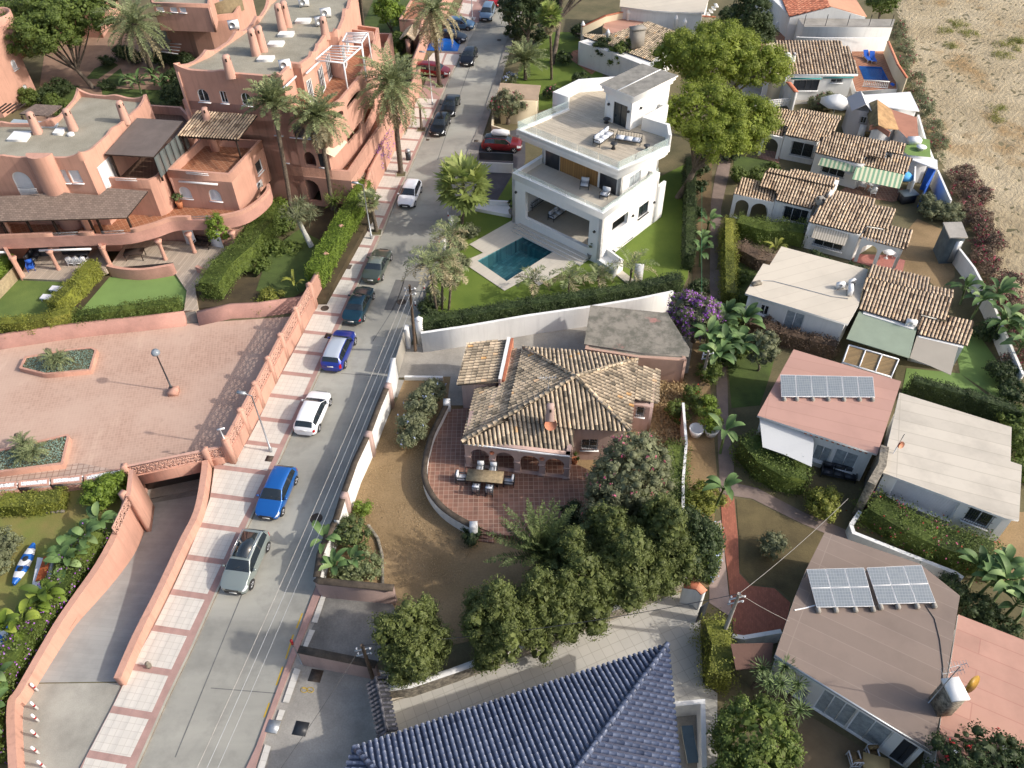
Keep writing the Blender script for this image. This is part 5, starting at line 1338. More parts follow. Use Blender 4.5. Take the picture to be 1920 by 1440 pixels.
# --- big pink apartment building (B)
tb_=thing('apartment_building','big pink apartment building with gravel roof, stepped terraces and white pergolas','building',P(515,372,0))
FA,FB=Vector((-30.9,70.7,0)),Vector((-15.1,67.5,0));fd=(FB-FA).normalized();fn=Vector((fd.y,-fd.x,0))
def onf(x,y):return hit(x,y,FA,fn)
rl,rr_=onf(327,127),onf(526,137);ZR=(rl.z+rr_.z)/2
RT=[Vector((rl.x,rl.y,ZR)),Vector((rr_.x,rr_.y,ZR))]+PL([(547,117),(562,119),(587,102),(600,80),(613,61),(632,60),(649,21),(668,-25),(540,-30),(501,0),(478,35),(440,62),(385,98)],ZR)
fb=block(tb_,RT,.4,ZR,PINK,GRAVEL,par=.45,th=.3,wave=.6,ops={0:[('white',374,190,394.5,192,167,1),('white',416,193,429,194,171),('white',455,197,474,198.5,174,1),('shutter',467,264,479,265,231,1,0),('shutter',516,253,530,254,235),('shutter',530,304,542,305.5,288)]})
for(x,y,h)in((433,143,1.9),(481,103,2.4),(494,96,2.3),(530,57,2.5),(540,50,2.4),(611,70,1.9)):chimney(tb_,x,y,ZR-.45,h,PINK2,.72)
for(x,y)in((440,55),(571,12),(536,130),(602,48),(612,32)):acunit(tb_,x,y,ZR-.42,.3,1.2)
for(x,y)in((498,112),(517,84),(536,66),(568,41)):
 b=MB();p=P(x,y,ZR-.4);b.prism([p+Vector((-.7,-.45,0)),p+Vector((.7,-.45,0)),p+Vector((.8,.45,0)),p+Vector((-.6,.45,0))],ZR-.45,ZR-.18,WHITE);b.build('skylight',tb_)
def farside(x,y,z):return P(x,y,z)
l1c,l1z=onf(655,322),None
c1=onf(655,322);c2=onf(612,262);c3=onf(592,207)
lv=[]
def level(c,far,z,z0,floor,ops,mid=None,par=.9):
 pts=[Vector((FA.x+fd.x*2,FA.y+fd.y*2,z)),Vector((c.x,c.y,z))]+[Vector(q)for q in(mid or[])]+[P(*far,z),P(far[0]-150,far[1]+3,z)]
 pts[-1]=Vector((pts[0].x+2.5,pts[-2].y+1,z));pts[0]=Vector((FA.x,FA.y,z))+fd*1.0
 return block(tb_,pts,z0,z,PINK,floor,par=par,th=.25,ops=ops)
F1=level(c1,(762,165),c1.z,.3,TERRA2,{0:[('open',518,372,562,374,338,1),('open',569,375,604,378,337,1)]},par=1.0)
c2z=c1.z+2.95;q2=[onf(560,262),onf(603,268)]
p2=Face(FA,FB,0,20)
m2=[P(x,y,c2z)for x,y in((640,240),(672,205),(697,155),(718,105))]
L2=[Vector((FA.x,FA.y,c2z))+fd*1.0,Vector((onf(610,262).x,onf(610,262).y,c2z))]+[Vector(q)for q in m2]+[P(735,62,c2z)];L2.append(Vector((L2[0].x+3,L2[-1].y+1,c2z)))
block(tb_,L2,c1.z-.9,c2z,PINK,TERRA2,par=.9,th=.25,ops={0:[('open',573,309,594,312,285,.5),('dark',600,313,612,314,288),('open',549,258+50,562,309,284,.4)],2:[('open',652,268,680,243,236,.5,0)],3:[('open',684,236,706,200,198,.5,0)],4:[('open',708,190,726,145,150,.5,0)]})
c3z=c2z+2.95;m3=[P(x,y,c3z)for x,y in((612,205),(640,186),(672,148),(698,102))]
L3=[Vector((FA.x,FA.y,c3z))+fd*1.0,Vector((onf(592,207).x,onf(592,207).y,c3z))]+[Vector(q)for q in m3]+[P(710,52,c3z),P(668,46,c3z)];L3.append(Vector((L3[0].x+4,L3[-1].y-1,c3z)))
block(tb_,L3,c2z-.9,c3z,PINK,TERRA2,par=.85,th=.25,ops={0:[('dark',545,257,575,259,233,.3),('curtain',578,259,598,262,238)],2:[('open',621,232,645,213,202,.5,0)],3:[('open',652,210,676,172,172,.5,0)],4:[('open',682,160,700,125,125,.5,0)]})
G5=RT[2];zf=c3z-.8
def sidewin(i,f0,f1,z0,z1,st='white',mull=1):
 pass
E5=Face(RT[2],RT[4],0,ZR)
for i0,i1,f0,f1,z0_,z1_ in((3,4,.15,.5,zf,zf+2.2),(4,5,.1,.7,zf,zf+2.3),(5,6,.2,.8,zf,zf+2.3),(7,8,.1,.35,zf,zf+2.2),(7,8,.5,.75,zf+.8,zf+2)):
 F=Face(RT[i0],RT[i1],0,ZR);F.A=F.A+F.n*.14;r=(F.L*f0,F.L*f1,z0_,z1_,0);window(tb_,F,r,'white',2,False)
for(x0,y0,x1,y1)in((574,138,600,114),(527,170,555,143)):awnbox(tb_,P(x0,y0,ZR-.9),P(x1,y1,ZR-.9))
for(fr,bk)in((((644,118),(678,88)),((590,113),(622,86))),(((678,80),(690,62)),((642,78),(650,62)))):
 b=MB();z=ZR-.7;a,c=P(*fr[0],z),P(*fr[1],z);e,f=P(*bk[0],z),P(*bk[1],z)
 b.bar(a,c,.12,.14,W_FRAME);b.bar(e,f,.12,.14,W_FRAME);b.bar(a,e,.12,.12,W_FRAME);b.bar(c,f,.12,.12,W_FRAME)
 for q in(a,c):b.box((q.x,q.y,(z+zf)/2),(.12,.12,z-zf),W_FRAME)
 for k in range(1,6):b.bar(a.lerp(c,k/6),e.lerp(f,k/6),.05,.08,W_FRAME)
 b.build('pergola_frame',tb_)
b=MB();b.wall([P(600,108,zf+1.5),P(645,120,zf+1.5)],zf-.3,zf+1.5,.2,PINK2);b.build('partition',tb_);b=MB();b.wall([P(640,52,zf+1.6),P(700,60,zf+1.6)],zf-.3,zf+1.6,.2,PINK2);b.build('partition',tb_)
awn=stucco('cream awning',hexc('#cfc4ae'),.08,2,bump=.1)
b=MB();A0,n0=plane3((605,284,6.9),(627,294,6.2),(650,265,6.2));b.slab([hit(x,y,A0,n0)for x,y in((605,285),(627,294),(651,266),(636,255))],.05,awn);b.build('awning',tb_)
# --- other pink buildings at the top left
tc=thing('apartment_building','pink building with round roof turret at the upper left edge','building',P(60,190,0))
c5=P(67,165,0);Zc=8.2
blk=[P(-160,210,7.6),P(-60,206,7.6)]
W5=[P(-30,92,Zc),P(25,74,Zc)]
pts5=[Vector((P(3,203,1).x-6,P(3,203,1).y-1,0)),Vector((P(3,203,1).x,P(3,203,1).y-.3,0)),Vector((P(67,167,.5).x,P(67,167,.5).y,0)),Vector((P(67,167,.5).x-4,P(67,167,.5).y+6,0)),Vector((P(67,167,.5).x-20,P(67,167,.5).y+6,0)),Vector((P(3,203,1).x-20,P(3,203,1).y-1,0))]
block(tc,pts5,.0,Zc,PINK,TERRA2,par=.6,ops={1:[('shutter',26,132,35,128,112,1,0),('shutter',47,176,55,172,159,1,0)]})
b=MB();q=pts5[2]+Vector((-1.7,1.0,0));b.lathe([(2.0,Zc-4),(2.0,Zc+.9),(1.75,Zc+.9),(1.75,Zc+.1),(.01,Zc+.1)],(q.x,q.y,0),PINK,24);b.build('turret',tc)
td=thing('apartment_building','pink building with arched windows and planted terrace behind the tall date palm','building',P(340,90,0))
D4=PL([(300,26),(341,25),(352,30),(386,31),(440,25),(470,-20),(330,-40)],6.6)
block(td,D4,0,6.6,PINK,CONC,par=.7,ops={2:[('dark',338,60,350,62,36,0,0)],3:[('shutter',383,70,397,71,55,1,0)],0:[('shutter',318,50,328,50,30,0,0)]})
D5=PL([(285,5),(392,8),(400,-40),(270,-40)],9.2);block(td,D5,6,9.2,PINK,GRAVEL,par=.4,ops={0:[('shutter',294,20,308,21,0,0,0),('shutter',320,22,333,23,2,0,0),('shutter',338,23,350,24,3,0,0)]})
b=MB();b.wall(PL([(392,14),(452,-8)],7.6),5.9,7.8,.05,stucco('reed screen',hexc('#8f8064'),.2,3));b.build('reed_screen',td)
b=MB();A0,n0=plane3((280,88,3.2),(338,100,3.2),(312,72,3.8));b.slab([hit(x,y,A0,n0)for x,y in((270,86),(300,96),(322,75),(290,66))],.1,stucco('tan canopy',hexc('#8b7d6b'),.1,1));b.build('canopy',td)
b=MB()
for k in range(4):b.bar(P(296+3*k,96-5*k,3.0),P(334+2*k,101-6*k,3.0),.07,.1,W_FRAME)
b.bar(P(300,96,3),P(322,74,3.4),.08,.1,W_FRAME);b.build('pergola_frame',td)
te=thing('apartment_building','pink wall and terrace of the house behind the top left pine','building',P(170,5,0))
E4=PL([(90,18),(175,20),(210,-30),(60,-40)],3.6);block(te,E4,0,3.6,PINK,TERRA2,par=.5)
tf=thing('canopy','brown felt canopy with slats behind the gravel roof at the left edge','canopy',P(70,215,0))
b=MB();A0,n0=plane3((40,214,7.0),(90,217,7.0),(62,196,7.4));b.slab([hit(x,y,A0,n0)for x,y in((36,213),(92,217),(116,198),(66,195))],.12,SHINGLE);b.build('roof',tf)
b=MB()
for k in range(5):b.bar(P(-14+9*k,212,7.1),P(12+9*k,194,7.1),.08,.12,DKWOOD)
b.build('slats',tf);b=MB()
for(x,y)in((40,216),(88,219),(112,200)):p=P(x,y,7.0);b.box((p.x,p.y,3.5),(.14,.14,6.9),DKWOOD)
b.build('post',tf)
tg=thing('garage_block','pink flat block in the trees beside the far tall palm','building',P(760,60,0))
block(tg,PL([(748,36),(790,38),(812,-5),(775,-10)],3.2),0,3.2,PINK,TERRA2,par=.3)
# --- white villa with pool
tv=thing('villa','three storey white modern villa with roof terrace, beside the teal pool','house',P(1123,498,.3))
Z1,Z2,Z3=5.7,8.75,12.0
a,c,e=P(960,324,Z1),P(1131,401,Z1),P(1242,329,Z1)
fd_=(c-a).normalized();sd_=Vector((-fd_.y,fd_.x,0));SL=(e-c).dot(sd_)
def V(u,v,z=0):return Vector((a.x,a.y,0))+fd_*u+sd_*v+Vector((0,0,z))
FLn=(c-a).length
ft=Vector((V(0,0,Z1).x,V(0,0,Z1).y,Z1))
low=[V(0,0,Z1),V(FLn,0,Z1),V(FLn,SL+.3,Z1),V(0,SL+.3,Z1)]
block(tv,low,.3,Z1,WHITEC,PATIO,par=.62,th=.35,capm=WHITEC,ops={0:[('open',985,396,1101,478,386,0)],1:[('open',1147,437,1176,420,407),('glass',1196,410,1214,398,382),('glass',1167,461,1187,447,451),('glass',1203,438,1221,426,430),('glass',1143,476,1151,471,470)]})
b=MB();b.prism([V(.4,.4),V(FLn-.4,.4),V(FLn-.4,6.5),V(.4,6.5)],.3,.75,WHITEC,PATIO)
for k in range(3):b.prism([V(.9,-1.2+.4*k),V(FLn-1.2,-1.2+.4*k),V(FLn-1.2,.4),V(.9,.4)],.3,.45+.12*k,WHITEC,PATIO)
b.build('steps',tv)
M0,M1,Md=.35,FLn-1.0,3.9
mid=[V(M0,Md,Z2),V(M1,Md,Z2),V(M1,SL+1.5,Z2),V(M0,SL+1.5,Z2)]
block(tv,[Vector((p.x,p.y,0))for p in mid],Z1-.8,Z2-.4,WHITEC,PATIO,par=.1,th=.3,ops={1:[('curtain',1179,354,1200,343,325)]})
F=Face(mid[0],mid[1],0,9)
wt=tiles('timber cladding',hexc('#9a7444'),hexc('#6a4d2b'),(3,.18),0,.06,.2,stain=.15)
b=MB();q0,q1=F.L*.24,F.L*.72;z0=Z1-.6
b.add([F.pt(q0,z0,.04),F.pt(q1,z0,.04),F.pt(q1,Z2-.4,.04),F.pt(q0,Z2-.4,.04)],[(0,1,2,3)],wt);b.bar(F.pt(q0,(z0+Z2-.4)/2,.02),F.pt(q1,(z0+Z2-.4)/2,.02),.03,Z2-.4-z0-.01,wt);b.build('timber_cladding',tv)
for u0,u1 in((.05,.23),(.75,.95)):
 b=MB();b.bar(F.pt(F.L*u0,z0+1.15,.04),F.pt(F.L*u1,z0+1.15,.04),.08,2.3,DARKP);b.build('sliding_door',tv)
b=MB();b.bar(F.pt(F.L*.42,Z2-.75,.07),F.pt(F.L*.53,Z2-.75,.07),.06,.5,DKWOOD);b.build('vent',tv)
cn_=[P(968,242,Z2),P(1160,320,Z2),P(1257,274,Z2)]
cf=(cn_[1]-cn_[0]).normalized();
back=[P(1212,236,Z2+1.0),P(1250,220,Z2+1.0)]
TRp=[cn_[0],cn_[1],cn_[2],P(1254,247,Z2+.3),P(1212,232,Z2+.4),P(1251,217,Z2),P(1216,208,Z2),P(1190,200,Z2),P(1190,160,Z2),P(1084,168,Z2),P(1036,192,Z2),P(1064,202,Z2)]
TRp=[Vector((p.x,p.y,Z2))for p in TRp]
b=MB();b.prism(TRp,Z2-.28,Z2-.17,WHITEC,WOODT)
b.prism(shrink(TRp,-.0),Z2-.55,Z2-.29,WHITEC);b.prism(shrink(TRp,.14),Z2-.85,Z2-.56,WHITEC);b.prism(shrink(TRp,.3),Z2-1.1,Z2-.86,WHITEC,bottom=True)
b.build('roof_terrace',tv)
b=MB();b.wall([TRp[11],TRp[0],TRp[1],TRp[2]],Z2-.27,Z2+.0,.32,WHITEC,side=1);b.build('parapet',tv)
b=MB();b.wall([TRp[8],TRp[9],TRp[10],TRp[11]],Z2-.27,Z2+1.05,.28,WHITEC,side=1);b.wall([TRp[2],TRp[3],TRp[4],TRp[5],TRp[6]],Z2-.27,Z2+1.05,.28,WHITEC,side=1);b.build('parapet',tv)
for i,j in((0,1),(1,2),(11,0)):
 A_,B_=TRp[i],TRp[j];n_=max(2,int((B_-A_).length/1.9));dd=(B_-A_).normalized();nn=Vector((-dd.y,dd.x,0))*.16
 for k in range(n_):
  b=MB();b.wall([A_.lerp(B_,(k+.02)/n_)+nn,A_.lerp(B_,(k+.98)/n_)+nn],Z2+.0,Z2+.75,.025,CLEARG);b.build('glass_balustrade',tv)
for A_,B_ in((low[0],low[1]),(low[1],low[2])):
 n_=max(2,int((B_-A_).length/1.9));dd=(B_-A_).normalized();nn=Vector((-dd.y,dd.x,0))*.17
 for k in range(n_):
  b=MB();b.wall([A_.lerp(B_,(k+.02)/n_)+nn,A_.lerp(B_,(k+.98)/n_)+nn],Z1,Z1+.45,.025,CLEARG);b.build('glass_balustrade',tv)
T0=[P(1125,157,Z3),P(1189,182,Z3),P(1272,141,Z3),P(1204,119,Z3)]
b=MB();b.prism(T0,Z3-.12,Z3,WHITEC,stucco('grey roof gravel',hexc('#97948c'),.3,1.2,bump=1,bscale=9,stain=.3));b.prism(shrink(T0,.12),Z3-.42,Z3-.13,WHITEC);b.prism(shrink(T0,.26),Z3-.75,Z3-.43,WHITEC,bottom=True);q=T0[0].lerp(T0[1],.52),T0[3].lerp(T0[2],.52);b.bar(q[0]+Vector((0,0,.01)),q[1]+Vector((0,0,.01)),.12,.04,WHITEC);b.build('tower_roof',tv)
T1=shrink(T0,.42);T1[0]=T1[0];
block(tv,[Vector((p.x,p.y,0))for p in T1],Z2-.3,Z3-.6,WHITEC,WHITEC,par=.05,ops={0:[('glass',1148,231,1173,241,195,0,1)]})
for x,y,z in((1142,195,10.5),(1179,209,10.4),(1201,202,10.6),(968,360,3.5),(1115,434,3.2),(1186,404,3.6),(1226,379,3.6)):
 F_=Face(T1[0],T1[1],0,1)if x<1180 and y<300 else Face(T1[1],T1[2],0,1)if y<300 else Face(low[0],low[1],0,1)if x<1120 else Face(low[1],low[2],0,1)
 u_,z_=F_.uz(x,y);b=MB();b.tube([F_.pt(u_,z_,0),F_.pt(u_,z_,.14)],.12,DARKM,10);b.build('wall_lamp',tv)
b=MB();q=P(1222,360,.3);b.wall([V(FLn-.1,SL+.3),V(FLn-.1,SL+1.6)],.3,4.2,.25,WHITEC);b.build('side_wall',tv)
b=MB();bench=[P(1109,464,.3),P(1128,464,.3),P(1166,498,.3),P(1147,514,.3),P(1111,486,.3)]
tb2=thing('garden_bench','white built-in masonry bench at the corner of the villa','bench',P(1140,505,.3))
b.prism(PL([(1110,478),(1128,467),(1163,490),(1148,505)],.9),.3,.85,WHITEC);b.build('seat',tb2);b=MB();b.wall(PL([(1112,462),(1128,458),(1167,487),(1150,501)],1.5),.3,1.5,.18,WHITEC);b.build('back',tb2)
b=MB();q=P(1195,532,.3);b.box((q.x,q.y,1.35),(.75,.18,2.1),WHITEC,-.1);b.build('shower_wall',None,'narrow white outdoor shower wall in the lawn beside a young palm','wall')
b=MB();b.prism(PL([(1150,510),(1163,504),(1192,527),(1178,533)],.42),.3,.42,PATIO);b.build('shower_base',None,'low pale shower plinth between bench and shower wall','plinth')
b=MB();b.prism(PL([(890,391),(893,376),(955,380),(958,404)],.6),.3,.65,WHITEC);b.wall(PL([(893,376),(955,379)],1.0),.3,1.1,.2,WHITEC);b.build('masonry_bench',None,'low white masonry bench at the left side of the villa lawn','bench')
tgte=thing('sliding_gate','black and white driveway gate of the white villa','gate',P(890,322,0));b=MB();b.wall(PL([(897,306),(962,309)],1.0),.0,1.15,.12,WHITEC);b.build('lower_panel',tgte);b=MB();b.wall(PL([(898,285),(962,288)],2.0),1.16,2.0,.1,DARKP);b.build('upper_panel',tgte)
tcp=thing('garage_shed','cream shed with pleated awning between the creeper and the villa','shed',P(950,230,0))
b=MB();A0,n0=plane3((935,157,3.0),(1012,160,3.0),(1008,186,2.8));b.slab([hit(x,y,A0,n0)for x,y in((930,186),(1008,187),(1014,160),(938,155))],.12,stucco('tan corrugated roof',hexc('#b09a83'),.12,1));b.build('roof',tcp)
b=MB();q=PL([(938,190),(1004,190),(1010,165),(942,162)],2.7);b.prism(q,0,2.7,CREAM);b.build('wall',tcp)
tcp=thing('driveway_wall','low cream wall with rounded end beside the creeper at the kerb','wall',P(925,240,0));b=MB();b.wall(PL([(925,205),(923,235),(955,245)],1.2),0,1.2,.2,CREAM);b.build('wall',tcp)
# --- walls round the middle plots
tw=thing('boundary_wall','long white wall under the dark clipped hedge, between villa and tiled house','wall',P(790,655,0))
wl=PL([(789,624),(870,612),(991,591),(1110,574),(1200,559),(1262,546)],2.05);b=MB();b.wall(wl,0,2.05,.25,WHITE);b.build('wall',tw)
b=MB();q=P(785,600,2.6);b.box((q.x,q.y,1.35),(.5,.5,2.7),WHITE,RD);b.lathe([(.36,2.7),(.3,2.8),(.02,2.95)],(q.x,q.y,0),WHITE,4);b.build('gate_pillar',tw)
tw=thing('boundary_wall','white wall with brown brick coping along the road, beside the dry garden','wall',P(677,910,0))
wl=PL([(727,722),(710,762),(690,815),(665,868),(646,922),(630,975)],2.1);b=MB();b.wall(wl,0,2.1,.3,WHITE,cap=(.06,.07),capm=TILE_BASE);b.build('wall',tw)
tw=thing('boundary_wall','white road wall beside the paddle-leaved plants','wall',P(600,1040,0))
b=MB();b.wall(PL([(630,975),(612,1010),(600,1040),(594,1082)],1.75),0,1.75,.3,WHITE,cap=(.06,.07),capm=TILE_BASE);b.build('wall',tw)
for(x,y)in((727,722),(690,813),(645,928)):b=MB();q=P(x,y,2.3);b.box((q.x,q.y,1.17),(.45,.45,2.35),FINP,RD);b.build('pillar',tw)
tg=thing('driveway_gate','big sliding gate with vertical bars at the road, near the wooden pole','gate',P(755,660,0))
g0,g1=P(757,622,1.9),P(742,672,1.9);b=MB();b.wall([g0,g1],.08,1.9,.05,plain('gate sheet',(.33,.31,.27),.6));b.build('gate_panel',tg)
b=MB();b.wall([P(761,618,2.1),P(768,645,0)],0,2.1,.3,WHITE);b.build('wall',tg);b=MB();b.wall(PL([(738,672),(733,700),(727,722)],2.1),0,2.1,.28,WHITE,cap=(.04,.06));b.build('wall',tg)
b=MB();b.wall(PL([(758,703),(830,704)],.5),0,.35,.2,WHITE);b.build('kerb_wall',None,'low white kerb wall above the round bush of the dry garden','wall')
for lab,tp2,z in(('dusty pink wall with brown coping above the dark driveway',[(592,1085),(600,1090),(660,1096),(738,1103)],1.7),('dusty pink wall with brown coping below the dark driveway, beside the leaning pole',[(560,1218),(620,1230),(705,1247)],1.7)):
 t=thing('garden_wall',lab,'wall',P(*tp2[0],0));b=MB();b.wall(PL(tp2,z),0,z,.28,FINP,cap=(.08,.08),capm=TILE_BASE);b.build('wall',t)
t=thing('garden_wall','gate wall with charcoal tiled coping ending under the blue roof','wall',P(705,1290,0))
a0,a1=P(706,1275,2.2),P(727,1376,2.2);b=MB();b.wall([a0,a1],0,2.0,.35,WHITE);b.build('wall',t);b=MB();d_=(a1-a0).normalized();nn=Vector((-d_.y,d_.x,0))
for s_ in(1,-1):
 q=[a0+Vector((0,0,.3)),a1+Vector((0,0,.3)),a1+nn*s_*.5,a0+nn*s_*.5];tileroof(b,q if s_<0 else q[::-1],nn*s_,TILE_DARK,.24,.3,.06,DARKM)
ridge(b,[a1+Vector((0,0,.3)),a0+Vector((0,0,.3))],TILE_DARK,.09);b.build('tiled_coping',t)
t=thing('garden_wall','rubble faced white wall under the cypress row, beside the tiled yard','wall',P(720,1300,0))
b=MB();wl=PL([(718,1292),(770,1285),(850,1258),(960,1218),(1080,1168),(1180,1128),(1290,1080)],1.2);b.wall(wl,0,1.2,.3,STONE,WHITE,cap=(.03,.05),capm=WHITE);b.build('wall',t)
b=MB();b.prism(PL([(722,1302),(850,1268),(960,1228),(1090,1176),(1092,1183),(962,1237),(852,1278),(728,1316)],.18),0,.2,stucco('pale kerb',hexc('#c9bfae'),.1,1));b.build('kerb',t)
# --- tiled house (centre)
tf=thing('tiled_house','dusty pink house with old barrel tile roof and arched porch, in the middle','house',P(980,900,0))
ap=(1079,707,6.05);FLt=(866,829,3.15);FRt=(1182,808,3.6);BL=(981,652,3.75);BR=(1195,674,3.75)
pf=plane3(ap,FLt,FRt);pl_=plane3(ap,FLt,BL);pb=plane3(ap,BL,BR);pr=plane3(ap,BR,FRt)
def onp(pl,pts):return[hit(x,y,*pl)for x,y in pts]
b=MB();AP=P(*ap)
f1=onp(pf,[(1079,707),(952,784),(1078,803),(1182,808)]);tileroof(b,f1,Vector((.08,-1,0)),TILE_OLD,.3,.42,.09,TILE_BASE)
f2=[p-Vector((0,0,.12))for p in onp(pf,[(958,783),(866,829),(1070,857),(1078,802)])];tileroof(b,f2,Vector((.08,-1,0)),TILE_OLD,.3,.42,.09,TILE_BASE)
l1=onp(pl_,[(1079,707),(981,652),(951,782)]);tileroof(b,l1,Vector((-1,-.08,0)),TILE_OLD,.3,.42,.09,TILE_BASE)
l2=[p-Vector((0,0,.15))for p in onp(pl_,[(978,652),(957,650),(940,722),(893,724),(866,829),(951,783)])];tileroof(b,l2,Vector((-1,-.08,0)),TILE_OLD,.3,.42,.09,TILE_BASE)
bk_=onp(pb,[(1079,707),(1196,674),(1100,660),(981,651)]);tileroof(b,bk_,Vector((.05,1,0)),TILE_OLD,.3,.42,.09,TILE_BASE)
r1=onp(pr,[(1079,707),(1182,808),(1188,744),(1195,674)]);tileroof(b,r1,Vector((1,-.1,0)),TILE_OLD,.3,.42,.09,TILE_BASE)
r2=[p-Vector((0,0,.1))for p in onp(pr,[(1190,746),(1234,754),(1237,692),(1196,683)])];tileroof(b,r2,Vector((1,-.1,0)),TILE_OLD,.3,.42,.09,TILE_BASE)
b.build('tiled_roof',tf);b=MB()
for pl,pt in((pf,(866,829)),(pf,(1182,808)),(pb,(981,652)),(pb,(1195,674))):ridge(b,[hit(*pt,*pl)+Vector((0,0,.1)),AP+Vector((0,0,.1))],TILE_OLD,.14)
b.build('ridge_tiles',tf)
lw_=PL([(857,717),(935,719),(952,640),(877,638)],3.4);tileroof_=MB();q=[lw_[0]-Vector((0,0,.25)),lw_[1]+Vector((0,0,.15)),lw_[2]+Vector((0,0,.15)),lw_[3]-Vector((0,0,.25))]
tileroof(tileroof_,q,Vector((-1,0,0)),TILE_OLD,.3,.42,.09,TILE_BASE);tileroof_.build('wing_roof',tf)
b=MB();b.wall([lw_[1]+Vector((.1,0,.45)),lw_[2]+Vector((.1,0,.45))],2.5,3.85,.25,FINP,WHITE);b.wall([lw_[1]+Vector((.35,0,0)),lw_[2]+Vector((.35,0,0))],2.5,3.75,.18,TILE_RED);b.build('parapet',tf)
w0=shrink(lw_,.25);b=MB();b.prism([Vector((p.x,p.y,0))for p in w0],0,3.0,FINP);b.build('wing_wall',tf)
Am,Bm=P(1076,812,3.1),P(1174,815,3.1);body=[Vector((Am.x-5.0,Am.y+.0,0)),Vector((Bm.x,Am.y+.1,0)),Vector((P(1187,690,3.2).x,P(1187,690,3.2).y,0)),Vector((P(960,672,3.2).x,P(960,672,3.2).y,0))]
body[0]=Vector((P(900,800,2.9).x,Am.y+.35,0))
block(tf,body,0,3.4,FINP,FINP,par=.1,ops={0:[('grille',1089,842,1120,845,824,0,1)]})
wr=[Vector((P(1187,753,3.1).x,P(1187,753,3.1).y,0)),Vector((P(1226,758,3.1).x,P(1226,758,3.1).y,0)),Vector((P(1230,700,3.1).x,P(1230,700,3.1).y,0)),Vector((P(1180,696,3.1).x,P(1180,696,3.1).y,0))]
block(tf,wr,0,2.8,FINP,FINP,par=.1,ops={0:[('grille',1191,780,1207,782,763,0,0)]})
PA,PB=P(874,874,.4),P(1066,898,.4);F=Face(PA,PB,.4,2.98,.3);n_=4
for k in range(4):
 u0=.38+(F.L-.3)*k/4;F.add(u0,u0+(F.L-.3)/4-.42,.413,2.4,1)
b=MB();F.build(b,FINP)
b.build('arcade',tf)
for(pa,pb_)in((PA,P(884,815,.4)),(PB,P(1072,868,.4))):
 G_=Face(pa,pb_,.4,2.98,.3)if pa is PB else Face(pb_,pa,.4,2.98,.3);G_.add(.35,G_.L-.3,.413,2.4,1);b=MB();G_.build(b,FINP);b.build('arcade',tf)
b=MB();b.wall([F.pt(0,2.8,.1),F.pt(F.L,2.8,.1)],2.88,2.98,.08,W_FRAME);b.build('gutter',tf)
for k in range(5):
 u=.19+(F.L-.35)*k/4;b=MB();q=F.pt(min(u,F.L-.15),0,-.15);b.box((q.x,q.y,.5),(.5,.5,.2),FINP,math.atan2(F.d.y,F.d.x));b.build('column_base',tf);b=MB();b.box((q.x,q.y,1.55),(.46,.46,.1),FINP,math.atan2(F.d.y,F.d.x));b.build('column_capital',tf)
for k in(1,3):
 b=MB();q=F.pt(.19+(F.L-.35)*k/4,2.25,.02);b.tube([q,q-F.n*-.06],.16,TILE_RED,14);b.build('clay_plate',tf)
chimney(tf,1031,795,4.2,1.9,FINP,.55,rz=0);b=MB();q=P(1032,787,4.5);b.tube([q+Vector((0,-.4,0)),q+Vector((0,-.5,.05))],.42,TILE_RED,18);b.build('satellite_dish',tf)
b=MB();q=P(1028,728,5.5);b.tube([q,q+Vector((0,0,1))],.025,STEEL,5)
for k in range(6):b.tube([q+Vector((-.6+.2*k,-.2,1)),q+Vector((-.5+.2*k,.2,1))],.015,STEEL,4)
b.tube([q+Vector((-.7,0,1)),q+Vector((.6,0,1))],.02,STEEL,4);b.build('aerial',tf)
sheet('terrace',[[(836,768),(880,765),(890,790),(1075,868),(1102,880),(1108,960),(1010,1008),(930,1002),(890,985),(852,968),(824,942),(803,905),(802,868),(815,815)]],.4,TERRA,th=.42)
t=thing('terrace_wall','low curved white wall with brick coping round the red tiled terrace','wall',P(830,950,0));b=MB()
cv=[Vector(p)for p in smoothline([tuple(P(x,y,1.0))for x,y in((838,757),(826,782),(811,812),(802,842),(797,866),(796,895),(806,922),(826,948),(852,968),(888,988))],4)]
b.wall(cv,0,1.0,.3,WHITE,cap=(.05,.07),capm=TILE_BASE);b.build('wall',t)
for q in(cv[0],cv[-1]):b=MB();b.box((q.x,q.y,.65),(.5,.5,1.3),WHITE);b.build('pillar',t)
b=MB()
for k in range(3):b.prism(PL([(893,1000+5*k),(926,1004+5*k),(926,996),(893,992)],.3),0,.32-.12*k,TERRA)
b.build('steps',t)
tgs=thing('garage_shed','low outbuilding with mossy grey felt roof behind the tiled house','shed',P(1190,690,0))
A0,n0=plane3((1107,573,3.1),(1252,586,3.1),(1095,645,2.7));rf=[hit(x,y,A0,n0)for x,y in((1095,645),(1205,662),(1292,667),(1294,655),(1252,587),(1107,572))]
t=NT('mossy felt');c=t.mix(t.rng(t.noise(1.2,8,.7),.42,.6),hexc('#8b857a'),hexc('#66645a'));c=t.mix(t.rng(t.noise(.55,5,.6),.60,.68,0,.8),c,hexc('#b07c74'));t.l(c,t.b.inputs['Base Color']);t.b.inputs['Roughness'].default_value=.95;t.bump(t.noise(12,5),.6);FELT=t.m
b=MB();b.slab(rf,.14,FELT,CONC);b.build('roof',tgs)
gw=PL([(1097,655),(1196,671),(1288,676),(1250,592),(1110,580)],2.55);block(tgs,[Vector((p.x,p.y,0))for p in gw],0,2.6,stucco('pale pink wall',hexc('#bd9c8a'),.1,.7,stain=.35),FELT,par=.1,ops={0:[('grille',1160,671,1195,676,663,0,1)]})
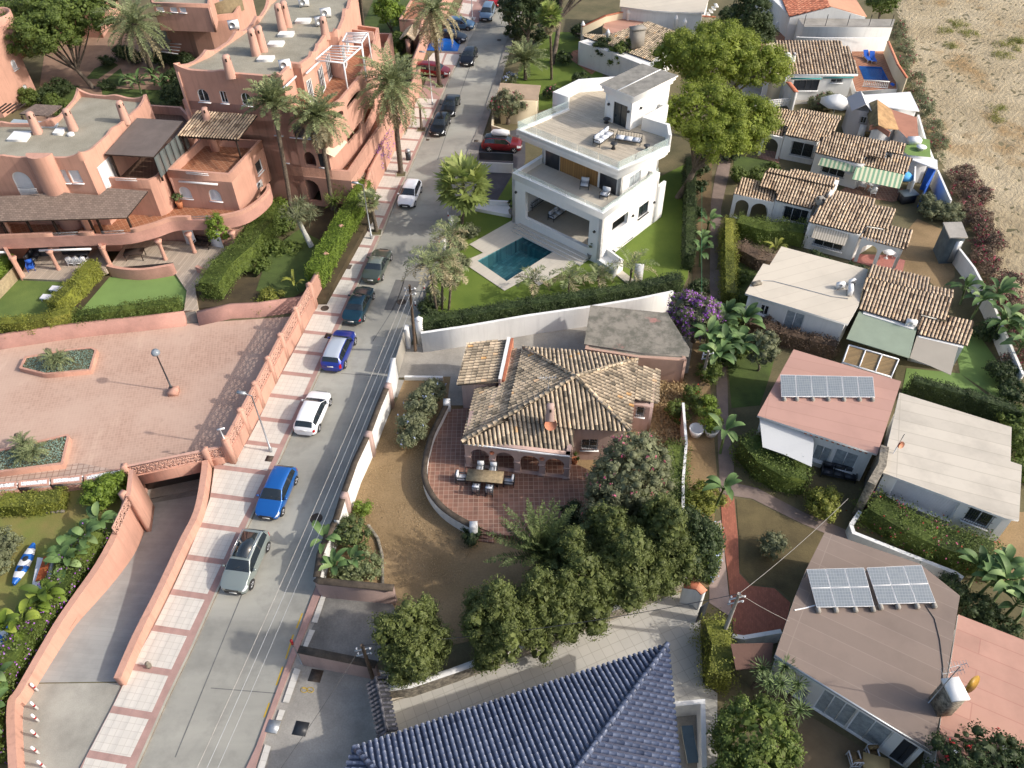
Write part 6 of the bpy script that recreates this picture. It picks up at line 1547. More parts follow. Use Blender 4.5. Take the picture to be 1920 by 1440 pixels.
# --- blue tiled roof at the bottom
tbl=thing('blue_roofed_house','house with shiny blue glazed tile roof at the bottom edge','house',P(1000,1430,0))
EZ=3.4;Ra,Rb=P(1252,1208,EZ),P(664,1402,EZ);Rc=P(1275,1450,EZ);ed=(Ra-Rb).normalized();en=Vector((ed.y,-ed.x,0))
pA=(Ra,None);up_=Vector((0,0,1));sl=.42
n1=ed.cross((en*1.0+up_*sl)).normalized();n1=n1 if n1.z>0 else-n1
ed2=(Rc-Ra).normalized();en2=Vector((ed2.y,-ed2.x,0));en2=en2 if en2.x<0 else-en2
n2=ed2.cross((en2+up_*sl)).normalized();n2=n2 if n2.z>0 else-n2
def on(n,p0,x,y):return hit(x,y,p0,n)
hipd=n1.cross(n2).normalized();hipd=hipd if hipd.z>0 else-hipd
tH=6.0;H0=Ra;H1=Ra+hipd*9.5
b=MB();e0=Rb;
LA=[e0,Ra,H1,e0+Vector((H1.x-Ra.x,H1.y-Ra.y,0)).dot(en)*en+Vector((0,0,H1.z-EZ))+ed*2.6]
LA[3]=LA[3]
tileroof(b,LA,-en,TILE_BLUE,.30,.42,.09,TILE_BLUEB);tileroof(b,[Ra,Ra+ed2*11,Ra+ed2*11+(H1-Ra).dot(en2)*en2+Vector((0,0,H1.z-EZ)),H1],-en2,TILE_BLUE,.30,.42,.09,TILE_BLUEB)
hL=LA[3];ed3=Vector((-.30,-1,0)).normalized();tileroof(b,[e0+ed3*4.5,e0,hL,hL+ed3*3],Vector((-1,.2,0)),TILE_BLUE,.30,.42,.09,TILE_BLUEB)
b.build('tiled_roof',tbl);b=MB();ridge(b,[Ra+Vector((0,0,.08)),H1+Vector((0,0,.08))],TILE_BLUE,.16);b.build('ridge_tiles',tbl);b=MB();ridge(b,[e0+Vector((0,0,.08)),hL+Vector((0,0,.08))],TILE_BLUE,.16);b.build('ridge_tiles',tbl)
b=MB();b.prism([Vector((p.x,p.y,0))for p in(Rb+ed*1.2+en*.7,Ra-ed*1.0+en*.7,Ra+ed2*11-ed*.7,Rb+ed*1.2+en*9)],0,EZ+.15,WHITE);b.build('wall',tbl)
# --- houses on the right
def flat(name,label,roof,z,rm,wm=WHITE,slab=.16,ov=.25,ops=None,z0=0):
 t=thing(name,label,'house',P(roof[0][0],roof[0][1]+40,0));block(t,PL(roof,z),z0,z,wm,(rm,wm),slab=slab,ov=ov,ops=ops);return t
RWHT=tiles('cream roof paint',hexc('#c9c0b0'),hexc('#bdb3a3'),(9,1.0),.35,.03,.04,.9,stain=.22,bump=.3)
t=flat('white_house','white house with smooth cream flat roof and small air conditioning boxes',[(1397,550),(1590,608),(1610,572),(1628,505),(1465,462),(1443,497),(1431,494)],3.1,RWHT,ops={0:[('white',1422,589,1438,593,573,0,1),('curtain',1463,621,1497,630,586,0,1)]})
acunit(t,1592,550,3.1,1.3);acunit(t,1574,540,3.1,.2,.8);acunit(t,1596,533,3.1,.4,.7)
b=MB();b.tube([tuple(P(x,y,3.13))for x,y in((1420,532),(1430,526),(1450,527),(1500,540),(1560,556),(1590,560))],.03,STEEL,5);b.build('cable',t);b=MB();q=P(1418,533,3.1);b.box((q.x,q.y,3.2),(.8,.4,.2),STONE,.3);b.build('vent',t)
def tiled(name,label,planes,walls,wallz,ops=None,mat=TILE_TAN,base=TILE_TANB,wm=WHITE,sp=.27,loc=None):
 t=thing(name,label,'house',P(loc[0],loc[1],0));b=MB()
 for(tri,pts,dn)in planes:
  A_,n_=plane3(*tri);pp=[hit(x,y,A_,n_)for x,y in pts];d0,d1=hit(*dn[0],A_,n_),hit(*dn[1],A_,n_);tileroof(b,pp,d1-d0,mat,sp,.4,.08,base)
 b.build('tiled_roof',t);k=0
 for w_,z in zip(walls,wallz):
  block(t,[Vector((p.x,p.y,0))for p in PL(w_,z)],0,z,wm,wm,par=.05,ops=(ops or{}).get(k));k+=1
 return t
t1=tiled('tiled_cottage','white cottage with long tan tile roof attached to the cream flat roof, with green canopy',[(((1612,578,2.9),(1695,604,2.9),(1624,520,4.1)),[(1612,579),(1697,604),(1720,612),(1728,588),(1774,600),(1787,560),(1623,520)],((1700,540),(1680,600))),(((1624,520,4.1),(1787,560,4.1),(1633,496,3.3)),[(1624,520),(1787,560),(1789,546),(1742,536),(1745,522),(1633,496)],((1700,538),(1706,512))),(((1722,626,2.6),(1816,647,2.6),(1728,588,3.3)),[(1720,626),(1815,648),(1826,602),(1777,592),(1775,604),(1728,592)],((1765,600),(1750,640)))],[[(1618,588),(1712,617),(1775,560),(1640,515)],[(1722,632),(1806,652),(1818,612),(1732,600)]],[2.75,2.5],loc=(1700,640))
A0,n0=plane3((1611,585,2.7),(1720,614,2.7),(1587,635,2.4));b=MB();b.slab([hit(x,y,A0,n0)for x,y in((1587,635),(1705,671),(1720,613),(1611,583))],.06,stucco('sage canopy',hexc('#8d9a88'),.08,.8));b.build('green_canopy',t1)
acunit(t1,1706,612,2.65,-.3,.9)
b=MB();A0,n0=plane3((1720,627,2.5),(1797,649,2.5),(1706,672,2.3));b.slab([hit(x,y,A0,n0)for x,y in((1706,671),(1742,685),(1783,703),(1790,675),(1797,650),(1720,627))],.03,stucco('grey shade cloth',hexc('#a39c90'),.06,.5));b.build('shade_sail',None,'beige grey shade sail at the side of the green canopy','shade sail')
b=MB();b.bar(P(1786,680,0),P(1800,640,2.6),.1,.1,W_FRAME);b.build('sail_post',None,'white leaning post holding the grey shade sail','post')
tp3=thing('pergola','white framed pergola filled with reed mats below the green canopy','pergola',P(1630,690,0));q=PL([(1580,680),(1671,707),(1685,674),(1592,647)],2.3);REED=tiles('reed mat',hexc('#8f7750'),hexc('#5f4d33'),(3,.06),.3,.2,.3,stain=.3)
b=MB();b.slab([p-Vector((0,0,.06))for p in q],.04,REED);b.build('reed_mat',tp3);b=MB()
for f in(0,.34,.67,1):b.bar(q[0].lerp(q[1],f),q[3].lerp(q[2],f),.09,.1,W_FRAME)
b.bar(q[0],q[1],.09,.1,W_FRAME);b.bar(q[3],q[2],.09,.1,W_FRAME)
for p in q:b.box((p.x,p.y,1.12),(.09,.09,2.3),W_FRAME)
b.build('frame',tp3)
RPINK=tiles('pink roof paint',hexc('#b38d80'),hexc('#a98376'),(9,1.1),-.35,.03,.05,.9,stain=.25,bump=.3);RGREY=tiles('weathered white roof',hexc('#c4bcae'),hexc('#b0a899'),(11,1.0),-.37,.03,.08,.9,stain=.5,bump=.3)
RBRN=tiles('brown roofing felt',hexc('#84756b'),hexc('#8e8076'),(12,1.05),-.55,.025,.07,.9,stain=.3,bump=.3);RRED=tiles('worn red roof',hexc('#b98f7e'),hexc('#ae7f70'),(7,1.0),-.5,.03,.1,.9,offset=.5,stain=.4,bump=.3)
t2=flat('pink_roofed_house','house with faded pink flat roof carrying one row of solar panels',[(1420,779),(1645,852),(1690,715),(1488,655)],3.3,RPINK,ops={0:[('curtain',1520,860,1549,871,838,0,1),('curtain',1555,872,1597,886,848,0,1)]})
b=MB();F=None;q0,q1=P(1420,779,3.1),P(1645,852,3.1);d_=(q1-q0).normalized()
for k in range(12):q=q0.lerp(q1,.42+.045*k);b.box(q+Vector((d_.y*.08,-d_.x*.08,-.08)),(.18,.12,.1),TILE_RED,math.atan2(d_.y,d_.x))
b.build('eave_blocks',t2)
b=MB();pl=[P(1424,781,3.0),P(1520,800,3.0),P(1526,830,2.7),P(1522,875,2.3),P(1470,852,2.4),P(1430,838,2.4)];b.slab(pl,.03,stucco('white shade cloth',hexc('#c6c8c8'),.04,.5));b.build('shade_sail',None,'white shade sail stretched in front of the pink roofed house','shade sail')
t3=flat('white_house','big house with weathered white flat roof right of the pink roof',[(1652,885),(1886,972),(1911,975),(1916,872),(1895,865),(1897,801),(1687,736)],3.3,RGREY,ops={0:[('shutter',1663,932,1780,975,904,0,0),('grille',1803,975,1850,991,958,0,1)]})
b=MB();q=P(1675,850,3.3);b.tube([q+Vector((0,0,0)),q+Vector((.3,.3,1.6))],.03,STEEL,5);b.tube([q+Vector((.1,-.1,1.0)),q+Vector((.14,-.2,1.03))],.24,TILE_RED,16);b.build('satellite_dish',t3)
b=MB();q=PL([(1650,892),(1625,908),(1640,870),(1656,840),(1668,835)],3.4);b.wall(PL([(1660,835),(1655,870),(1635,905)],3.6),0,3.55,.5,STONE);b.build('rubble_chimney_wall',t3)
t4=flat('brown_roofed_house','house with brown felt roof and two blocks of solar panels at the lower right',[(1452,1231),(1747,1414),(1765,1330),(1800,1117),(1725,1057),(1547,997),(1512,1067),(1490,1120)],3.1,RBRN,wm=WHITE,ops={0:[('curtain',1480,1310,1503,1322,1290,0,0),('curtain',1515,1340,1575,1378,1312,0,2),('curtain',1576,1379,1640,1416,1345,0,1),('dark',1660,1425,1725,1462,1385,0,1)]})
b=MB();b.bar(P(1452,1229,3.13),P(1748,1410,3.13),.1,.06,STEEL);b.build('gutter',t4);b=MB();b.tube([tuple(P(x,y,3.12))for x,y in((1735,1135),(1752,1160),(1762,1200),(1768,1250),(1765,1320))],.025,DARKM,5);b.tube([tuple(P(x,y,3.12))for x,y in((1490,1144),(1510,1140),(1532,1134))],.04,W_FRAME,5);b.build('cable',t4);b=MB();q=P(1792,1425,3.0);b.box((q.x,q.y,3.2),(.12,1.1,.5),W_FRAME);b.build('roof_vent',t5 if 't5' in globals()else t4)
t5=flat('red_roofed_house','house with streaked red flat roof at the lower right corner',[(1740,1600),(2000,1600),(2010,1235),(1797,1152),(1783,1240),(1766,1335),(1745,1500)],3.0,RRED)
tch=thing('stone_chimney','whitewashed rubble chimney with aerials between the brown and red roofs','chimney',P(1770,1335,3));b=MB();q=P(1762,1325,3.1);b.box((q.x,q.y,4.1),(.75,1.0,2.0),STONE,.1);b.build('stack',tch);b=MB();b.box((q.x,q.y,5.18),(.9,1.15,.16),WHITE,.1);b.build('cap',tch)
b=MB();c_=q+Vector((1.0,.4,1.9));b.lathe([(.02,0),(.3,.03),(.5,.1),(.52,.12)],(0,0,0),plain('ochre dish',(.35,.2,.02),.5),20);R=Matrix.Rotation(math.radians(70),3,'X');R=Matrix.Rotation(.5,3,'Z')@R;b.v=[tuple(c_+R@Vector(v))for v in b.v];b.bar(q+Vector((.3,0,1.6)),c_,.05,.05,STEEL);b.build('satellite_dish',tch)
b=MB();m0=q+Vector((-.5,.2,0));b.tube([m0,m0+Vector((0,0,4.2))],.03,STEEL,5)
for zz,L_ in((4.1,.9),(3.4,1.1)):
 b.tube([m0+Vector((-L_/2,0,zz)),m0+Vector((L_/2,.2,zz))],.018,STEEL,4)
 for k in range(7):w_=.3-.02*k;p_=m0+Vector((-L_/2+L_*k/6,.03*k,zz));b.tube([p_-Vector((0,w_,0)),p_+Vector((0,w_,0))],.011,STEEL,4)
b.build('aerial',tch)
t=NT('solar cells');bk=t.n('ShaderNodeTexBrick');t.l(t.tc.outputs['UV']if False else t.co(),bk.inputs['Vector']);bk.offset=0;bk.inputs['Scale'].default_value=1;bk.inputs['Brick Width'].default_value=.16;bk.inputs['Row Height'].default_value=.16;bk.inputs['Mortar Size'].default_value=.006
bk.inputs['Color1'].default_value=(.17,.20,.23,1);bk.inputs['Color2'].default_value=(.20,.23,.25,1);bk.inputs['Mortar'].default_value=(.38,.41,.43,1);t.l(bk.outputs[0],t.b.inputs['Base Color']);t.b.inputs['Roughness'].default_value=.22;SOLAR=t.m
def panels(label,corners,z0,z1,nx,ny,parent_label=None,group=None):
 """tilted rack: corners photo points front-left, front-right, back-right, back-left"""
 q=[P(*corners[0],z0),P(*corners[1],z0),P(*corners[2],z1),P(*corners[3],z1)];o=q[0];t=thing('solar_panel_rack',label,'solar panels',(o.x,o.y,3.2),0,group)
 for i in range(nx):
  for j in range(ny):
   def w_(u,v):return q[0].lerp(q[1],u).lerp(q[3].lerp(q[2],u),v)
   e=.012;c4=[w_((i+e)/nx,(j+e)/ny),w_((i+1-e)/nx,(j+e)/ny),w_((i+1-e)/nx,(j+1-e)/ny),w_((i+e)/nx,(j+1-e)/ny)]
   b=MB();b.slab(c4,.05,W_FRAME);c5=[w_((i+.03)/nx,(j+.03)/ny),w_((i+.97)/nx,(j+.03)/ny),w_((i+.97)/nx,(j+.97)/ny),w_((i+.03)/nx,(j+.97)/ny)]
   b.add([p+Vector((0,0,.008))for p in c5],[(0,1,2,3)],SOLAR);b.build('solar_panel',t)
 b=MB()
 for i in range(nx+1):
  f=min(.97,max(.03,i/nx));a_,c_=q[0].lerp(q[1],f),q[3].lerp(q[2],f);b.bar(a_-Vector((0,0,.12)),c_-Vector((0,0,.12)),.08,.1,W_FRAME);b.box((a_.x,a_.y-.1,(a_.z+3.2)/2-.05),(.22,.3,a_.z-3.2+.1),CONC);b.bar(Vector((c_.x,c_.y,3.2)),c_-Vector((0,0,.1)),.06,.06,STEEL)
 b.build('rack',t)
panels('single row of six grey solar panels on the faded pink roof',[(1465,744),(1641,745),(1637,706),(1463,702)],3.5,4.2,6,1)
panels('left block of six solar panels on the brown felt roof',[(1531,1139),(1640,1137),(1620,1064),(1512,1067)],3.35,4.1,3,2,group=None)
panels('right block of six solar panels on the brown felt roof',[(1648,1133),(1755,1130),(1728,1059),(1625,1064)],3.35,4.1,3,2)
def z6(*c):return Q(1360,180,6,*c)
def z5(*c):return Q(1360,300,16/3,*c)
def z6b(*c):return Q(1500,180,6,*c)
def z6t(*c):return Q(1400,0,6,*c)
def tri(q,*z):return tuple((*p,zz)for p,zz in zip(q,z))
SEA=((1480,340),(1470,375))
dn=lambda a,c:((a[0],a[1]),(c[0],c[1]))
r1=z5(830,610,1340,730,1000,390);r2=z5(1050,365,1700,520,1090,310);r3=z5(1340,775,1805,890,1420,665)
t6=tiled('tiled_cottage','white tiled cottage with beige striped awning and two white arches',[(tri(r1,2.9,2.9,4.1),z5(832,612,1342,735,1420,650,1640,690,1702,520,1010,385),dn(z5(1300,450)[0],z5(1190,700)[0])),(tri(z5(1010,385,1700,520,1090,310),4.1,4.1,3.4),z5(1010,385,1705,522,1690,490,1490,455,1500,395,1090,308),dn(z5(1300,450)[0],z5(1330,360)[0])),(tri(r3,2.5,2.5,3.2),z5(1342,775,1806,892,1872,700,1660,655,1600,700,1420,672),dn(z5(1600,700)[0],z5(1560,830)[0]))],[z5(835,625,1340,755,1640,560,960,410)],[2.7],loc=(1540,470))
F=Face(P(*z5(1280,1015)[0],0),P(*z5(1690,1105)[0],0),0,2.6,.25);F.add(.3,F.L*.5-.15,.013,2.05,1);F.add(F.L*.5+.15,F.L-.25,.013,2.05,1)
b=MB();F.build(b,WHITE);b.build('arcade',t6);b=MB();G_=Face(F.B,F.B+F.n*-2.6,0,2.6,.2);G_.add(.3,2.3,.013,2.05,1);G_.build(b,WHITE);b.build('arcade',t6)
sheet('terrace',[z5(1265,1010,1470,1065,1690,1115,1770,1120,1800,1005,1640,950,1290,940)],.03,stucco('pink terrace paint',hexc('#a86d63'),.08,1))
_d=P(*z5(1240,735)[0],2.6)-P(*z5(900,655)[0],2.6);AWNB=stripes('beige striped awning',hexc('#a99f8e'),hexc('#cfc6b6'),.22,math.atan2(_d.y,_d.x));b=MB();A0,n0=plane3(*tri(z5(900,655,1240,735,865,770),2.6,2.6,1.9));b.slab([hit(x,y,A0,n0)for x,y in z5(862,775,1195,855,1242,738,900,655)],.04,AWNB,AWNB);b.build('beige_awning',t6)
F=Face(P(*z5(835,625)[0],2.7),P(*z5(1340,755)[0],2.7),0,2.7,.2);r=opx(F,*z5(875,840)[0],*z5(1165,905)[0],z5(875,800)[0][1]);
if r:F.A+=F.n*.16;window(t6,F,r,'grille',2)
chimney(t6,*z5(950,420)[0],3.6,.5,CONC,.7)
t7=tiled('tiled_cottage','white tiled cottage with grey window bars and two arches behind the hedge',[(tri(z5(500,400,860,480,600,150),2.8,2.8,4.1),z5(505,395,865,485,910,400,985,395,1060,330,1085,265,400,115,338,255,515,305),dn(z5(760,220)[0],z5(680,430)[0])),(tri(z5(400,110,1090,265,660,95),4.1,4.1,3.4),z5(400,115,1090,268,1140,190,670,92,640,120,430,85),dn(z5(800,190)[0],z5(830,120)[0])),(tri(z5(80,335,470,415,170,175),2.5,2.5,3.3),z5(80,335,480,418,520,310,340,260,345,215,170,172),dn(z5(270,210)[0],z5(230,350)[0]))],[z5(500,410,865,495,1000,300,440,150)],[2.6],{0:{0:[('grille',*z5(560,590)[0],*z5(845,670)[0],z5(560,490)[0][1],0,2)]}},loc=(1440,400))
F=Face(P(*z5(120,560)[0],0),P(*z5(500,640)[0],0),0,2.6,.25);F.A=Vector((P(*z5(85,345)[0],2.5).x,P(*z5(85,345)[0],2.5).y,0));F.B=Vector((P(*z5(490,425)[0],2.5).x,P(*z5(490,425)[0],2.5).y,0));F=Face(F.A,F.B,0,2.5,.25);F.add(.35,F.L*.42,.013,2.1,1);F.add(F.L*.49,F.L*.9,.013,2.1,1)
b=MB();F.build(b,WHITE);b.build('arcade',t7)
b=MB();b.wall([P(*z5(1035,378)[0],3.9),P(*z5(1120,200)[0],3.9)],0,3.9,.35,WHITE);b.build('party_wall',t7)
_d=P(*z6(2010,880)[0],2.5)-P(*z6(1480,775)[0],2.5);STRIPE=stripes('green striped awning',hexc('#d2d2b2'),hexc('#7fa384'),.42,math.atan2(_d.y,_d.x))
t8=tiled('tiled_cottage','white tiled cottage with two green striped awnings',[(tri(z6(1010,625,1520,750,1200,405),2.8,2.8,4.1),z6(1010,630,1522,755,1590,660,1780,700,1840,515,1200,400,1170,470,1090,455),dn(z6(1450,500)[0],z6(1390,700)[0])),(tri(z6(1530,770,2020,880,1600,665),2.5,2.5,3.1),z6(1528,772,2022,882,2112,700,1890,650,1860,690,1790,705,1590,668),dn(z6(1800,690)[0],z6(1760,830)[0])),(tri(z6(1810,640,1990,660,1850,510),3.0,3.0,3.5),z6(1812,620,2000,660,2040,540,1860,500),dn(z6(1930,520)[0],z6(1900,640)[0]))],[z6(1015,640,1530,790,1830,640,1180,440)],[2.6],{0:{0:[('grille',*z6(1065,870)[0],*z6(1330,920)[0],z6(1065,810)[0][1],0,2)]}},loc=(1560,330))
for A_,pts in(((z6(1080,695),z6(1450,770),z6(1040,770)),z6(1040,775,1440,860,1470,775,1080,692)),((z6(1480,775),z6(2010,880),z6(1430,930)),z6(1425,935,1960,1040,2020,885,1480,775))):
 b=MB();A0,n0=plane3(*tri([q[0]for q in A_],2.5,2.5,2.0));b.slab([hit(x,y,A0,n0)for x,y in pts],.04,STRIPE,STRIPE);b.build('striped_awning',t8)
sheet('terrace',[z6(1260,1090,1450,960,1900,1020,2000,1040,1990,1160,1880,1190,1500,1130)],.03,TERRA)
t9=tiled('tiled_cottage','white tiled cottage with one arch beside the big pine',[(tri(z6(670,430,1040,500,830,200),2.8,2.8,4.1),z6(670,432,1045,510,1130,455,1180,470,1285,270,590,150,505,290,700,340),dn(z6(950,250)[0],z6(860,460)[0])),(tri(z6(590,150,1280,270,860,150),4.1,4.1,3.5),z6(590,150,1290,272,1310,235,850,148,800,180,600,140),dn(z6(950,230)[0],z6(980,160)[0])),(tri(z6(350,400,640,450,360,230),2.5,2.5,3.3),z6(300,385,645,455,690,350,500,300,480,240,330,225),dn(z6(480,300)[0],z6(450,420)[0]))],[z6(670,450,1035,520,1200,290,640,190)],[2.6],{0:{0:[('grille',*z6(720,660)[0],*z6(985,710)[0],z6(720,530)[0][1],0,1)]}},loc=(1440,300))
FA_,FB_=P(*z6(420,425)[0],2.5),P(*z6(650,470)[0],2.5);F=Face(FA_,FB_,0,2.5,.25);F.add(.25,F.L*.86,.013,2.15,1);b=MB();F.build(b,WHITE);b.build('arcade',t9)
sheet('terrace',[z6(360,690,600,755,640,640,420,600)],.03,TERRA)
tsh=thing('garden_shed','small pale grey plastic shed with barred window on the tiled roofs','shed',P(1600,245,0));q=PL(z6(1375,370,1570,410,1640,330,1440,300),1.2);b=MB();p0=P(*z6(1380,360)[0],1.0);
ws_=[P(*z6(1375,375)[0],1.0),P(*z6(1575,412)[0],1.0)];ws_+=[ws_[1]+Vector((.4,2.6,0)),ws_[0]+Vector((.4,2.6,0))];GREYP=plain('pale grey plastic',(.48,.46,.47),.5)
b.prism([Vector((p.x,p.y,0))for p in ws_],0,3.3,GREYP);b.build('wall',tsh);e=.25;top_=[ws_[0].lerp(ws_[1],.5)+Vector((0,-e,3.2)),ws_[3].lerp(ws_[2],.5)+Vector((0,e,3.2))]
for s_,i,j in((-1,0,3),(1,1,2)):
 b=MB();o=(ws_[1]-ws_[0]).normalized()*s_*.25;q=[ws_[i]+o+Vector((0,-e,2.2)),ws_[j]+o+Vector((0,e,2.2)),top_[1],top_[0]];b.slab(q,.06,GREYP if s_<0 else W_FRAME);b.build('roof_panel',tsh)
F=Face(ws_[0],ws_[1],0,3.3);F.A+=F.n*.16;window(tsh,F,(F.L*.5,F.L*.85,2.0,2.8,0),'grille',1,False);b=MB();b.bar(F.pt(F.L*.6,.95,-.1),F.pt(F.L*.95,.95,-.1),.06,1.8,W_FRAME);b.build('door',tsh)
tsk=thing('shack','shack with patched ochre and rust red roofs beside the plastic shed','shed',P(1660,250,0));OCH=stucco('ochre tile roof',hexc('#c09a6c'),.3,1.5,stain=.3);RUST=stucco('rust felt roof',hexc('#b07c66'),.1,1,stain=.2)
b=MB();A0,n0=plane3(*tri(z6b(870,40,880,330,1100,370),4.2,4.2,3.2));b.slab([hit(x,y,A0,n0)for x,y in z6b(880,325,960,360,1110,370,1030,150,870,40)],.1,OCH);A0,n0=plane3(*tri(z6b(870,40,880,330,790,345),4.2,4.2,3.4));b.slab([hit(x,y,A0,n0)for x,y in z6b(790,345,880,328,870,40,740,90)],.1,stucco('mossy ochre',hexc('#8d7f5a'),.4,1.5));b.build('roof',tsk)
b=MB();b.prism(PL(z6b(1100,370,1200,470,1335,470,1315,240,1030,150),3.0),0,3.0,WHITE,RUST);b.prism([Vector((p.x,p.y,0))for p in PL(z6b(800,400,970,400,1080,330,880,150),3.0)],0,3.2,WHITE);b.build('annex',tsk)
b=MB();q=PL(z6b(790,345,880,325,1010,420),3.6);b.wall(q,3.2,3.75,.12,RUST);b.build('fascia',tsk)
tsk=thing('roof_terrace','small artificial lawn roof terrace at the edge of the sand','terrace',P(1720,300,0));b=MB();b.prism(PL(z6b(1165,625,1220,665,1470,690,1460,490,1335,470,1170,560),2.9),0,2.9,WHITE,LAWNB);b.build('terrace',tsk)
b=MB();b.prism(PL(z6b(1095,655,1550,825,1545,720,1470,695,1210,660),2.6),2.5,2.6,WHITEPL);b.build('corrugated_roof',tsk);b=MB();p=P(*z6b(1280,520)[0],3.0);b.box((p.x,p.y,3.2),(1.2,.8,.5),W_FRAME);b.build('roof_box',tsk)
b=MB();p=P(*z6b(1355,605)[0],2.9);b.lathe([(.3,0),(.35,.3),(.5,.32),(.5,.36),(.02,.37)],p,W_FRAME,16);b.build('round_table',None,'round white table on the little green roof terrace','table')
b=MB();b.wall(PL(z6b(1440,810,1525,825,1420,1010),2.4),0,2.4,.1,BLUEF);b.wall(PL(z6b(1300,790,1290,960),2.3),0,2.3,.15,WHITE);b.build('blue_screen',tsk)
b=MB();b.wall(PL(z6b(1550,830,1700,1170),1.9),0,1.9,.2,WHITE);b.wall(PL([(1722,215),(1735,260),(1757,315)],1.9),0,1.9,.2,WHITE);b.wall(PL([(1797,460),(1828,500),(1860,560),(1920,700)],1.7),0,1.6,.2,WHITE);b.build('boundary_wall',None,'white boundary wall between the cottage yards and the sand','wall')
b=MB();b.prism(PL([(1616,178),(1617,196),(1724,208),(1707,172)],3.1),3.0,3.1,WHITEPL);b.prism([Vector((p.x,p.y,0))for p in PL([(1620,196),(1718,208),(1702,176),(1622,182)],3)],0,3.0,WHITE);b.build('corrugated_shed',None,'shed with cream corrugated roof at the sand below the blue pool','shed')
ttr=thing('transformer_kiosk','tall grey transformer kiosk standing in the bare yard','kiosk',P(1765,489,0));q=PL([(1781,446),(1815,445),(1803,416),(1768,417)],2.9);b=MB();b.prism(shrink(q,.12),0,2.8,stucco('blue grey kiosk paint',hexc('#5d6a70'),.25,1.5,stain=.3));b.build('body',ttr);b=MB();b.prism(q,2.8,2.92,CONC);b.build('roof',ttr)
b=MB();F=Face(shrink(q,.12)[0],shrink(q,.12)[1],0,3);b.bar(F.pt(F.L*.5,1.3,.02),F.pt(F.L*.95,1.3,.02),.05,2.2,STEEL);b.build('door',ttr)
t10=tiled('tiled_house','white house with brown ribbed tile roof beside the small blue pool',[(tri(z6t(425,835,1260,830,320,460),3.0,3.0,4.4),z6t(425,838,1262,832,1150,520,1085,520,1050,455,318,458),dn(z6t(700,460)[0],z6t(770,830)[0]))],[z6t(445,860,1200,850,1060,560,380,560)],[2.9],{0:{0:[('dark',*z6t(510,1010)[0],*z6t(790,1030)[0],z6t(510,900)[0][1],0,3),('grille',*z6t(940,930)[0],*z6t(1070,935)[0],z6t(940,885)[0][1],0,1)]}},loc=(1510,185),sp=.36)
b=MB();b.bar(P(*z6t(425,850)[0],2.95),P(*z6t(1250,845)[0],2.95),.12,.22,WHITE);b.build('fascia',t10);b=MB();b.bar(P(*z6t(500,885)[0],2.7),P(*z6t(840,885)[0],2.7),.14,.14,plain('teal awning',(.02,.22,.22),.6));b.bar(P(*z6t(860,875)[0],2.7),P(*z6t(1205,870)[0],2.7),.14,.14,MATS['teal awning']);b.build('rolled_awning',t10)
b=MB();q=P(*z6t(445,740)[0],3.5);b.box((q.x,q.y,4.1),(.55,1.3,1.4),WHITE);b.build('chimney',t10);chimney(t10,*z6t(520,690)[0],3.7,1.0,WHITE,.3)
t11=thing('garage_shed','narrow shed with red tiled coping left of the brown ribbed roof','shed',P(1460,180,0));b=MB();b.prism([Vector((p.x,p.y,0))for p in PL(z6t(270,850,420,850,315,470,220,490),2.9)],0,2.9,CREAM);b.build('wall',t11);b=MB();A0,n0=plane3(*tri(z6t(180,710,310,710,150,500),2.8,2.8,3.3));b.slab([hit(x,y,A0,n0)for x,y in z6t(160,712,312,712,215,490,130,490)],.1,stucco('dull red roof',hexc('#866355'),.15,1));b.build('roof',t11)
b=MB();b.wall(PL(z6t(200,900,440,895,480,930,560,1030),2.3),0,2.2,.3,WHITE,cap=(.12,.08),capm=TILE_RED);b.build('boundary_wall',None,'white wall with red tile coping in front of the ribbed roof house','wall')
b=MB();lattice(b,P(*z6t(60,1180)[0],1),P(*z6t(490,1130)[0],1),.5,1.3,WHITE);b.build('lattice_wall',None,'pierced white block wall between the pine and the tiled cottages','wall')
tpt=thing('pool_terrace','raised brown pool terrace with white balustrade behind the ribbed roof','terrace',P(1640,180,0));b=MB();wl=PL(z6t(1190,890,1215,720,1180,580,1560,580,1680,960),.9);pts=PL(z6t(1255,750,1300,905,1620,910,1640,760,1560,690,1180,690),.9)
b.build if False else None
rings=[PL(z6t(1190,890,1230,1030,1600,1000,1690,1000,1640,600,1555,560,1180,570),.9),[Vector((p.x,p.y,.9))for p in PL(POOL2,.9)]];fl=[p for r in rings for p in r]
for t_ in tessellate_polygon(rings):
 A,B_,D=(fl[i]for i in t_);t_=t_ if(B_-A).cross(D-A).z>0 else t_[::-1];b.add([fl[i]for i in t_],[(0,1,2)],TERRA2,.5)
b.wall(rings[0],0,.897,.1,WHITE,closed=True);b.build('terrace_floor',tpt)
pooly('swimming_pool','small bright blue swimming pool with white balustrade',[Vector((p.x,p.y,.9))for p in PL(POOL2,.9)],.93,1.3,plain('blue pool paint',(.02,.13,.42),.5),watermat('blue water',(.005,.10,.36)))
b=MB();a_,c_=P(*z6t(1320,900)[0],1.7),P(*z6t(1610,920)[0],1.7);b.bar(a_,c_,.12,.08,WHITE);b.bar(a_-Vector((0,0,.75)),c_-Vector((0,0,.75)),.12,.08,WHITE)
for k in range(14):q=a_.lerp(c_,(k+.5)/14);b.lathe([(.03,-.72),(.08,-.5),(.03,-.15),(.05,-.03)],q,WHITE,8)
b.build('balustrade',tpt)
b=MB();b.wall(PL(z6t(560,415,880,425,1590,420),2.6),0,2.6,.2,WHITE);b.wall(PL(z6t(1590,470,1700,730,1800,880),2.4),0,2.4,.2,CREAM,cap=(.05,.1),capm=TILE_RED);b.build('pool_yard_wall',None,'high cream wall round the blue pool yard','wall')
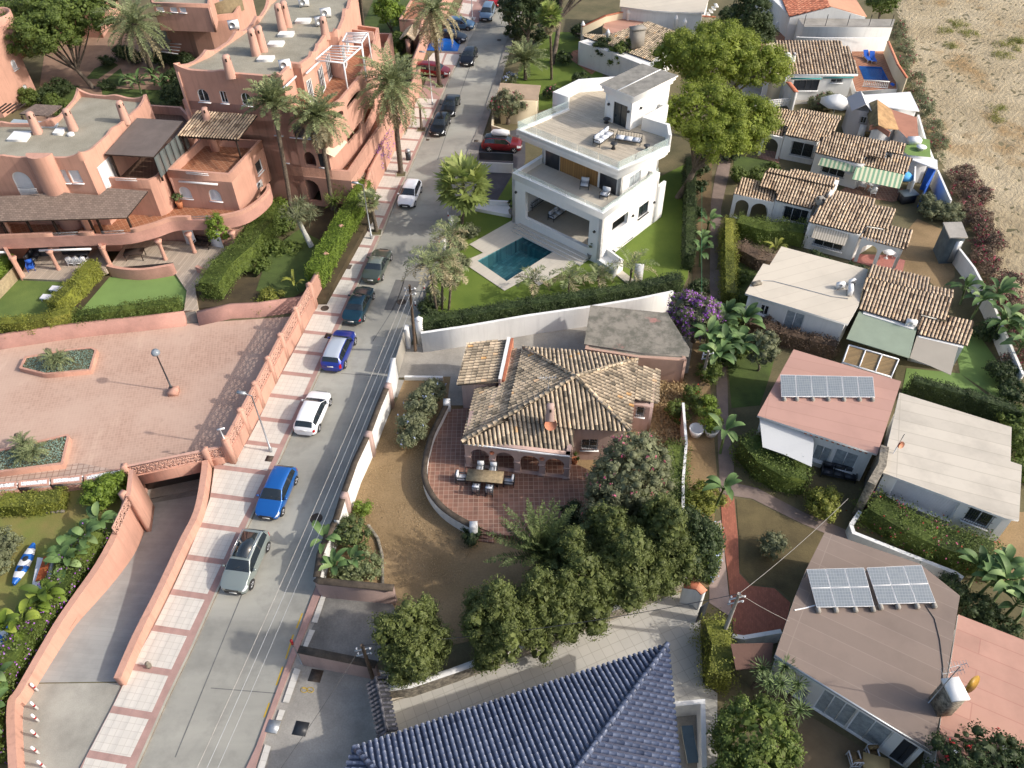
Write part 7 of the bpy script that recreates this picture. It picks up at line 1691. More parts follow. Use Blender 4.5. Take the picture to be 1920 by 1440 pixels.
t12=thing('white_house','white house with pinkish ribbed gable roof at the top right','house',P(1540,60,0));b=MB();ez=3.0;pk=4.3
A0,n0=plane3(*tri(z6t(480,185,935,70,390,-40),ez,pk,ez));tileroof(b,[hit(x,y,A0,n0)for x,y in z6t(480,185,935,70,860,-120,380,-60)],P(1470,20,0)-P(1540,0,0),TILE_RED,.5,.6,.05,TILE_RED)
A0,n0=plane3(*tri(z6t(935,70,1350,180,860,-120),pk,ez,pk));b.slab([hit(x,y,A0,n0)for x,y in z6t(935,70,1352,182,1200,-60,860,-120)],.12,stucco('salmon roof',hexc('#c9967a'),.08,1));b.build('roof',t12)
b=MB();g0,g1,gp_=P(*z6t(490,190)[0],ez),P(*z6t(1340,185)[0],ez),P(*z6t(935,75)[0],pk-.1);F=Face(g0,g1,0,ez,.2);F.build(b,WHITE,top=[(F.L,ez-.1),(F.L*.52,pk-.12),(0,ez-.1)]);b.prism([Vector((p.x,p.y,0))for p in(g0+Vector((.3,.5,0)),g1+Vector((-.3,.5,0)),g1+Vector((-1,9,0)),g0+Vector((-1,9,0)))],0,2.8,WHITE);b.build('wall',t12)
b=MB();b.prism(PL(z6t(650,300,1640,310,1670,215,580,205),2.9),0,2.9,WHITE,CONC);b.build('flat_annex',t12);b=MB()
for k in range(5):q=P(*z6t(640+245*k,290)[0],2.9);b.tube([q,q+Vector((0,0,1.4))],.045,DARKM,6)
b.tube([P(*z6t(640,290)[0],4.2),P(*z6t(1640,300)[0],4.2)],.015,DARKM,4);b.build('mesh_fence',t12)
t13=tiled('tiled_house','white house with lichened tile roof and square chimney behind the villa',[(((1078,62,3.0),(1222,115,3.0),(1215,42,4.6)),[(1078,62),(1155,90),(1222,115),(1270,60),(1215,40),(1140,66)],((1200,50),(1150,90)))],[[(1085,78),(1160,104),(1222,128),(1275,70),(1160,55)]],[2.9],mat=TILE_OLD,base=TILE_BASE,loc=(1100,120))
b=MB();q=P(1193,84,3.6);b.box((q.x,q.y,4.4),(1.6,1.0,2.2),CONC,.3);b.box((q.x,q.y,5.6),(1.8,1.2,.15),CONC,.3);b.build('chimney',t13)
b=MB();b.prism(PL([(1130,50),(1152,66),(1205,44),(1218,28),(1140,32)],3.4),0,3.4,CREAM,RRED);b.wall(PL([(1092,50),(1135,30),(1172,22),(1220,22),(1342,33)],4.2),3.2,4.2,.2,CREAM,cap=(.05,.1),capm=TILE_RED);b.build('roof_terrace',t13)
for(x,y)in((1093,45),(1140,60),(1178,22),(1195,22),(1222,20),(1268,34),(1284,40)):b=MB();q=P(x,y,4.4);b.lathe([(.22,0),(.22,4.2),(.3,4.3),(.2,4.5),(.02,4.8)],(q.x,q.y,0),WHITE,10);b.build('pillar',t13)
t14=flat('white_house','tall white house cut by the top edge behind the lichened tile roof',[(1162,12),(1225,20),(1320,25),(1335,-20),(1165,-30)],5.0,RWHT,ops={0:[('dark',1178,2,1202,5,-8)],1:[('dark',1242,22,1254,24,2),('curtain',1258,20,1276,22,4)]})
b=MB()
for k in range(7):b.box((P(1316,20,3).x+.35*k,P(1316,20,3).y+.2*k,1.5+.28*k),(.4,1.2,.12),WHITE)
b.build('outside_stair',t14)
b=MB();b.prism(PL([(1406,6),(1458,10),(1456,-8),(1402,-10)],2.2),0,2.2,WHITE,stucco('dark red roof',hexc('#6e3f33'),.2,1));b.build('outbuilding',None,'low white outbuilding with dark red roof behind the cypress','shed')
b=MB();b.wall(PL([(1595,985),(1600,1000),(1700,1040),(1790,1075),(1805,1085)],.8),0,.9,.25,WHITE);b.wall(PL([(1595,985),(1612,960)],.8),0,.9,.25,WHITE);b.build('garden_wall',None,'low white wall in front of the flowering hedge of the weathered white house','wall')
b=MB();b.wall(PL([(1374,1192),(1395,1195),(1465,1183)],1.2),0,1.2,.25,WHITE);b.build('garden_wall',None,'knobbly white wall at the end of the red patio','wall')
b=MB();b.wall(PL([(1281,755),(1287,830),(1281,900),(1281,960)],1.7),0,1.7,.18,FINP,WHITE);b.build('garden_wall',None,'thin pink wall with white top right of the tiled house garden','wall')
tgm=thing('iron_gate','dark metal gate between the tiled yard and the side path','gate',P(1320,1150,0));b=MB();b.wall(PL([(1313,1140),(1328,1130)],1.8),.05,1.9,.05,DARKP);b.build('panel',tgm);b=MB();b.wall(PL([(1282,1096),(1308,1100),(1320,1112)],1.9),0,1.9,.3,WHITE,cap=(.1,.1),capm=TILE_RED);b.build('wall',tgm)
b=MB();b.wall(PL([(1265,1320),(1318,1315),(1322,1500)],1.5),0,1.5,.25,WHITE,capm=CONC);b.build('yard_wall',None,'pale yard wall around the covered lounger at the bottom','wall')
sheet('terrace',[[(1266,1340),(1320,1335),(1326,1560),(1260,1560)]],.04,CONC)
b=MB();A0,n0=plane3((1370,1210,2.6),(1450,1205,2.6),(1380,1255,2.3));b.slab([hit(x,y,A0,n0)for x,y in((1380,1256),(1445,1250),(1450,1205),(1370,1207))],.08,stucco('brown sheet roof',hexc('#6b5045'),.15,1));b.build('lean_to_roof',None,'brown corrugated lean-to beside the yuccas','shed')
sheet('terrace',[[(1480,1320),(1700,1450),(1740,1600),(1440,1600)]],.03,stucco('olive decking',hexc('#7c6c54'),.15,.8,stain=.2))
# --- trees
def T(label,px,py,big,leaf,name='tree',cat='tree',**k):return tree(name,label,cat,P(px,py,0),big,leaf,**k)
T('huge umbrella pine with bright green crown, the one nearer the villa',1268,375,[(1.9,2.6,7.8,4.1,3.4,2.3),(5.4,1.6,7.4,3.2,3.0,2.0),(3.2,-.6,7.0,3.7,2.5,2.0)],G_PINE,'pine_tree',n=3.4,rr=(.5,.9),dens=125,size=.125,trunk=.3,group='umbrella pines',split=.6,jit=.2)
T('huge umbrella pine with bright green crown, the farther one with the widest crown',1330,262,[(-.6,.8,8.7,4.6,4.0,2.4),(-3.6,2.4,8.4,3.4,3.0,2.1),(3.2,.3,8.1,3.4,3.2,2.1),(.4,3.8,8.6,3.6,3,2.2)],G_PINE,'pine_tree',n=3.2,rr=(.5,.95),dens=115,size=.13,trunk=.3,group='umbrella pines',split=.6,jit=.2)
def cyp(label,px,py,h,r,lobes=5,**k):
 big=[(0,0,h*.40,r*.8,r*.8,h*.38),(0,0,h*.74,r*.42,r*.42,h*.3)]
 for i in range(lobes+2):a=i*2.4+px;q_=random.uniform(.75,1.1);big.append((math.cos(a)*r*.72,math.sin(a)*r*.72,h*(.30+.05*i)*q_,r*.34,r*.34,h*.3*q_))
 return T(label,px,py,big,G_CYP,'cypress_tree',n=4.2,rr=(.2,.42),dens=150,size=.12,trunk=.2,group='cypress row',split=.3,aspect=.4,jit=.42,**k)
cyp('bushy cypress standing alone at the left end of the row, above the leaning pole',787,1258,7.3,1.8)
cyp('tall dark cypress in the row, just right of the garden shadow',938,1226,7.6,1.9)
cyp('cypress in the row below the big cycad-like palm',1010,1192,6.8,1.9)
cyp('bushy cypress in the middle of the row above the tiled yard',1085,1160,6.8,2.0)
cyp('cypress in the row beneath the flowering oleander',1170,1125,7.0,2.0)
cyp('cypress near the right end of the row',1240,1085,6.8,2.0)
cyp('cypress in the back row behind the middle of the front row',1068,1110,6.2,1.8)
cyp('cypress in the back row under the left edge of the oleander',1140,1075,6.4,1.8)
cyp('cypress in the back row at the right under the oleander',1215,1045,6.2,1.8)
T('dark evergreen at the right end of the cypress row, by the plumbago hedge',1290,1075,[(0,0,2.8,1.5,1.5,2.4),(-.4,1.2,2.6,1.2,1.2,2.0)],G_DARK,'evergreen_tree',n=4,rr=(.25,.5),dens=110,size=.12,trunk=.15)
T('large oleander covered with pink flowers beside the tiled house',1178,985,[(-.2,.5,3.2,2.6,2.4,2.9),(.4,2.2,3.6,2.2,1.8,2.4),(-1.4,-.6,2.6,1.8,1.6,2.2)],G_OLIVE,'oleander',n=4.5,rr=(.25,.5),dens=105,size=.12,trunk=.12,aspect=.35,fl=[(F_PINK,120,.13)],jit=.3)
T('dark tall conifer left of the top right houses',1392,115,[(0,0,5,2.3,2.3,4.8),(0,0,9.5,1.3,1.3,3.2),(.6,.5,3,2.6,2.6,2.8)],G_DARK,'conifer_tree',n=2.6,rr=(.4,.8),dens=60,size=.15)
T('big pine in the courtyard between the pink buildings at the top left',176,166,[(-2.5,0,7.2,4.0,3.4,2.8),(-6.0,.5,6.2,3.2,2.8,2.6),(1.0,2.2,8.2,3.2,2.8,2.4),(-3.5,3.5,8.0,3.8,3.2,2.6),(-8,2.5,6.5,2.8,2.6,2.4)],G_MID,'pine_tree',n=2.8,rr=(.45,.9),dens=60,size=.15,trunk=.24,split=.55)
T('dark leafy tree in the top left corner',40,110,[(0,2,6,4.5,4,3.2),(4.5,4,6.5,4,3.5,3)],G_DARK,'leafy_tree',n=2.4,rr=(.5,.9),dens=50,size=.17)
T('dark tree between the courtyard pine and the top edge',120,60,[(0,0,5,4,3,3),(6,1,5,3.4,3,2.8)],G_DARK,'leafy_tree',n=2.4,rr=(.5,.9),dens=50,size=.17)
T('dark rounded tree at the street beside the villa lawn, top',985,95,[(0,0,5,3,2.6,2.6),(1.8,1.5,6,2.6,2.4,2.2)],G_DARK,'leafy_tree',n=2.6,rr=(.45,.8),dens=60,size=.15)
T('leaning two-stemmed pine at the top, right of the street',1035,120,[(2.5,5,9,3.6,3,2),(5.5,4,8.6,3,2.6,1.8),(-1,6.5,9.2,3,2.6,2)],G_PINE,'pine_tree',n=2.8,rr=(.4,.8),dens=60,size=.15,trunk=.28,split=.7)
T('small round tree with dense yellow green leaves by the balcony band',425,480,[(0,0,3.0,.95,.9,1.5)],G_LIME,'small_tree',n=9,rr=(.22,.38),dens=130,size=.11,trunk=.07)
T('silvery olive tree on the shaded lawn below the cream flat roof',1420,695,[(0,0,2.3,1.15,1.1,1.5)],G_OLIVE,'olive_tree',n=8,rr=(.2,.4),dens=120,size=.1,trunk=.08,aspect=.35)
T('leafy tree in the dark garden behind the pink street wall',735,70,[(0,0,3.4,1.9,1.8,2.0)],G_LIME,'leafy_tree',n=4,rr=(.3,.6),dens=80,size=.13)
T('dark tree in the shaded garden behind the big pink building',715,30,[(0,0,4.5,3.0,2.6,2.6)],G_DARK,'leafy_tree',n=3,rr=(.4,.8),dens=60,size=.15)
T('bright leafy tree at the top edge beside the sand',1645,45,[(0,0,3,2.0,1.8,2.2)],G_MID,'leafy_tree',n=3.4,rr=(.35,.6),dens=70,size=.14)
T('bushy tree behind the arched pink house at the top left',385,92,[(0,0,3.6,2.0,1.8,1.9)],G_MID,'leafy_tree',n=3.4,rr=(.35,.6),dens=70,size=.14)
T('dark rounded clipped tree in front of the lichened tile roof',1128,128,[(0,0,2.2,1.3,1.2,1.7)],G_DARK,'leafy_tree',n=6,rr=(.25,.45),dens=90,size=.12)
T('green tree between the lichened tile roof and the villa tower',1165,138,[(0,0,2.4,1.8,1.5,1.8)],G_MID,'leafy_tree',n=5,rr=(.3,.5),dens=80,size=.12)
T('dense tree at the bottom below the yucca cluster',1400,1430,[(0,0,2.8,2.1,2.0,2.3),(-.8,-2.2,2.6,2.0,1.8,2.2)],G_MID,'leafy_tree',n=5,rr=(.28,.5),dens=110,size=.12)
T('rose bougainvillea bush over the corner of the brown roof at the bottom right',1790,1480,[(0,0,3.0,2.4,1.8,2.0),(2.0,-.6,2.8,1.8,1.4,1.7)],G_DARK,'bougainvillea',n=5,rr=(.28,.5),dens=110,size=.11,fl=[(F_RED,26,.16),(F_WHITE,20,.12)])
T('purple flowering bougainvillea behind the grey roofed outbuilding',1300,640,[(0,0,2.3,1.9,1.5,1.9),(-.8,.9,2.6,1.3,1.1,1.5)],G_OLIVE,'bougainvillea',n=5,rr=(.28,.5),dens=110,size=.11,fl=[(F_PURP,520,.14)],jit=.3)
T('creeper with dangling red-tipped shoots over the cream wall by the street',952,232,[(0,0,2.3,1.9,1.4,1.5)],G_OLIVE,'bougainvillea',n=5,rr=(.3,.5),dens=100,size=.12,fl=[(F_MAG,35,.14)],jit=.35)
T('dark conifer standing in the street edge planting at the top',955,50,[(0,0,3,1.3,1.3,2.6)],G_DARK,'conifer_tree',n=4,rr=(.3,.5),dens=80,size=.12)
# --- palms
palm('tall date palm with full crown at the kerb behind the white coupe-like car',P(752,325,0),P(735,163,9.4),4.6,76,'date_palm',(.27,.23),.75,(-1.15,1.45),dry=.3)
palm('date palm with drooping crown in front of the big pink building',P(624,392,.8),P(597,222,10.1),3.2,60,'date_palm',(.2,.18),.75,(-1.15,1.4),dry=.4)
palm('slender palm with upright green fronds in front of the big pink building',P(549,410,.8),P(512,196,12.0),2.6,38,'date_palm',(.2,.2),.45,(-.2,1.5),dry=0)
palm('tall far palm with hanging dry fronds between the side bays',P(824,160,0),P(812,22,10.0),4.2,62,'date_palm',(.27,.24),.8,(-1.3,1.2),dry=.55)
palm('large date palm in the courtyard of the pink buildings at the top left',P(290,150,0),P(253,48,7.4),4.8,54,'date_palm',(.32,.3),.7,(-.9,1.4),dry=.15)
palm('palm whose bare trunk rises past the roof of the big pink building',P(680,48,0),P(665,-80,10),3.5,30,'date_palm',(.26,.22))
palm('low date palm with long fronds on the lawn at the top',P(985,150,0),P(985,118,1.8),3.2,40,'date_palm',(.22,.2),.6,(0,1.4),dry=0)
fanpalm('tall slim fan palm on the lawn behind the villa',P(1034,149,0),P(1030,30,8.8),1.8,34,skirt=True)
fanpalm('young lime green fan palm at the left corner of the villa',P(866,422,.1),P(869,345,4.6),3.1,30,leaf=leafm('lime fan',(.14,.19,.04),(.27,.33,.08),(.42,.47,.15)),dry=0,el0=(-.7,1.3))
palm('big cycad-like palm with stiff upright fronds among the cypresses',P(1015,1095,0),P(1017,1045,2.9),3.4,44,'date_palm',(.28,.25),.28,(.35,1.45),dry=0,leaf=leafm('deep palm',(.045,.07,.02),(.11,.15,.045),(.24,.27,.10)),lf=.4,dens=26)
KW=dict(name='feather_palm',droop=1.0,dry=.55,lf=.55,dens=16,leafw=.06)
palm('shaggy yellowing palm at the road corner of the villa hedge, tallest of the clump',P(820,588,.1),P(806,500,5.0),2.7,18,trunk=(.1,.09),el0=(-.3,1.4),group='shaggy palms by the road',**KW)
palm('shaggy yellowing palm in the middle of the roadside clump',P(829,583,.1),P(828,492,5.0),2.0,14,trunk=(.1,.09),el0=(-.3,1.4),group='shaggy palms by the road',**KW)
palm('shaggy yellowing palm at the right of the roadside clump',P(841,585,.1),P(845,515,4.0),1.8,16,trunk=(.1,.09),el0=(-.6,1.4),group='shaggy palms by the road',**KW)
palm('shaggy palm farther up the road, beside the small white box',P(846,478,.1),P(842,445,2.6),2.3,18,trunk=(.1,.09),el0=(-.3,1.4),group='shaggy palms by the road',**KW)
palm('thin young palm over the near corner of the teal pool deck',P(999,566,.3),P(997,530,2.0),1.9,9,trunk=(.07,.06),el0=(.1,1.3),group='young palms behind the villa hedge',**KW)
palm('thin young palm with yellow side frond, second from the pool deck',P(1066,553,.3),P(1067,525,1.6),2.1,12,trunk=(.07,.06),el0=(-.1,1.3),group='young palms behind the villa hedge',**KW)
palm('smallest young palm in the middle of the villa hedge',P(1124,543,.3),P(1122,520,1.3),1.7,9,trunk=(.07,.06),el0=(-.1,1.3),group='young palms behind the villa hedge',**KW)
palm('young palm with long arching fronds beside the white shower wall',P(1180,534,.3),P(1184,508,1.5),2.8,9,trunk=(.09,.07),el0=(.2,1.45),group='young palms behind the villa hedge',**KW)
fanpalm('small fan palm with shaggy trunk in the pavement behind the olive coupe',P(706,434,.1),P(692,375,3.6),1.3,16,trunk=(.2,.13),leaf=G_PALM)
b=MB();b.tube([P(791,243,.1),P(789,225,1.1),P(787,198,2.8)],[.2,.13,.12],PALMBARK,9);b.build('dead_palm_trunk',None,'short dead palm stump in the pavement beside the black hatchback','tree stump')
t=thing('yucca','thick leaning pale trunk with two blue green leaf heads in the shaded garden','plant',P(582,461,.8));b=MB();b.tube([P(584,462,.8),P(570,435,2.2),P(558,410,3.6)],[.26,.22,.2],stucco('pale trunk',(.5,.5,.46),.3,4),12);b.build('trunk',t);b=MB()
for x,y,z in((545,398,4.1),(583,402,4.0),(563,385,4.5),(560,408,4.2)):rosette(b,P(x,y,z),1.25,G_OLIVE,110,.07,(-.8,1.4))
b.build('leaves',t)
yucca('green fan of sword leaves in the shaded garden, right of the leaning trunk',[(632,400),(650,380),(640,372)],[1.2,1.4,1.9],1.4,leaf=G_MID,w=.08,zb=.8,n=90)
for lab,sp_,hs in(('two-headed cycad in the planter in the middle of the courtyard',[(98,672),(112,675)],[.75,.55]),('three-headed cycad in the planter at the left edge of the courtyard',[(42,832),(62,846),(45,855)],[.9,.7,.5])):
 t=thing('cycad',lab,'plant',P(*sp_[0],.4));b=MB()
 for(x,y),h in zip(sp_,hs):
  q=P(x,y,.45+h)
  for k in range(30):frond(b,q,k*2.4,random.uniform(-.1,1.2),1.05,G_PALM,.8,.16,12,.03)
 b.build('leaves',t);b=MB();q=P(*sp_[0],0);b.lathe([(.2,.3),(.22,.9),(.1,1.1)],q,PALMBARK,8);b.build('trunk',t)
yucca('cluster of spiky yuccas on tall stems at the bottom, left of the window wall',[(1420,1320),(1442,1330),(1410,1290),(1468,1325),(1480,1370),(1425,1365),(1452,1290)],[2.6,2.9,2.2,2.6,2.3,2.2,2.8],.85,n=70)
banana('paddle-leaved plants over the curved ramp wall, upper clump',[(178,1030),(150,1050),(195,1000),(140,1075)],h=1.6,n=9,L=1.1,w=.5,leaf=G_BAN)
banana('paddle-leaved plants at the left edge by the boats, lower clump',[(60,1190),(88,1150),(35,1200),(100,1130)],h=1.5,n=9,L=1.1,w=.5,leaf=G_LIME)
banana('broad-leaved plant at the left edge near the bollards',[(5,1340),(15,1290),(-20,1400)],h=1.3,n=8,L=1.1,w=.5)
banana('tall traveller palms beside the central path, right of the grey roofed outbuilding',[(1345,690),(1365,660),(1330,710),(1385,650),(1350,630),(1375,690),(1320,680),(1340,650)],h=2.6,n=14,L=1.3,w=.55)
banana('paddle-leaved plants at the white road wall',[(618,1040),(640,1085),(665,1075)],h=1.5,n=9,L=1.0,w=.4)
banana('leaning banana plant hanging over the central path',[(1350,850),(1338,960)],h=2.6,n=9,L=1.3,w=.45)
banana('banana plants behind the tiled cottage wall at the edge of the sand, upper clump',[(1800,570),(1820,600),(1850,590)],h=2.2,n=11,L=1.5,w=.5)
banana('banana plants at the edge of the sand, lower clump above the white wall',[(1870,650),(1890,690),(1855,640),(1900,650)],h=2.4,n=11,L=1.5,w=.5)
banana('lush paddle-leaved plants right of the brown felt roof',[(1830,1120),(1860,1130),(1880,1160),(1815,1100),(1905,1165),(1850,1090)],h=2.3,n=11,L=1.3,w=.45,leaf=G_BAN)
banana('banana plants in the strip garden beside the path, above the bougainvillea',[(1318,470),(1325,440),(1312,500)],h=1.5,n=8,L=1.1,w=.4)
banana('strap-leaved plants in the courtyard below the large date palm',[(250,165),(265,175),(290,160),(310,180)],h=1.6,n=10,L=1.3,w=.4)
banana('yellow green banana plant on the shaded lawn beside the pink street wall',[(560,545)],h=1.2,n=8,L=.9,w=.25,leaf=G_YEL,zb=.8)
banana('small yellow palm-like plant beside the twiggy hedge',[(1447,480)],h=.9,n=9,L=1.0,w=.3,leaf=G_YEL)
# --- hedges and bushes
hedge('fresh green hedge on top of the pink street wall beside the leaning trunk',[(690,385),(675,412),(648,458),(618,512),(598,552)],.3,2.5,1.3,G_LIME,pz=0)
hedge('large dark green clipped hedge left of the shaded lawn',[(512,405),(500,440),(470,480),(425,520),(400,560)],.8,1.7,1.9,G_MID,pz=.8,rag=.14)
hedge('long clipped hedge on the rough pink wall in front of the right lawn',[(150,603),(200,598),(270,588),(340,578)],.8,1.0,.9,G_MID,pz=.8,rag=.12)
hedge('clipped yellow green hedge on the rough pink wall at the left',[(10,620),(60,618),(100,610),(140,600)],.8,1.15,1.0,G_YEL,pz=.8,rag=.12)
hedge('tall olive green hedge between the two upper lawns',[(112,592),(150,555),(185,515)],.8,1.6,1.1,G_YEL,pz=.8)
hedge('hedge with reed fence at the left edge of the upper lawns',[(-20,560),(28,505)],.8,1.6,1.0,G_LIME,pz=.8)
b=MB();b.wall(PL([(-5,565),(38,520)],.8),.8,2.0,.08,stucco('reed mat fence',hexc('#b09f80'),.25,4));b.build('reed_fence',None,'pale reed mat fence under the hedge at the left edge','fence')
hedge('dark clipped hedge on top of the long white wall',[(793,633),(870,621),(991,599),(1110,582),(1200,567),(1268,550)],.3,2.0,1.0,G_DARK,pz=.3,dens=190)
hedge('tall climbing hedge on a wire fence between villa and strip garden',[(1289,330),(1290,420),(1287,510)],0,2.1,.9,G_DARK,pz=0)
hedge('bright yellow green hedge along the right side of the central path',[(1361,440),(1361,500),(1363,580)],0,1.9,.9,G_YEL,pz=0,rag=.15)
hedge('low clipped yellow hedge with stones at the foot, lower left garden',[(14,955),(70,953),(125,945)],0,1.1,1.3,G_YEL,pz=0)
hedge('bougainvillea covered bank along the garden side of the ramp wall',[(188,1015),(150,1070),(98,1145),(60,1200),(8,1285),(-16,1340),(-20,1440)],0,1.25,1.4,G_MID,pz=0,rag=.14,fl=[(F_PURP,.05)])
hedge('leafy hedge beside the central path at the pink roofed house',[(1395,850),(1425,885),(1460,905),(1500,912)],0,1.8,1.7,G_MID,pz=0,rag=.16)
hedge('mixed flowering hedge in front of the weathered white house',[(1625,965),(1680,1000),(1740,1030),(1800,1050),(1845,1062)],0,1.7,1.9,G_MID,pz=0,rag=.25,fl=[(F_RED,.012),(F_PINK,.012)])
hedge('brown twiggy hedge below the cream flat roof',[(1400,622),(1450,640),(1510,655),(1560,668)],0,1.4,.9,G_BROWN,pz=0,rag=.12)
hedge('clipped laurel hedge behind the thin pink wall',[(1262,860),(1265,900),(1262,960)],0,1.6,1.3,G_MID,pz=0,rag=.15)
hedge('plumbago hedge with pale blue flowers at the side path',[(1330,1010),(1332,1050),(1322,1090)],0,1.6,.9,G_LIME,pz=0,fl=[(F_BLUE,.1)])
hedge('overgrown leafy hedge at the right side of the tiled yard',[(1330,1190),(1345,1235),(1340,1290)],0,1.8,1.3,G_YEL,pz=0,rag=.2)
hedge('mixed green hedge in front of the twin-arched cottage',[(1380,435),(1430,450),(1470,450),(1500,455)],0,1.6,1.6,G_MID,pz=0,rag=.2)
hedge('brown and green shrubs left of the small yellow palm-like plant',[(1385,480),(1420,500),(1450,505)],0,1.3,1.4,G_BROWN,pz=0,rag=.2)
hedge('purple bougainvillea trailing over the tall pink street wall',[(756,230),(726,286),(703,332)],.8,2.3,.8,G_OLIVE,pz=0,rag=.18,fl=[(F_PURP,.5)])
hedge('green screen hedge behind the weathered white house',[(1700,738),(1800,765),(1905,800)],0,1.7,.8,G_DARK,pz=0)
def strag(label,line,leaf,fr,r=(.5,1.0),step=1.0):
 pts=PL(line,0);L=[]
 for i in range(len(pts)-1):
  d=(pts[i+1]-pts[i]).length;k=max(1,int(d/step))
  for j in range(k):q=pts[i].lerp(pts[i+1],(j+random.random())/k);a=random.uniform(*r);L.append([q.x+random.uniform(-.9,.9),q.y+random.uniform(-.4,.4),a*.4,a,a,a*random.uniform(.6,1.1)])
 b=MB();sc=subcl(L,3,(.2,.4),-.1,.4);clumps(b,sc,leaf,110,.13,jit=.45,aspect=.5);flowers(b,sc,F_MAG,fr,.15);b.build('bougainvillea',None,label,'bougainvillea')
strag('magenta bougainvillea along the edge of the sand, upper part',[(1688,50),(1698,110),(1706,160),(1728,205),(1748,255),(1768,300)],G_OLIVE,150)
strag('magenta bougainvillea along the edge of the sand, lower part',[(1785,330),(1815,370),(1835,430),(1850,500),(1880,550),(1910,630),(1925,700)],G_BROWN,420,(.6,1.3),.6)
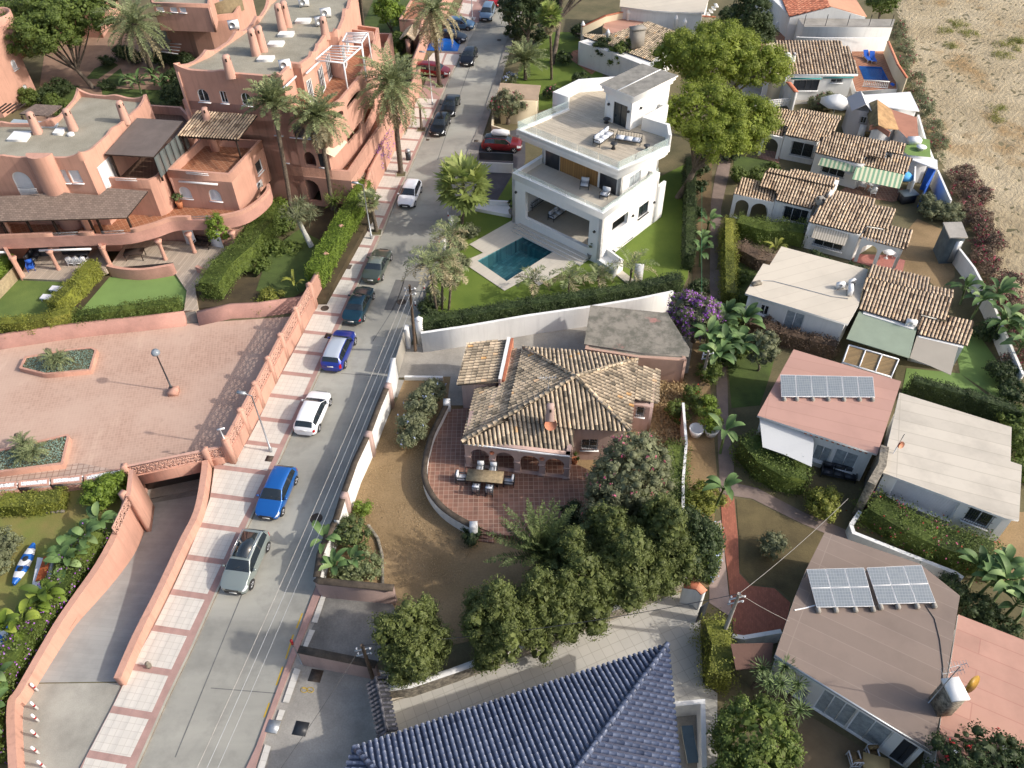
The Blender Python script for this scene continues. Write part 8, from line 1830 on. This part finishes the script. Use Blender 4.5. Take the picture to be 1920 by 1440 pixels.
for lab,sp_,lf,fl in(('tall rounded shrub with pale flowers right of the white road wall',[(775,800,1.1,2.0),(790,765,1.2,2.2),(808,735,1.0,2.0),(765,825,.8,1.5)],G_OLIVE,[(F_BLUE,25,.12)]),('small olive shrub at the foot of the white road wall',[(675,955,.6,1.1)],G_LIME,None),('dense candle-stemmed cactus bush by the white road wall',[(663,1005,1.15,2.0)],G_CACT,None),('fan-leaved shrubs below the cactus bush',[(650,1080,.9,1.3),(685,1065,.9,1.4)],G_PALM,None),('clipped silvery ball bush on the brown lawn',[(1447,1025,.75,1.5)],G_OLIVE,None),('yellow flowering bush in front of the pink roofed house',[(1548,945,1.1,1.7)],G_YEL,None),('round shrub at the lower left, beside the blue kayak',[(5,1020,1.0,1.5),(-8,1060,.9,1.4)],G_OLIVE,None),('bright leafy bush against the garage parapet',[(190,925,1.2,1.8),(215,912,1.0,1.8)],G_LIME,None),('rounded reddish hedge bush on the shaded lawn near the retaining wall',[(510,560,1.1,1.2),(490,570,.9,1.0)],G_YEL,None),('loose green shrubs behind the leaning pale trunk',[(530,420,1.3,1.9),(545,470,1.0,1.3),(515,470,1.1,1.5),(490,500,1.0,1.3)],G_MID,None),('leafy shrub beneath the slender palm',[(520,390,1.1,1.8),(540,400,.9,1.5)],G_LIME,None),('dark shrub mass in the gap between the two pink buildings',[(310,215,1.8,2.2),(330,180,1.8,2.4),(300,250,1.5,1.8),(270,205,1.3,1.6)],G_DARK,None),('spiky and leafy shrubs behind the gravel roof at the top left',[(120,205,1.3,1.4),(100,190,1.1,1.4),(60,185,1.1,1.8),(45,180,.9,1.5)],G_MID,None),('dark shrubs under the courtyard pine',[(110,165,1.6,1.8),(90,180,1.4,1.6),(200,160,1.0,.9)],G_DARK,None),('dark shrubs at the inner courtyard steps',[(255,108,1.0,1.4),(300,110,1.2,1.6),(325,110,1.2,1.6),(200,115,.9,1.2)],G_DARK,None),('dark shrub beside the red terrace under the oleander',[(1075,965,.9,1.1),(1060,1000,.9,1.0)],G_DARK,None),('leafy undergrowth between oleander and cypress row',[(1230,1000,1.2,1.8),(1270,990,1.1,1.8),(1240,950,1.0,1.5)],G_MID,None),('green shrubs at the top end of the thin pink wall',[(1270,775,.8,1.3),(1295,740,.7,1.3),(1310,760,.8,1.3)],G_MID,[(F_RED,8,.12)]),('wispy yellow shrub beside the leaning banana plant',[(1325,935,1.2,1.2),(1310,945,.9,1.1)],G_YEL,None),('climbing clump on the path wall above the white shells',[(1332,790,.7,2.2),(1325,760,.6,1.8)],G_LIME,None),('shrub on the small lawn beside the twin-arched cottage path',[(1385,330,.9,1.3),(1420,330,.9,1.3),(1450,318,.9,1.1)],G_MID,None),('dark shrubs below the tiled roofs at the bare yard',[(1750,395,1.2,1.6),(1780,400,1.3,1.5),(1735,380,.7,1.6)],G_OLIVE,None),('dull red bougainvillea between the ribbed roof and the tiled cottages',[(1555,190,1.4,1.5),(1530,195,1.1,1.2),(1600,195,1.1,1.3)],G_OLIVE,[(F_MAG,20,.14)]),('dark red leaved shrub by the olive tree',[(1440,612,1.1,1.4)],G_BROWN,None),('shrubs and creepers in the strip garden beside the path',[(1312,540,.8,1.4),(1308,400,.6,1.0),(1315,350,.6,1.0),(1300,580,1.0,1.3)],G_DARK,None),('dark hedge bush below the young fan palm at the kerb',[(880,435,.8,1.3),(860,460,.7,1.0),(865,490,.7,1.2),(850,520,.7,1.4),(812,560,.8,1.6)],G_OLIVE,None),('oleander with pink flowers beside the tan shed',[(1035,175,.9,1.3),(1060,172,.7,1.1)],G_DARK,[(F_PINK,14,.14)]),('white and blue flowering bush by the street at the top',[(957,150,.9,1.1)],G_OLIVE,[(F_BLUE,60,.13)]),('small dark shrub at the foot of the terrace steps',[(882,1005,.6,.8)],G_DARK,None),('low shrubs at the corner of the cream flat roof',[(1530,480,.7,.9),(1550,490,.6,.7),(1590,500,.5,.6),(1620,508,.5,.6)],G_DARK,None),('overgrown shrubs at the top between street trees',[(1060,110,1.0,1.6),(1085,60,1.0,1.6),(970,60,1.6,2.0)],G_DARK,None),('dark garden shrubs by the tiled gate porch',[(720,100,1.5,1.8),(745,80,1.5,2.2),(700,75,1.3,1.3),(762,118,1.0,1.8)],G_MID,None),('leafy undergrowth beneath the traveller palms',[(1330,700,.9,1.5),(1360,670,1.0,1.4),(1385,655,.9,1.3)],G_MID,None),('dark shrubs between the large pine and the top right cottages',[(1400,215,1.4,1.8),(1390,255,1.2,1.6),(1380,200,1.4,2.0),(1370,290,1.0,1.3)],G_DARK,None),('shrubs beside the central path under the pine',[(1320,290,1.0,1.3),(1312,320,.8,1.2)],G_DARK,None),('garden shrubs along the path left of the cream flat roof',[(1385,560,.9,1.3),(1380,600,.8,1.3),(1390,520,.8,1.1)],G_MID,None),('dark shrubs on the far lawn behind the villa',[(1090,150,1.1,1.4),(1105,175,1.0,1.3),(1010,70,1.1,1.6)],G_DARK,None),('shrubs between the weathered white house and the sand',[(1910,830,1.2,1.8),(1925,880,1.3,1.8),(1905,790,1.2,1.6)],G_MID,None),('shrubs around the banana plants at the sand, lower clump',[(1850,620,1.1,1.5),(1880,700,1.1,1.6),(1900,740,1.1,1.6)],G_DARK,None),('green shrubs at the top edge between the white houses',[(1365,30,1.3,2.0),(1345,60,1.2,1.8),(1440,35,.7,1.0)],G_DARK,None),('dark planting at the foot of the brown felt roof house, upper right',[(1790,1110,1.0,1.5),(1840,1150,1.2,1.5),(1880,1190,1.2,1.5)],G_DARK,None),('dark green garden mass below the pink building with planted terrace',[(330,150,1.6,2.2),(345,120,1.6,2.2),(365,100,1.4,2.0),(230,100,1.2,1.6)],G_DARK,None),('ground ivy under the palm trio at the hedge corner',[(800,580,.8,1.0),(815,600,.9,1.0)],G_DARK,None),):bush('shrub',lab,'shrub',sp_,lf,fl=fl)
groundveg('dry_grass','tall dry straw coloured grass right of the tiled house',[(1225,780),(1235,700),(1290,700),(1280,960),(1240,880),(1215,830)],0,.5,leafm('dry straw',(.22,.15,.06),(.4,.28,.13),(.55,.42,.22),.1),130,.2,kind='stuff')
groundveg('leaf_litter','sparse weeds and litter over the dry garden',[(640,985),(745,760),(830,800),(800,900),(890,1010),(860,1100),(735,1100),(660,1060)],0,.06,leafm('dry litter',(.2,.13,.06),(.33,.23,.12),(.45,.35,.2),.1),90,.09,kind='stuff')
for _i,(x,y,r)in enumerate(((1797,45,1.6),(1770,57,1.2),(1815,63,1.4),(1885,88,2.0),(1880,105,1.5),(1780,86,.9),(1872,205,1.2),(1868,223,1.0),(1910,78,1.5))):
 b=MB();q=P(x,y,.1);clumps(b,[[q.x+random.uniform(-r,r)*.7,q.y+random.uniform(-r,r)*.7,.12,.45,.45,.3]for _ in range(int(14*r))],G_YEL,45,.13,jit=.5,aspect=.35);b.build('weed_patch',None,('topmost weed patch on the sand','weed patch just below the topmost one','third weed patch from the top in the middle of the sand','large weed patch at the right edge of the sand','yellowish lower half of the large weed patch at the right edge','small pale weed patch left of the large one','lone weed patch in the lower part of the sand','dry weed tuft just below the lone patch','weed patch touching the right picture edge')[_i],'weeds','weed patches on the sand')
def lamp(label,base,h,arm,rz,black=False):
 b0=P(*base,0);t=thing('street_lamp',label,'street lamp',b0,rz);m=DARKM if black else STEEL;R=Matrix.Rotation(rz,3,'Z')
 b=MB();b.lathe([(.12,0),(.12,.5),(.07,.6)],b0,m,10);b.tube([b0+Vector((0,0,.5)),b0+Vector((0,0,h))],[.07,.045],m,8);b.build('pole',t)
 e=b0+R@Vector((arm,0,h+.12));b=MB()
 if arm:b.tube([b0+Vector((0,0,h-.05)),e],.035,m,6);b.build('arm',t);b=MB();b.box(e+R@Vector((.22,0,0)),(.6,.24,.12),m,rz);b.build('lamp_head',t)
 else:b.lathe([(.04,-.1),(.30,.05),(.33,.2),(.22,.38),(.02,.44)],b0+Vector((0,0,h)),stucco('grey globe',(.25,.29,.33),.1,2,rough=.3),16);b.build('lamp_head',t)
lamp('galvanised street lamp on the pavement near the white hatchback',(509,848),5.9,.5,2.9);lamp('galvanised street lamp beside the small fan palm in the pavement',(697,449),5.9,.5,2.9)
lamp('galvanised street lamp next to the black saloon',(811,198),6.2,.5,2.9);lamp('galvanised street lamp at the far end of the pavement',(886,41),6.2,.5,2.9)
lamp('black lamp post with grey globe on a pink base in the courtyard',(324,733),3.9,0,0,True);b=MB();q=P(327,737,0);b.box((q.x,q.y,.2),(.75,.75,.4),PINK,.1);b.build('lamp_base',None,'pink cube plinth under the black lamp post','plinth')
b=MB();q=P(422,826,2.6);b.tube([q,q+Vector((-.1,.1,1.0))],.04,W_FRAME,6);b.bar(q+Vector((-.3,.1,1.0)),q+Vector((.2,.2,1.05)),.1,.1,W_FRAME);b.build('camera_mast',None,'small white camera mast on the corner pillar of the long pink wall','camera')
def pole(label,base,top,h,m):
 t=thing('utility_pole',label,'utility pole',P(*base,0));b=MB();a,c=P(*base,0),P(*top,h);b.tube([a,c],[.13,.09],m,9);b.build('pole',t)
 d=(c-a).normalized()
 for k in(.5,1.1):
  b=MB();q=c-d*k;b.bar(q+Vector((-.45,-.1,0)),q+Vector((.45,.1,0)),.07,.07,STEEL)
  for s_ in(-.35,0,.35):b.lathe([(.04,0),(.06,.08),(.03,.16)],q+Vector((s_,0,.03)),W_FRAME,6)
  b.build('cross_arm',t)
 return c
c1=pole('wooden utility pole beside the white wall and sliding gate',(779,658),(768,535),8.2,WOOD);c2=pole('wooden utility pole standing above the charcoal coping at the bottom',(700,1275),(679,1210),4.6,WOOD)
c3=pole('leaning concrete utility pole at the red brick patio',(1352,1200),(1386,1113),6.2,CONCRETE_POLE);c4=pole('thin concrete pole among the traveller palms',(1318,705),(1329,658),3.8,CONCRETE_POLE)
def cable(a,c,sag,label,r=.018,m=None,n=1):
 b=MB();pts=[a.lerp(c,k/14)-Vector((0,0,sag*4*(k/14)*(1-k/14)))for k in range(15)];b.tube(pts,r,m or CONCRETE_POLE,4,False);b.build('overhead_cable',None,label,'cable','overhead cables')
e_=P(355,1500,5.6)
for k,dx in enumerate((-.25,0,.3)):cable(c1+Vector((dx,0,-.4-.3*k)),e_+Vector((dx*1.3,0,-.3*k)),.5,('thick pale overhead cable running down beside the road','overhead cable just right of the thick pale one along the road','overhead cable nearest the white road wall')[k],.017-.003*k,None if k==0 else STEEL)
cable(c2,e_+Vector((2,-2,0)),.3,'dark cable from the bottom pole over the lower driveway',.012,DARKM)
cable(c2,c3,.8,'pair of dark cables crossing above the tiled yard',.02,DARKM);cable(c3,P(1590,935,3.4),.5,'grey cable from the leaning pole to the weathered white house',.013,CONCRETE_POLE);cable(c3,P(1480,1165,3.2),.1,'short cable from the leaning pole to the brown roof',.012,CONCRETE_POLE)
cable(P(1316,350,2.5),P(1316,640,2.5),.1,'green wire line above the strip garden',.015,plain('green wire',(.05,.2,.1),.5))
for i,(x,y)in enumerate(((70.7,1295),(70.7,1329.5),(72.5,1352.5),(72,1382),(72.5,1412.5),(84,1439))):
 t=thing('bollard','white and red bollard, '+('topmost','second from the top','third from the top','third from the bottom','second from the bottom','lowest')[i]+' of the row by the ramp wall','bollard',P(x,y,0),0,'white and red bollards');q=P(x,y,0)
 b=MB();b.lathe([(.07,0),(.07,.9),(.03,.95)],q,WHITEPL,10);b.build('post',t);b=MB();b.lathe([(.074,.42),(.074,.6)],q,LAMP_R,10);b.build('red_band',t)
for i,(x,y)in enumerate(((841,412),(850,389),(824,462),(796,548),(780,580))):
 q=P(x,y,0);b=MB();b.lathe([(.06,0),(.06,.85),(.03,.9)],q,WHITEPL,8);b.lathe([(.065,.4),(.065,.6)],q,LAMP_R,8);b.build('marker_post',None,('slim red and white marker post beside the upper meter box','uppermost slim marker post at the villa kerb','slim marker post beside the lower meter box','slim marker post under the shaggy palm trio','lowest slim marker post beside the wooden pole')[i],'bollard','kerb marker posts')
for(x,y,lab)in((847,426,'small white meter box by the upper kerb marker'),(833,470,'small white meter box under the shaggy roadside palm')):
 q=P(x,y,0);b=MB();b.box((q.x,q.y,.55),(.5,.35,1.1),WHITE,RD);b.box((q.x,q.y,1.14),(.6,.45,.08),WHITE,RD);b.build('meter_box',None,lab,'box')
t=thing('litter_bin','dark grey litter bin on the pavement beside the tall date palm','bin',P(766,299,.12));q=P(766,299,.12);b=MB();b.lathe([(.26,0),(.3,.9)],q,DARKP,12);b.build('body',t);b=MB();b.lathe([(.31,.95),(.28,1.15),(.1,1.22)],q,STEEL,12);b.build('lid',t)
b=MB();q=P(566,1245,0);c=P(549,1208,2.2);b.tube([q,c],.04,STEEL,6);b.bar(c,c+(c-q).normalized()*.45,.12,.12,LAMP_R);b.build('barrier_post',None,'grey post with red top at the end of the lower pink wall','post')
b=MB();q=P(280,1250,.12);b.lathe([(.14,0),(.17,.15),(.08,.3),(.14,.42),(.02,.5)],q,STONE,10);b.build('hydrant',None,'small stone-like hydrant on the white pavement slabs','hydrant')
for x,y in((752,327),(706,436),(824,162),(790,243)):
 b=MB();q=P(x,y,.12);b.wall([q+Vector((a,c,0))for a,c in((-.5,-.5),(.5,-.5),(.5,.5),(-.5,.5))],.1,.17,.1,KERB,closed=True);b.prism([q+Vector((a,c,0))for a,c in((-.5,-.5),(.5,-.5),(.5,.5),(-.5,.5))],.1,.135,SOIL);b.build('tree_pit',kind='structure')
b=MB();n=14;q=P(799,95,0);e=P(858,97,0);d_=(e-q).normalized();nn=Vector((-d_.y,d_.x,0));L=(e-q).length;vs=[]
for i in range(n+1):
 for j in range(9):
  u,v=i/n,j/8;z=.95*min(1,5*min(u,1-u)+.05)*min(1,4*min(v,1-v)+.05)+random.uniform(-.05,.05);vs.append(q+d_*(u*L)+nn*(v*2.3)+Vector((0,0,max(.06,z))))
b.add(vs,[(i*9+j,(i+1)*9+j,(i+1)*9+j+1,i*9+j+1)for i in range(n)for j in range(8)],plain('blue tarpaulin',(.01,.14,.55),.35));b.build('covered_load',None,'low load under a crumpled blue tarpaulin in the side bay','tarpaulin',smooth=True)
# --- garden and terrace furniture
def chairm(label,px,py,z,rz,frame,cush,w_=.7,kind='armchair',group=None,seats=1,back=True):
 t=thing(kind,label,'sofa' if seats>1 else 'chair',P(px,py,z),rz,group);o=P(px,py,z);R=Matrix.Rotation(rz,3,'Z');W_=w_*seats;D=.7
 def q(x,y,zz):return o+R@Vector((x,y,zz))
 b=MB()
 for x in(-W_/2,W_/2):
  for y in(-D/2,D/2):b.bar(q(x,y,0),q(x,y*.9,.6),.05,.05,frame)
  b.bar(q(x,-D/2,.6),q(x,D/2,.6),.07,.05,frame);b.bar(q(x,-D/2,.3),q(x,D/2,.3),.05,.05,frame)
 b.bar(q(-W_/2,-D/2,.3),q(W_/2,-D/2,.3),.05,.06,frame);b.bar(q(-W_/2,D/2,.3),q(W_/2,D/2,.3),.05,.06,frame);b.bar(q(-W_/2,D/2,.85),q(W_/2,D/2,.85),.05,.05,frame)
 for k in range(seats*3+1):x=-W_/2+W_*k/(seats*3);b.bar(q(x,D/2,.3),q(x,D/2+.03,.85),.03,.03,frame)
 b.build('frame',t)
 for k in range(seats):
  x=-W_/2+w_*(k+.5);b=MB();b.box(q(x,-.03,.4),(w_*.94,D*.85,.14),cush,rz);b.build('seat_cushion',t)
  if back:b=MB();b.box(q(x,D/2-.1,.68),(w_*.92,.14,.45),cush,rz);b.build('back_cushion',t)
 return t
chairm('three-seat sofa with white cushions on the villa roof terrace',1131,265,Z2-.17,math.radians(40)+.2,DARKM,CUSH,.75,'garden_sofa',seats=3);chairm('black framed three-seat sofa with pale seat cushions and bare back on the villa roof terrace',1178,267,Z2-.17,math.radians(-20),DARKM,CUSH,.75,'garden_sofa',seats=3,back=False)
chairm('grey cushioned armchair on the villa balcony, left one by the timber wall',1096,352,Z1-.6,math.radians(-12),DARKM,CUSH,.75,group='balcony armchairs');chairm('grey cushioned armchair on the villa balcony, right one near the corner',1134,370,Z1-.6,math.radians(-30),DARKM,CUSH,.75,group='balcony armchairs')
chairm('long white cushioned sofa in the covered porch of the villa, left',1007,383,.75,math.radians(-130),DARKM,CUSH,.8,'garden_sofa',seats=3);chairm('long white cushioned sofa in the covered porch of the villa, right',1047,404,.75,math.radians(50),DARKM,CUSH,.8,'garden_sofa',seats=3)
def rtable(name,label,px,py,z,r,h,m,cat='table'):
 t=thing(name,label,cat,P(px,py,z));o=P(px,py,z);b=MB();b.lathe([(r*.7,0),(r*.35,h*.5),(r*.6,h*.9)],o,m,14);b.build('base',t);b=MB();b.lathe([(r,h*.9),(r,h),(.01,h+.002)],o,m,18);b.build('table_top',t)
rtable('side_table','waisted black side table between the two roof terrace sofas',1150,279,Z2-.17,.3,.55,DARKM);rtable('side_table','small dark stool at the corner of the villa roof terrace',1212,281,Z2-.17,.28,.45,DARKP,'stool');rtable('pouf','round black pouf beside the tower door',1137,230,Z2-.17,.35,.4,DARKM,'pouf')
def potplant(label,px,py,z,r,h,pot,leaf,lr=.5,lh=1.2):
 t=thing('potted_plant',label,'potted plant',P(px,py,z));o=P(px,py,z);b=MB();b.lathe([(r*.7,0),(r,h),(r*.85,h),(r*.8,h*.9),(.01,h*.9)],o,pot,14);b.build('pot',t)
 b=MB();b.tube([o+Vector((0,0,h*.8)),o+Vector((0,0,lh))],.04,BARK,6);clumps(b,subcl([[o.x,o.y,o.z+lh+lr*.5,lr,lr,lr*.8]],30,(.12,.22)),leaf,160,.08,core=leaf);b.build('plant',t)
POT=plain('grey pot',(.22,.21,.19),.8);TPOT=stucco('terracotta pot',hexc('#b5744f'),.1,2)
potplant('small olive tree in a grey pot at the villa front corner',1108,484,.36,.4,.6,POT,G_OLIVE,.45,1.3);potplant('small olive tree in a grey pot at the left villa corner',961,404,.36,.4,.6,POT,G_DARK,.45,1.2)
potplant('spiky plant in a terracotta pot on the pink balcony',339,390,3.5,.32,.7,TPOT,G_AGAVE,.4,.9);potplant('green plant in a terracotta pot under the barred window of the tiled house',1077,868,.4,.25,.45,TPOT,G_MID,.25,.5);potplant('pink geraniums on the curved terrace of the pink building',210,325,6.4,.4,.4,TPOT,F_PINK,.5,.5)
t=thing('dining_table','long stone topped dining table on the red tiled terrace','table',P(910,900,.4));o=P(910,905,.4);rz=math.radians(-7);R=Matrix.Rotation(rz,3,'Z');b=MB();b.box(o+Vector((0,0,.73)),(2.5,1.0,.07),stucco('stone table top',hexc('#a89677'),.3,4,bump=.2),rz);b.build('table_top',t)
for s_ in(-.85,.85):b=MB();b.box(o+R@Vector((s_,0,.35)),(.14,.6,.7),DKWOOD,rz);b.build('leg',t)
for i,(x,y,a,m)in enumerate(((-.45,.85,0,W_FRAME),(.45,.85,0,W_FRAME),(-.5,-.8,math.pi,CUSH),(.4,-.8,math.pi,CUSH),(-1.65,0,math.pi/2,W_FRAME),(1.65,0,-math.pi/2,W_FRAME))):
 p_=o+R@Vector((x,y,0));px_,py_=proj(p_);chairm('dining chair at the stone table, '+('left of the far pair','right of the far pair','left of the near pair with zebra cushion','right of the near pair with zebra cushion','at the left end','at the right end')[i],px_,py_,.4,rz+a,DARKP,m,.48,'dining_chair','dining chairs round the stone table')
def lounger(label,px,py,z,rz,fr,pad,back=.5,group=None):
 t=thing('sun_lounger',label,'sun lounger',P(px,py,z),rz,group);o=P(px,py,z);R=Matrix.Rotation(rz,3,'Z')
 def q(x,y,zz):return o+R@Vector((x,y,zz))
 for x in(-.85,.7):
  for y in(-.27,.27):b=MB();b.bar(q(x,y,0),q(x,y,.3),.05,.05,fr);b.build('leg',t)
 b=MB();b.bar(q(-.95,-.3,.3),q(.95,-.3,.3),.05,.05,fr);b.bar(q(-.95,.3,.3),q(.95,.3,.3),.05,.05,fr);b.build('frame',t)
 b=MB();b.slab([q(-.95,-.3,.37),q(.3,-.3,.37),q(.3,.3,.37),q(-.95,.3,.37)],.05,pad);b.build('pad',t);b=MB();b.slab([q(.3,-.3,.37),q(.9,-.3,.37+back),q(.9,.3,.37+back),q(.3,.3,.37)],.05,pad);b.build('backrest',t)
WL=plain('white sling',(.75,.75,.77),.7);lounger('white sun lounger on the left lawn, upper one',117,547,.8,-.15,W_FRAME,WL,.3,'white sun loungers');lounger('white sun lounger on the left lawn, lower one',100,563,.8,-.15,W_FRAME,WL,.3,'white sun loungers')
lounger('blue sun lounger behind the blue pool, left one',1625,112,.9,math.radians(95),W_FRAME,BLUEF,.5,'blue sun loungers');lounger('blue sun lounger behind the blue pool, right one',1635,114,.9,math.radians(85),W_FRAME,BLUEF,.5,'blue sun loungers');lounger('bright blue lounger in front of the white balustrade',1659,170,.3,math.radians(15),W_FRAME,BLUEF,.4)
t=lounger('cream lounger with slate blue cover in the yard under the blue roof',1292,1400,.05,math.radians(92),plain('cream plastic',(.6,.57,.48),.5),stucco('slate cover',(.09,.14,.18),.1,2),.2)
def pset(label,px,py,z,n,m,r=.45,cl=None):
 t=thing('round_table',label,'table',P(px,py,z));o=P(px,py,z);b=MB();b.lathe([(r,.68),(r,.72),(.01,.725)],o,m,18);b.build('table_top',t);b=MB()
 b.lathe([(.2,0),(.04,.1),(.04,.68)],o,m,8);b.build('base',t)
 for k in range(n):
  a=6.283*k/n+.5;p_=o+Vector((math.cos(a),math.sin(a),0))*(r+.35);u,v=proj(p_);chairm((cl or 'white garden chair')+' number '+('one','two','three','four')[k]+' clockwise at '+label.split(' ',1)[1],u,v,z,a-math.pi/2,m,m,.5,'garden_chair','chairs at '+label)
pset('white garden table under the white arches',1661,484,.03,1,W_FRAME,.5,'white scrolled chair');pset('white garden table on the top right terrace',1470,57,.02,3,W_FRAME)
pset('white patio table under the striped awning',1630,356,.03,3,W_FRAME,.4)
t=thing('garden_table','long white plastic table in front of the brown ribbed roof house','table',P(1507,178,0));o=P(1507,180,0);b=MB();b.box(o+Vector((0,0,.72)),(2.6,.9,.06),W_FRAME,0);b.build('table_top',t)
for a,c in((-1,-.3),(1,-.3),(-1,.3),(1,.3)):b=MB();b.bar(o+Vector((a,c,0)),o+Vector((a,c,.7)),.07,.07,W_FRAME);b.build('leg',t)
t=thing('dining_table','dark rattan table on the boarded terrace of the pink building','table',P(255,482,1));o=P(256,484,1);b=MB();b.box(o+Vector((0,0,.72)),(1.7,1.0,.06),DKWOOD,.1);b.build('table_top',t)
for a,c in((-.75,-.4),(.75,-.4),(-.75,.4),(.75,.4)):b=MB();b.bar(o+Vector((a,c,0)),o+Vector((a,c,.7)),.06,.06,DKWOOD);b.build('leg',t)
t=thing('dining_table','dark table with white chairs under the left awning of the pink building','table',P(150,485,1));o=P(155,485,1);b=MB();b.box(o+Vector((0,0,.72)),(1.8,.9,.06),DARKM,0);b.build('table_top',t);b=MB();b.box(o+Vector((0,0,.35)),(.6,.4,.7),DARKM);b.build('base',t)
for k in range(3):p_=o+Vector((-.6+.6*k,-.75,0));u,v=proj(p_);chairm(('left','middle','right')[k]+' white metal chair at the dark table under the left awning',u,v,1.0,math.pi,W_FRAME,W_FRAME,.48,'garden_chair','white chairs under the awning')
chairm('dark lounge sofa under the left awning',66,487,1.0,1.5,DARKP,DARKP,.7,'garden_sofa',seats=2);chairm('dark rattan bench on the boarded terrace behind the columns',382,462,1.0,-.25,DKWOOD,DKWOOD,.7,'garden_sofa',seats=2)
chairm('bright blue folding chair beside the pink wall end',60,505,1.0,.4,BLUEF,BLUEF,.55,'folding_chair');chairm('grey rattan sofa in front of the pink roofed house',1570,893,.05,-.3,DARKP,DARKP,.75,'garden_sofa',seats=3);chairm('tan wooden chair at the bottom right deck, left one',1598,1428,.05,math.pi,TEXT,REED,.5,'garden_chair');chairm('tan wooden chair at the bottom right deck, right one',1632,1420,.05,0,TEXT,REED,.5,'garden_chair')
b=MB();q=P(1635,1440,.05);b.box(q+Vector((0,0,.7)),(1.3,.8,.06),stucco('pale wood',hexc('#c2a877'),.1,2),-.3);b.box(q+Vector((0,0,.35)),(.5,.4,.66),REED,-.3);b.build('wooden_table',None,'pale wooden table at the bottom edge of the deck','table')
b=MB();q=P(1698,378,0);b.box((q.x,q.y,.5),(1.4,.9,.9),DARKP,.2);b.box((q.x,q.y,1.0),(1.6,1.1,.08),stucco('grey lid',(.33,.38,.38),.1,1),.2);b.build('storage_box',None,'grey lidded box in the small yard beside the striped awning','box')
b=MB();q=P(1683,362,0);b.lathe([(1.0,1.9),(.5,2.25),(.02,2.4)],q,plain('blue white cloth',(.08,.38,.75),.7),10);b.tube([q,q+Vector((0,0,2.4))],.03,STEEL,6);b.build('parasol',None,'blue and white parasol at the corner of the small yard','parasol')
b=MB();q=P(1588,342,0);b.lathe([(1.5,1.7),(.8,2.1),(.02,2.4)],q,CUSH,6);b.tube([q,q+Vector((0,0,2.4))],.03,STEEL,6);b.build('parasol',None,'grey parasol tucked behind the twin-arched cottage roof','parasol');b=MB();q=P(1560,222,0);b.lathe([(1.9,1.9),(1,2.4),(.02,2.9)],q,WHITEC,8);b.tube([q,q+Vector((0,0,2.8))],.04,STEEL,6);b.build('parasol',None,'large white parasol behind the uppermost tiled cottage','parasol')
def hull(b,a,c,w_,m,m2=None):
 d=c-a;L=d.length;x=d/L;y=Vector((-x.y,x.x,0)).normalized();N=14;vs=[]
 for i in range(N+1):
  f=i/N;ww=w_*math.sin(math.pi*min(.985,max(.015,f)))**.6/2;p_=a.lerp(c,f)
  for(s_,z)in((-1,.12),(-.7,.3),(0,.26),(.7,.3),(1,.12),(.6,0),(-.6,0)):vs.append(p_+y*(s_*ww)+Vector((0,0,z)))
 for i in range(N):
  b.add([vs[i*7+k]for k in range(7)]+[vs[i*7+7+k]for k in range(7)],[(k,(k+1)%7,7+(k+1)%7,7+k)for k in range(7)],m2 if(m2 and(i//2)%2)else m)
KB=plain('kayak blue',(.02,.14,.50),.35);t=thing('kayak','blue and white kayak lying in the lower left garden','kayak',P(45,1060,0));b=MB();a_,c_=P(28,1098,.2),P(66,1022,.2);hull(b,a_,c_,.85,KB,WHITEPL);b.build('hull',t,smooth=True)
for f in(.35,.6):b=MB();q=a_.lerp(c_,f)+Vector((0,0,.28));b.lathe([(.2,0),(.16,.03),(.01,.03)],q,DARKM,12);b.build('hatch',t)
t=thing('boat_trailer','grey trailer with an orange board beside the kayak','trailer',P(80,1070,0));b=MB();b.prism(PL([(58,1108),(94,1108),(98,1048),(70,1045)],.45),.25,.45,CUSH);b.build('bed',t);b=MB();b.slab([P(66,1090,.6),P(84,1085,.6),P(96,1045,.62),P(82,1043,.62)],.06,stucco('orange board',hexc('#a8562a'),.15,2));b.build('board',t)
b=MB();hull(b,P(-25,1225,.3),P(32,1175,.3),1.3,WHITEPL,KB);b.build('boat',None,'white and blue boat hull under the plants at the left edge','boat',smooth=True)
for k in range(12):
 q=P(18+9*k,962-.3*k,.05);b=MB();ico(b,q,(.18,.14,.13),STONE);b.build('edging_stone',None,'round edging stone at the foot of the low clipped yellow hedge','stone','edging stones')
b=MB();b.tube([P(690,985,.1),P(708,1010,.1),P(716,1040,.1),P(717,1100,.1)],.13,STONE,6);b.build('rubble_edging',None,'wavy line of rubble edging in the dry garden','edging')
for x in(1304,1332):
 b=MB();b.lathe([(.35,0),(.55,.7),(.5,.7),(.3,.1)],P(x,815,.1),WHITEPL,16);b.build('white_planter',None,('left' if x<1310 else 'right')+' white shell shaped planter beside the path creeper','planter')
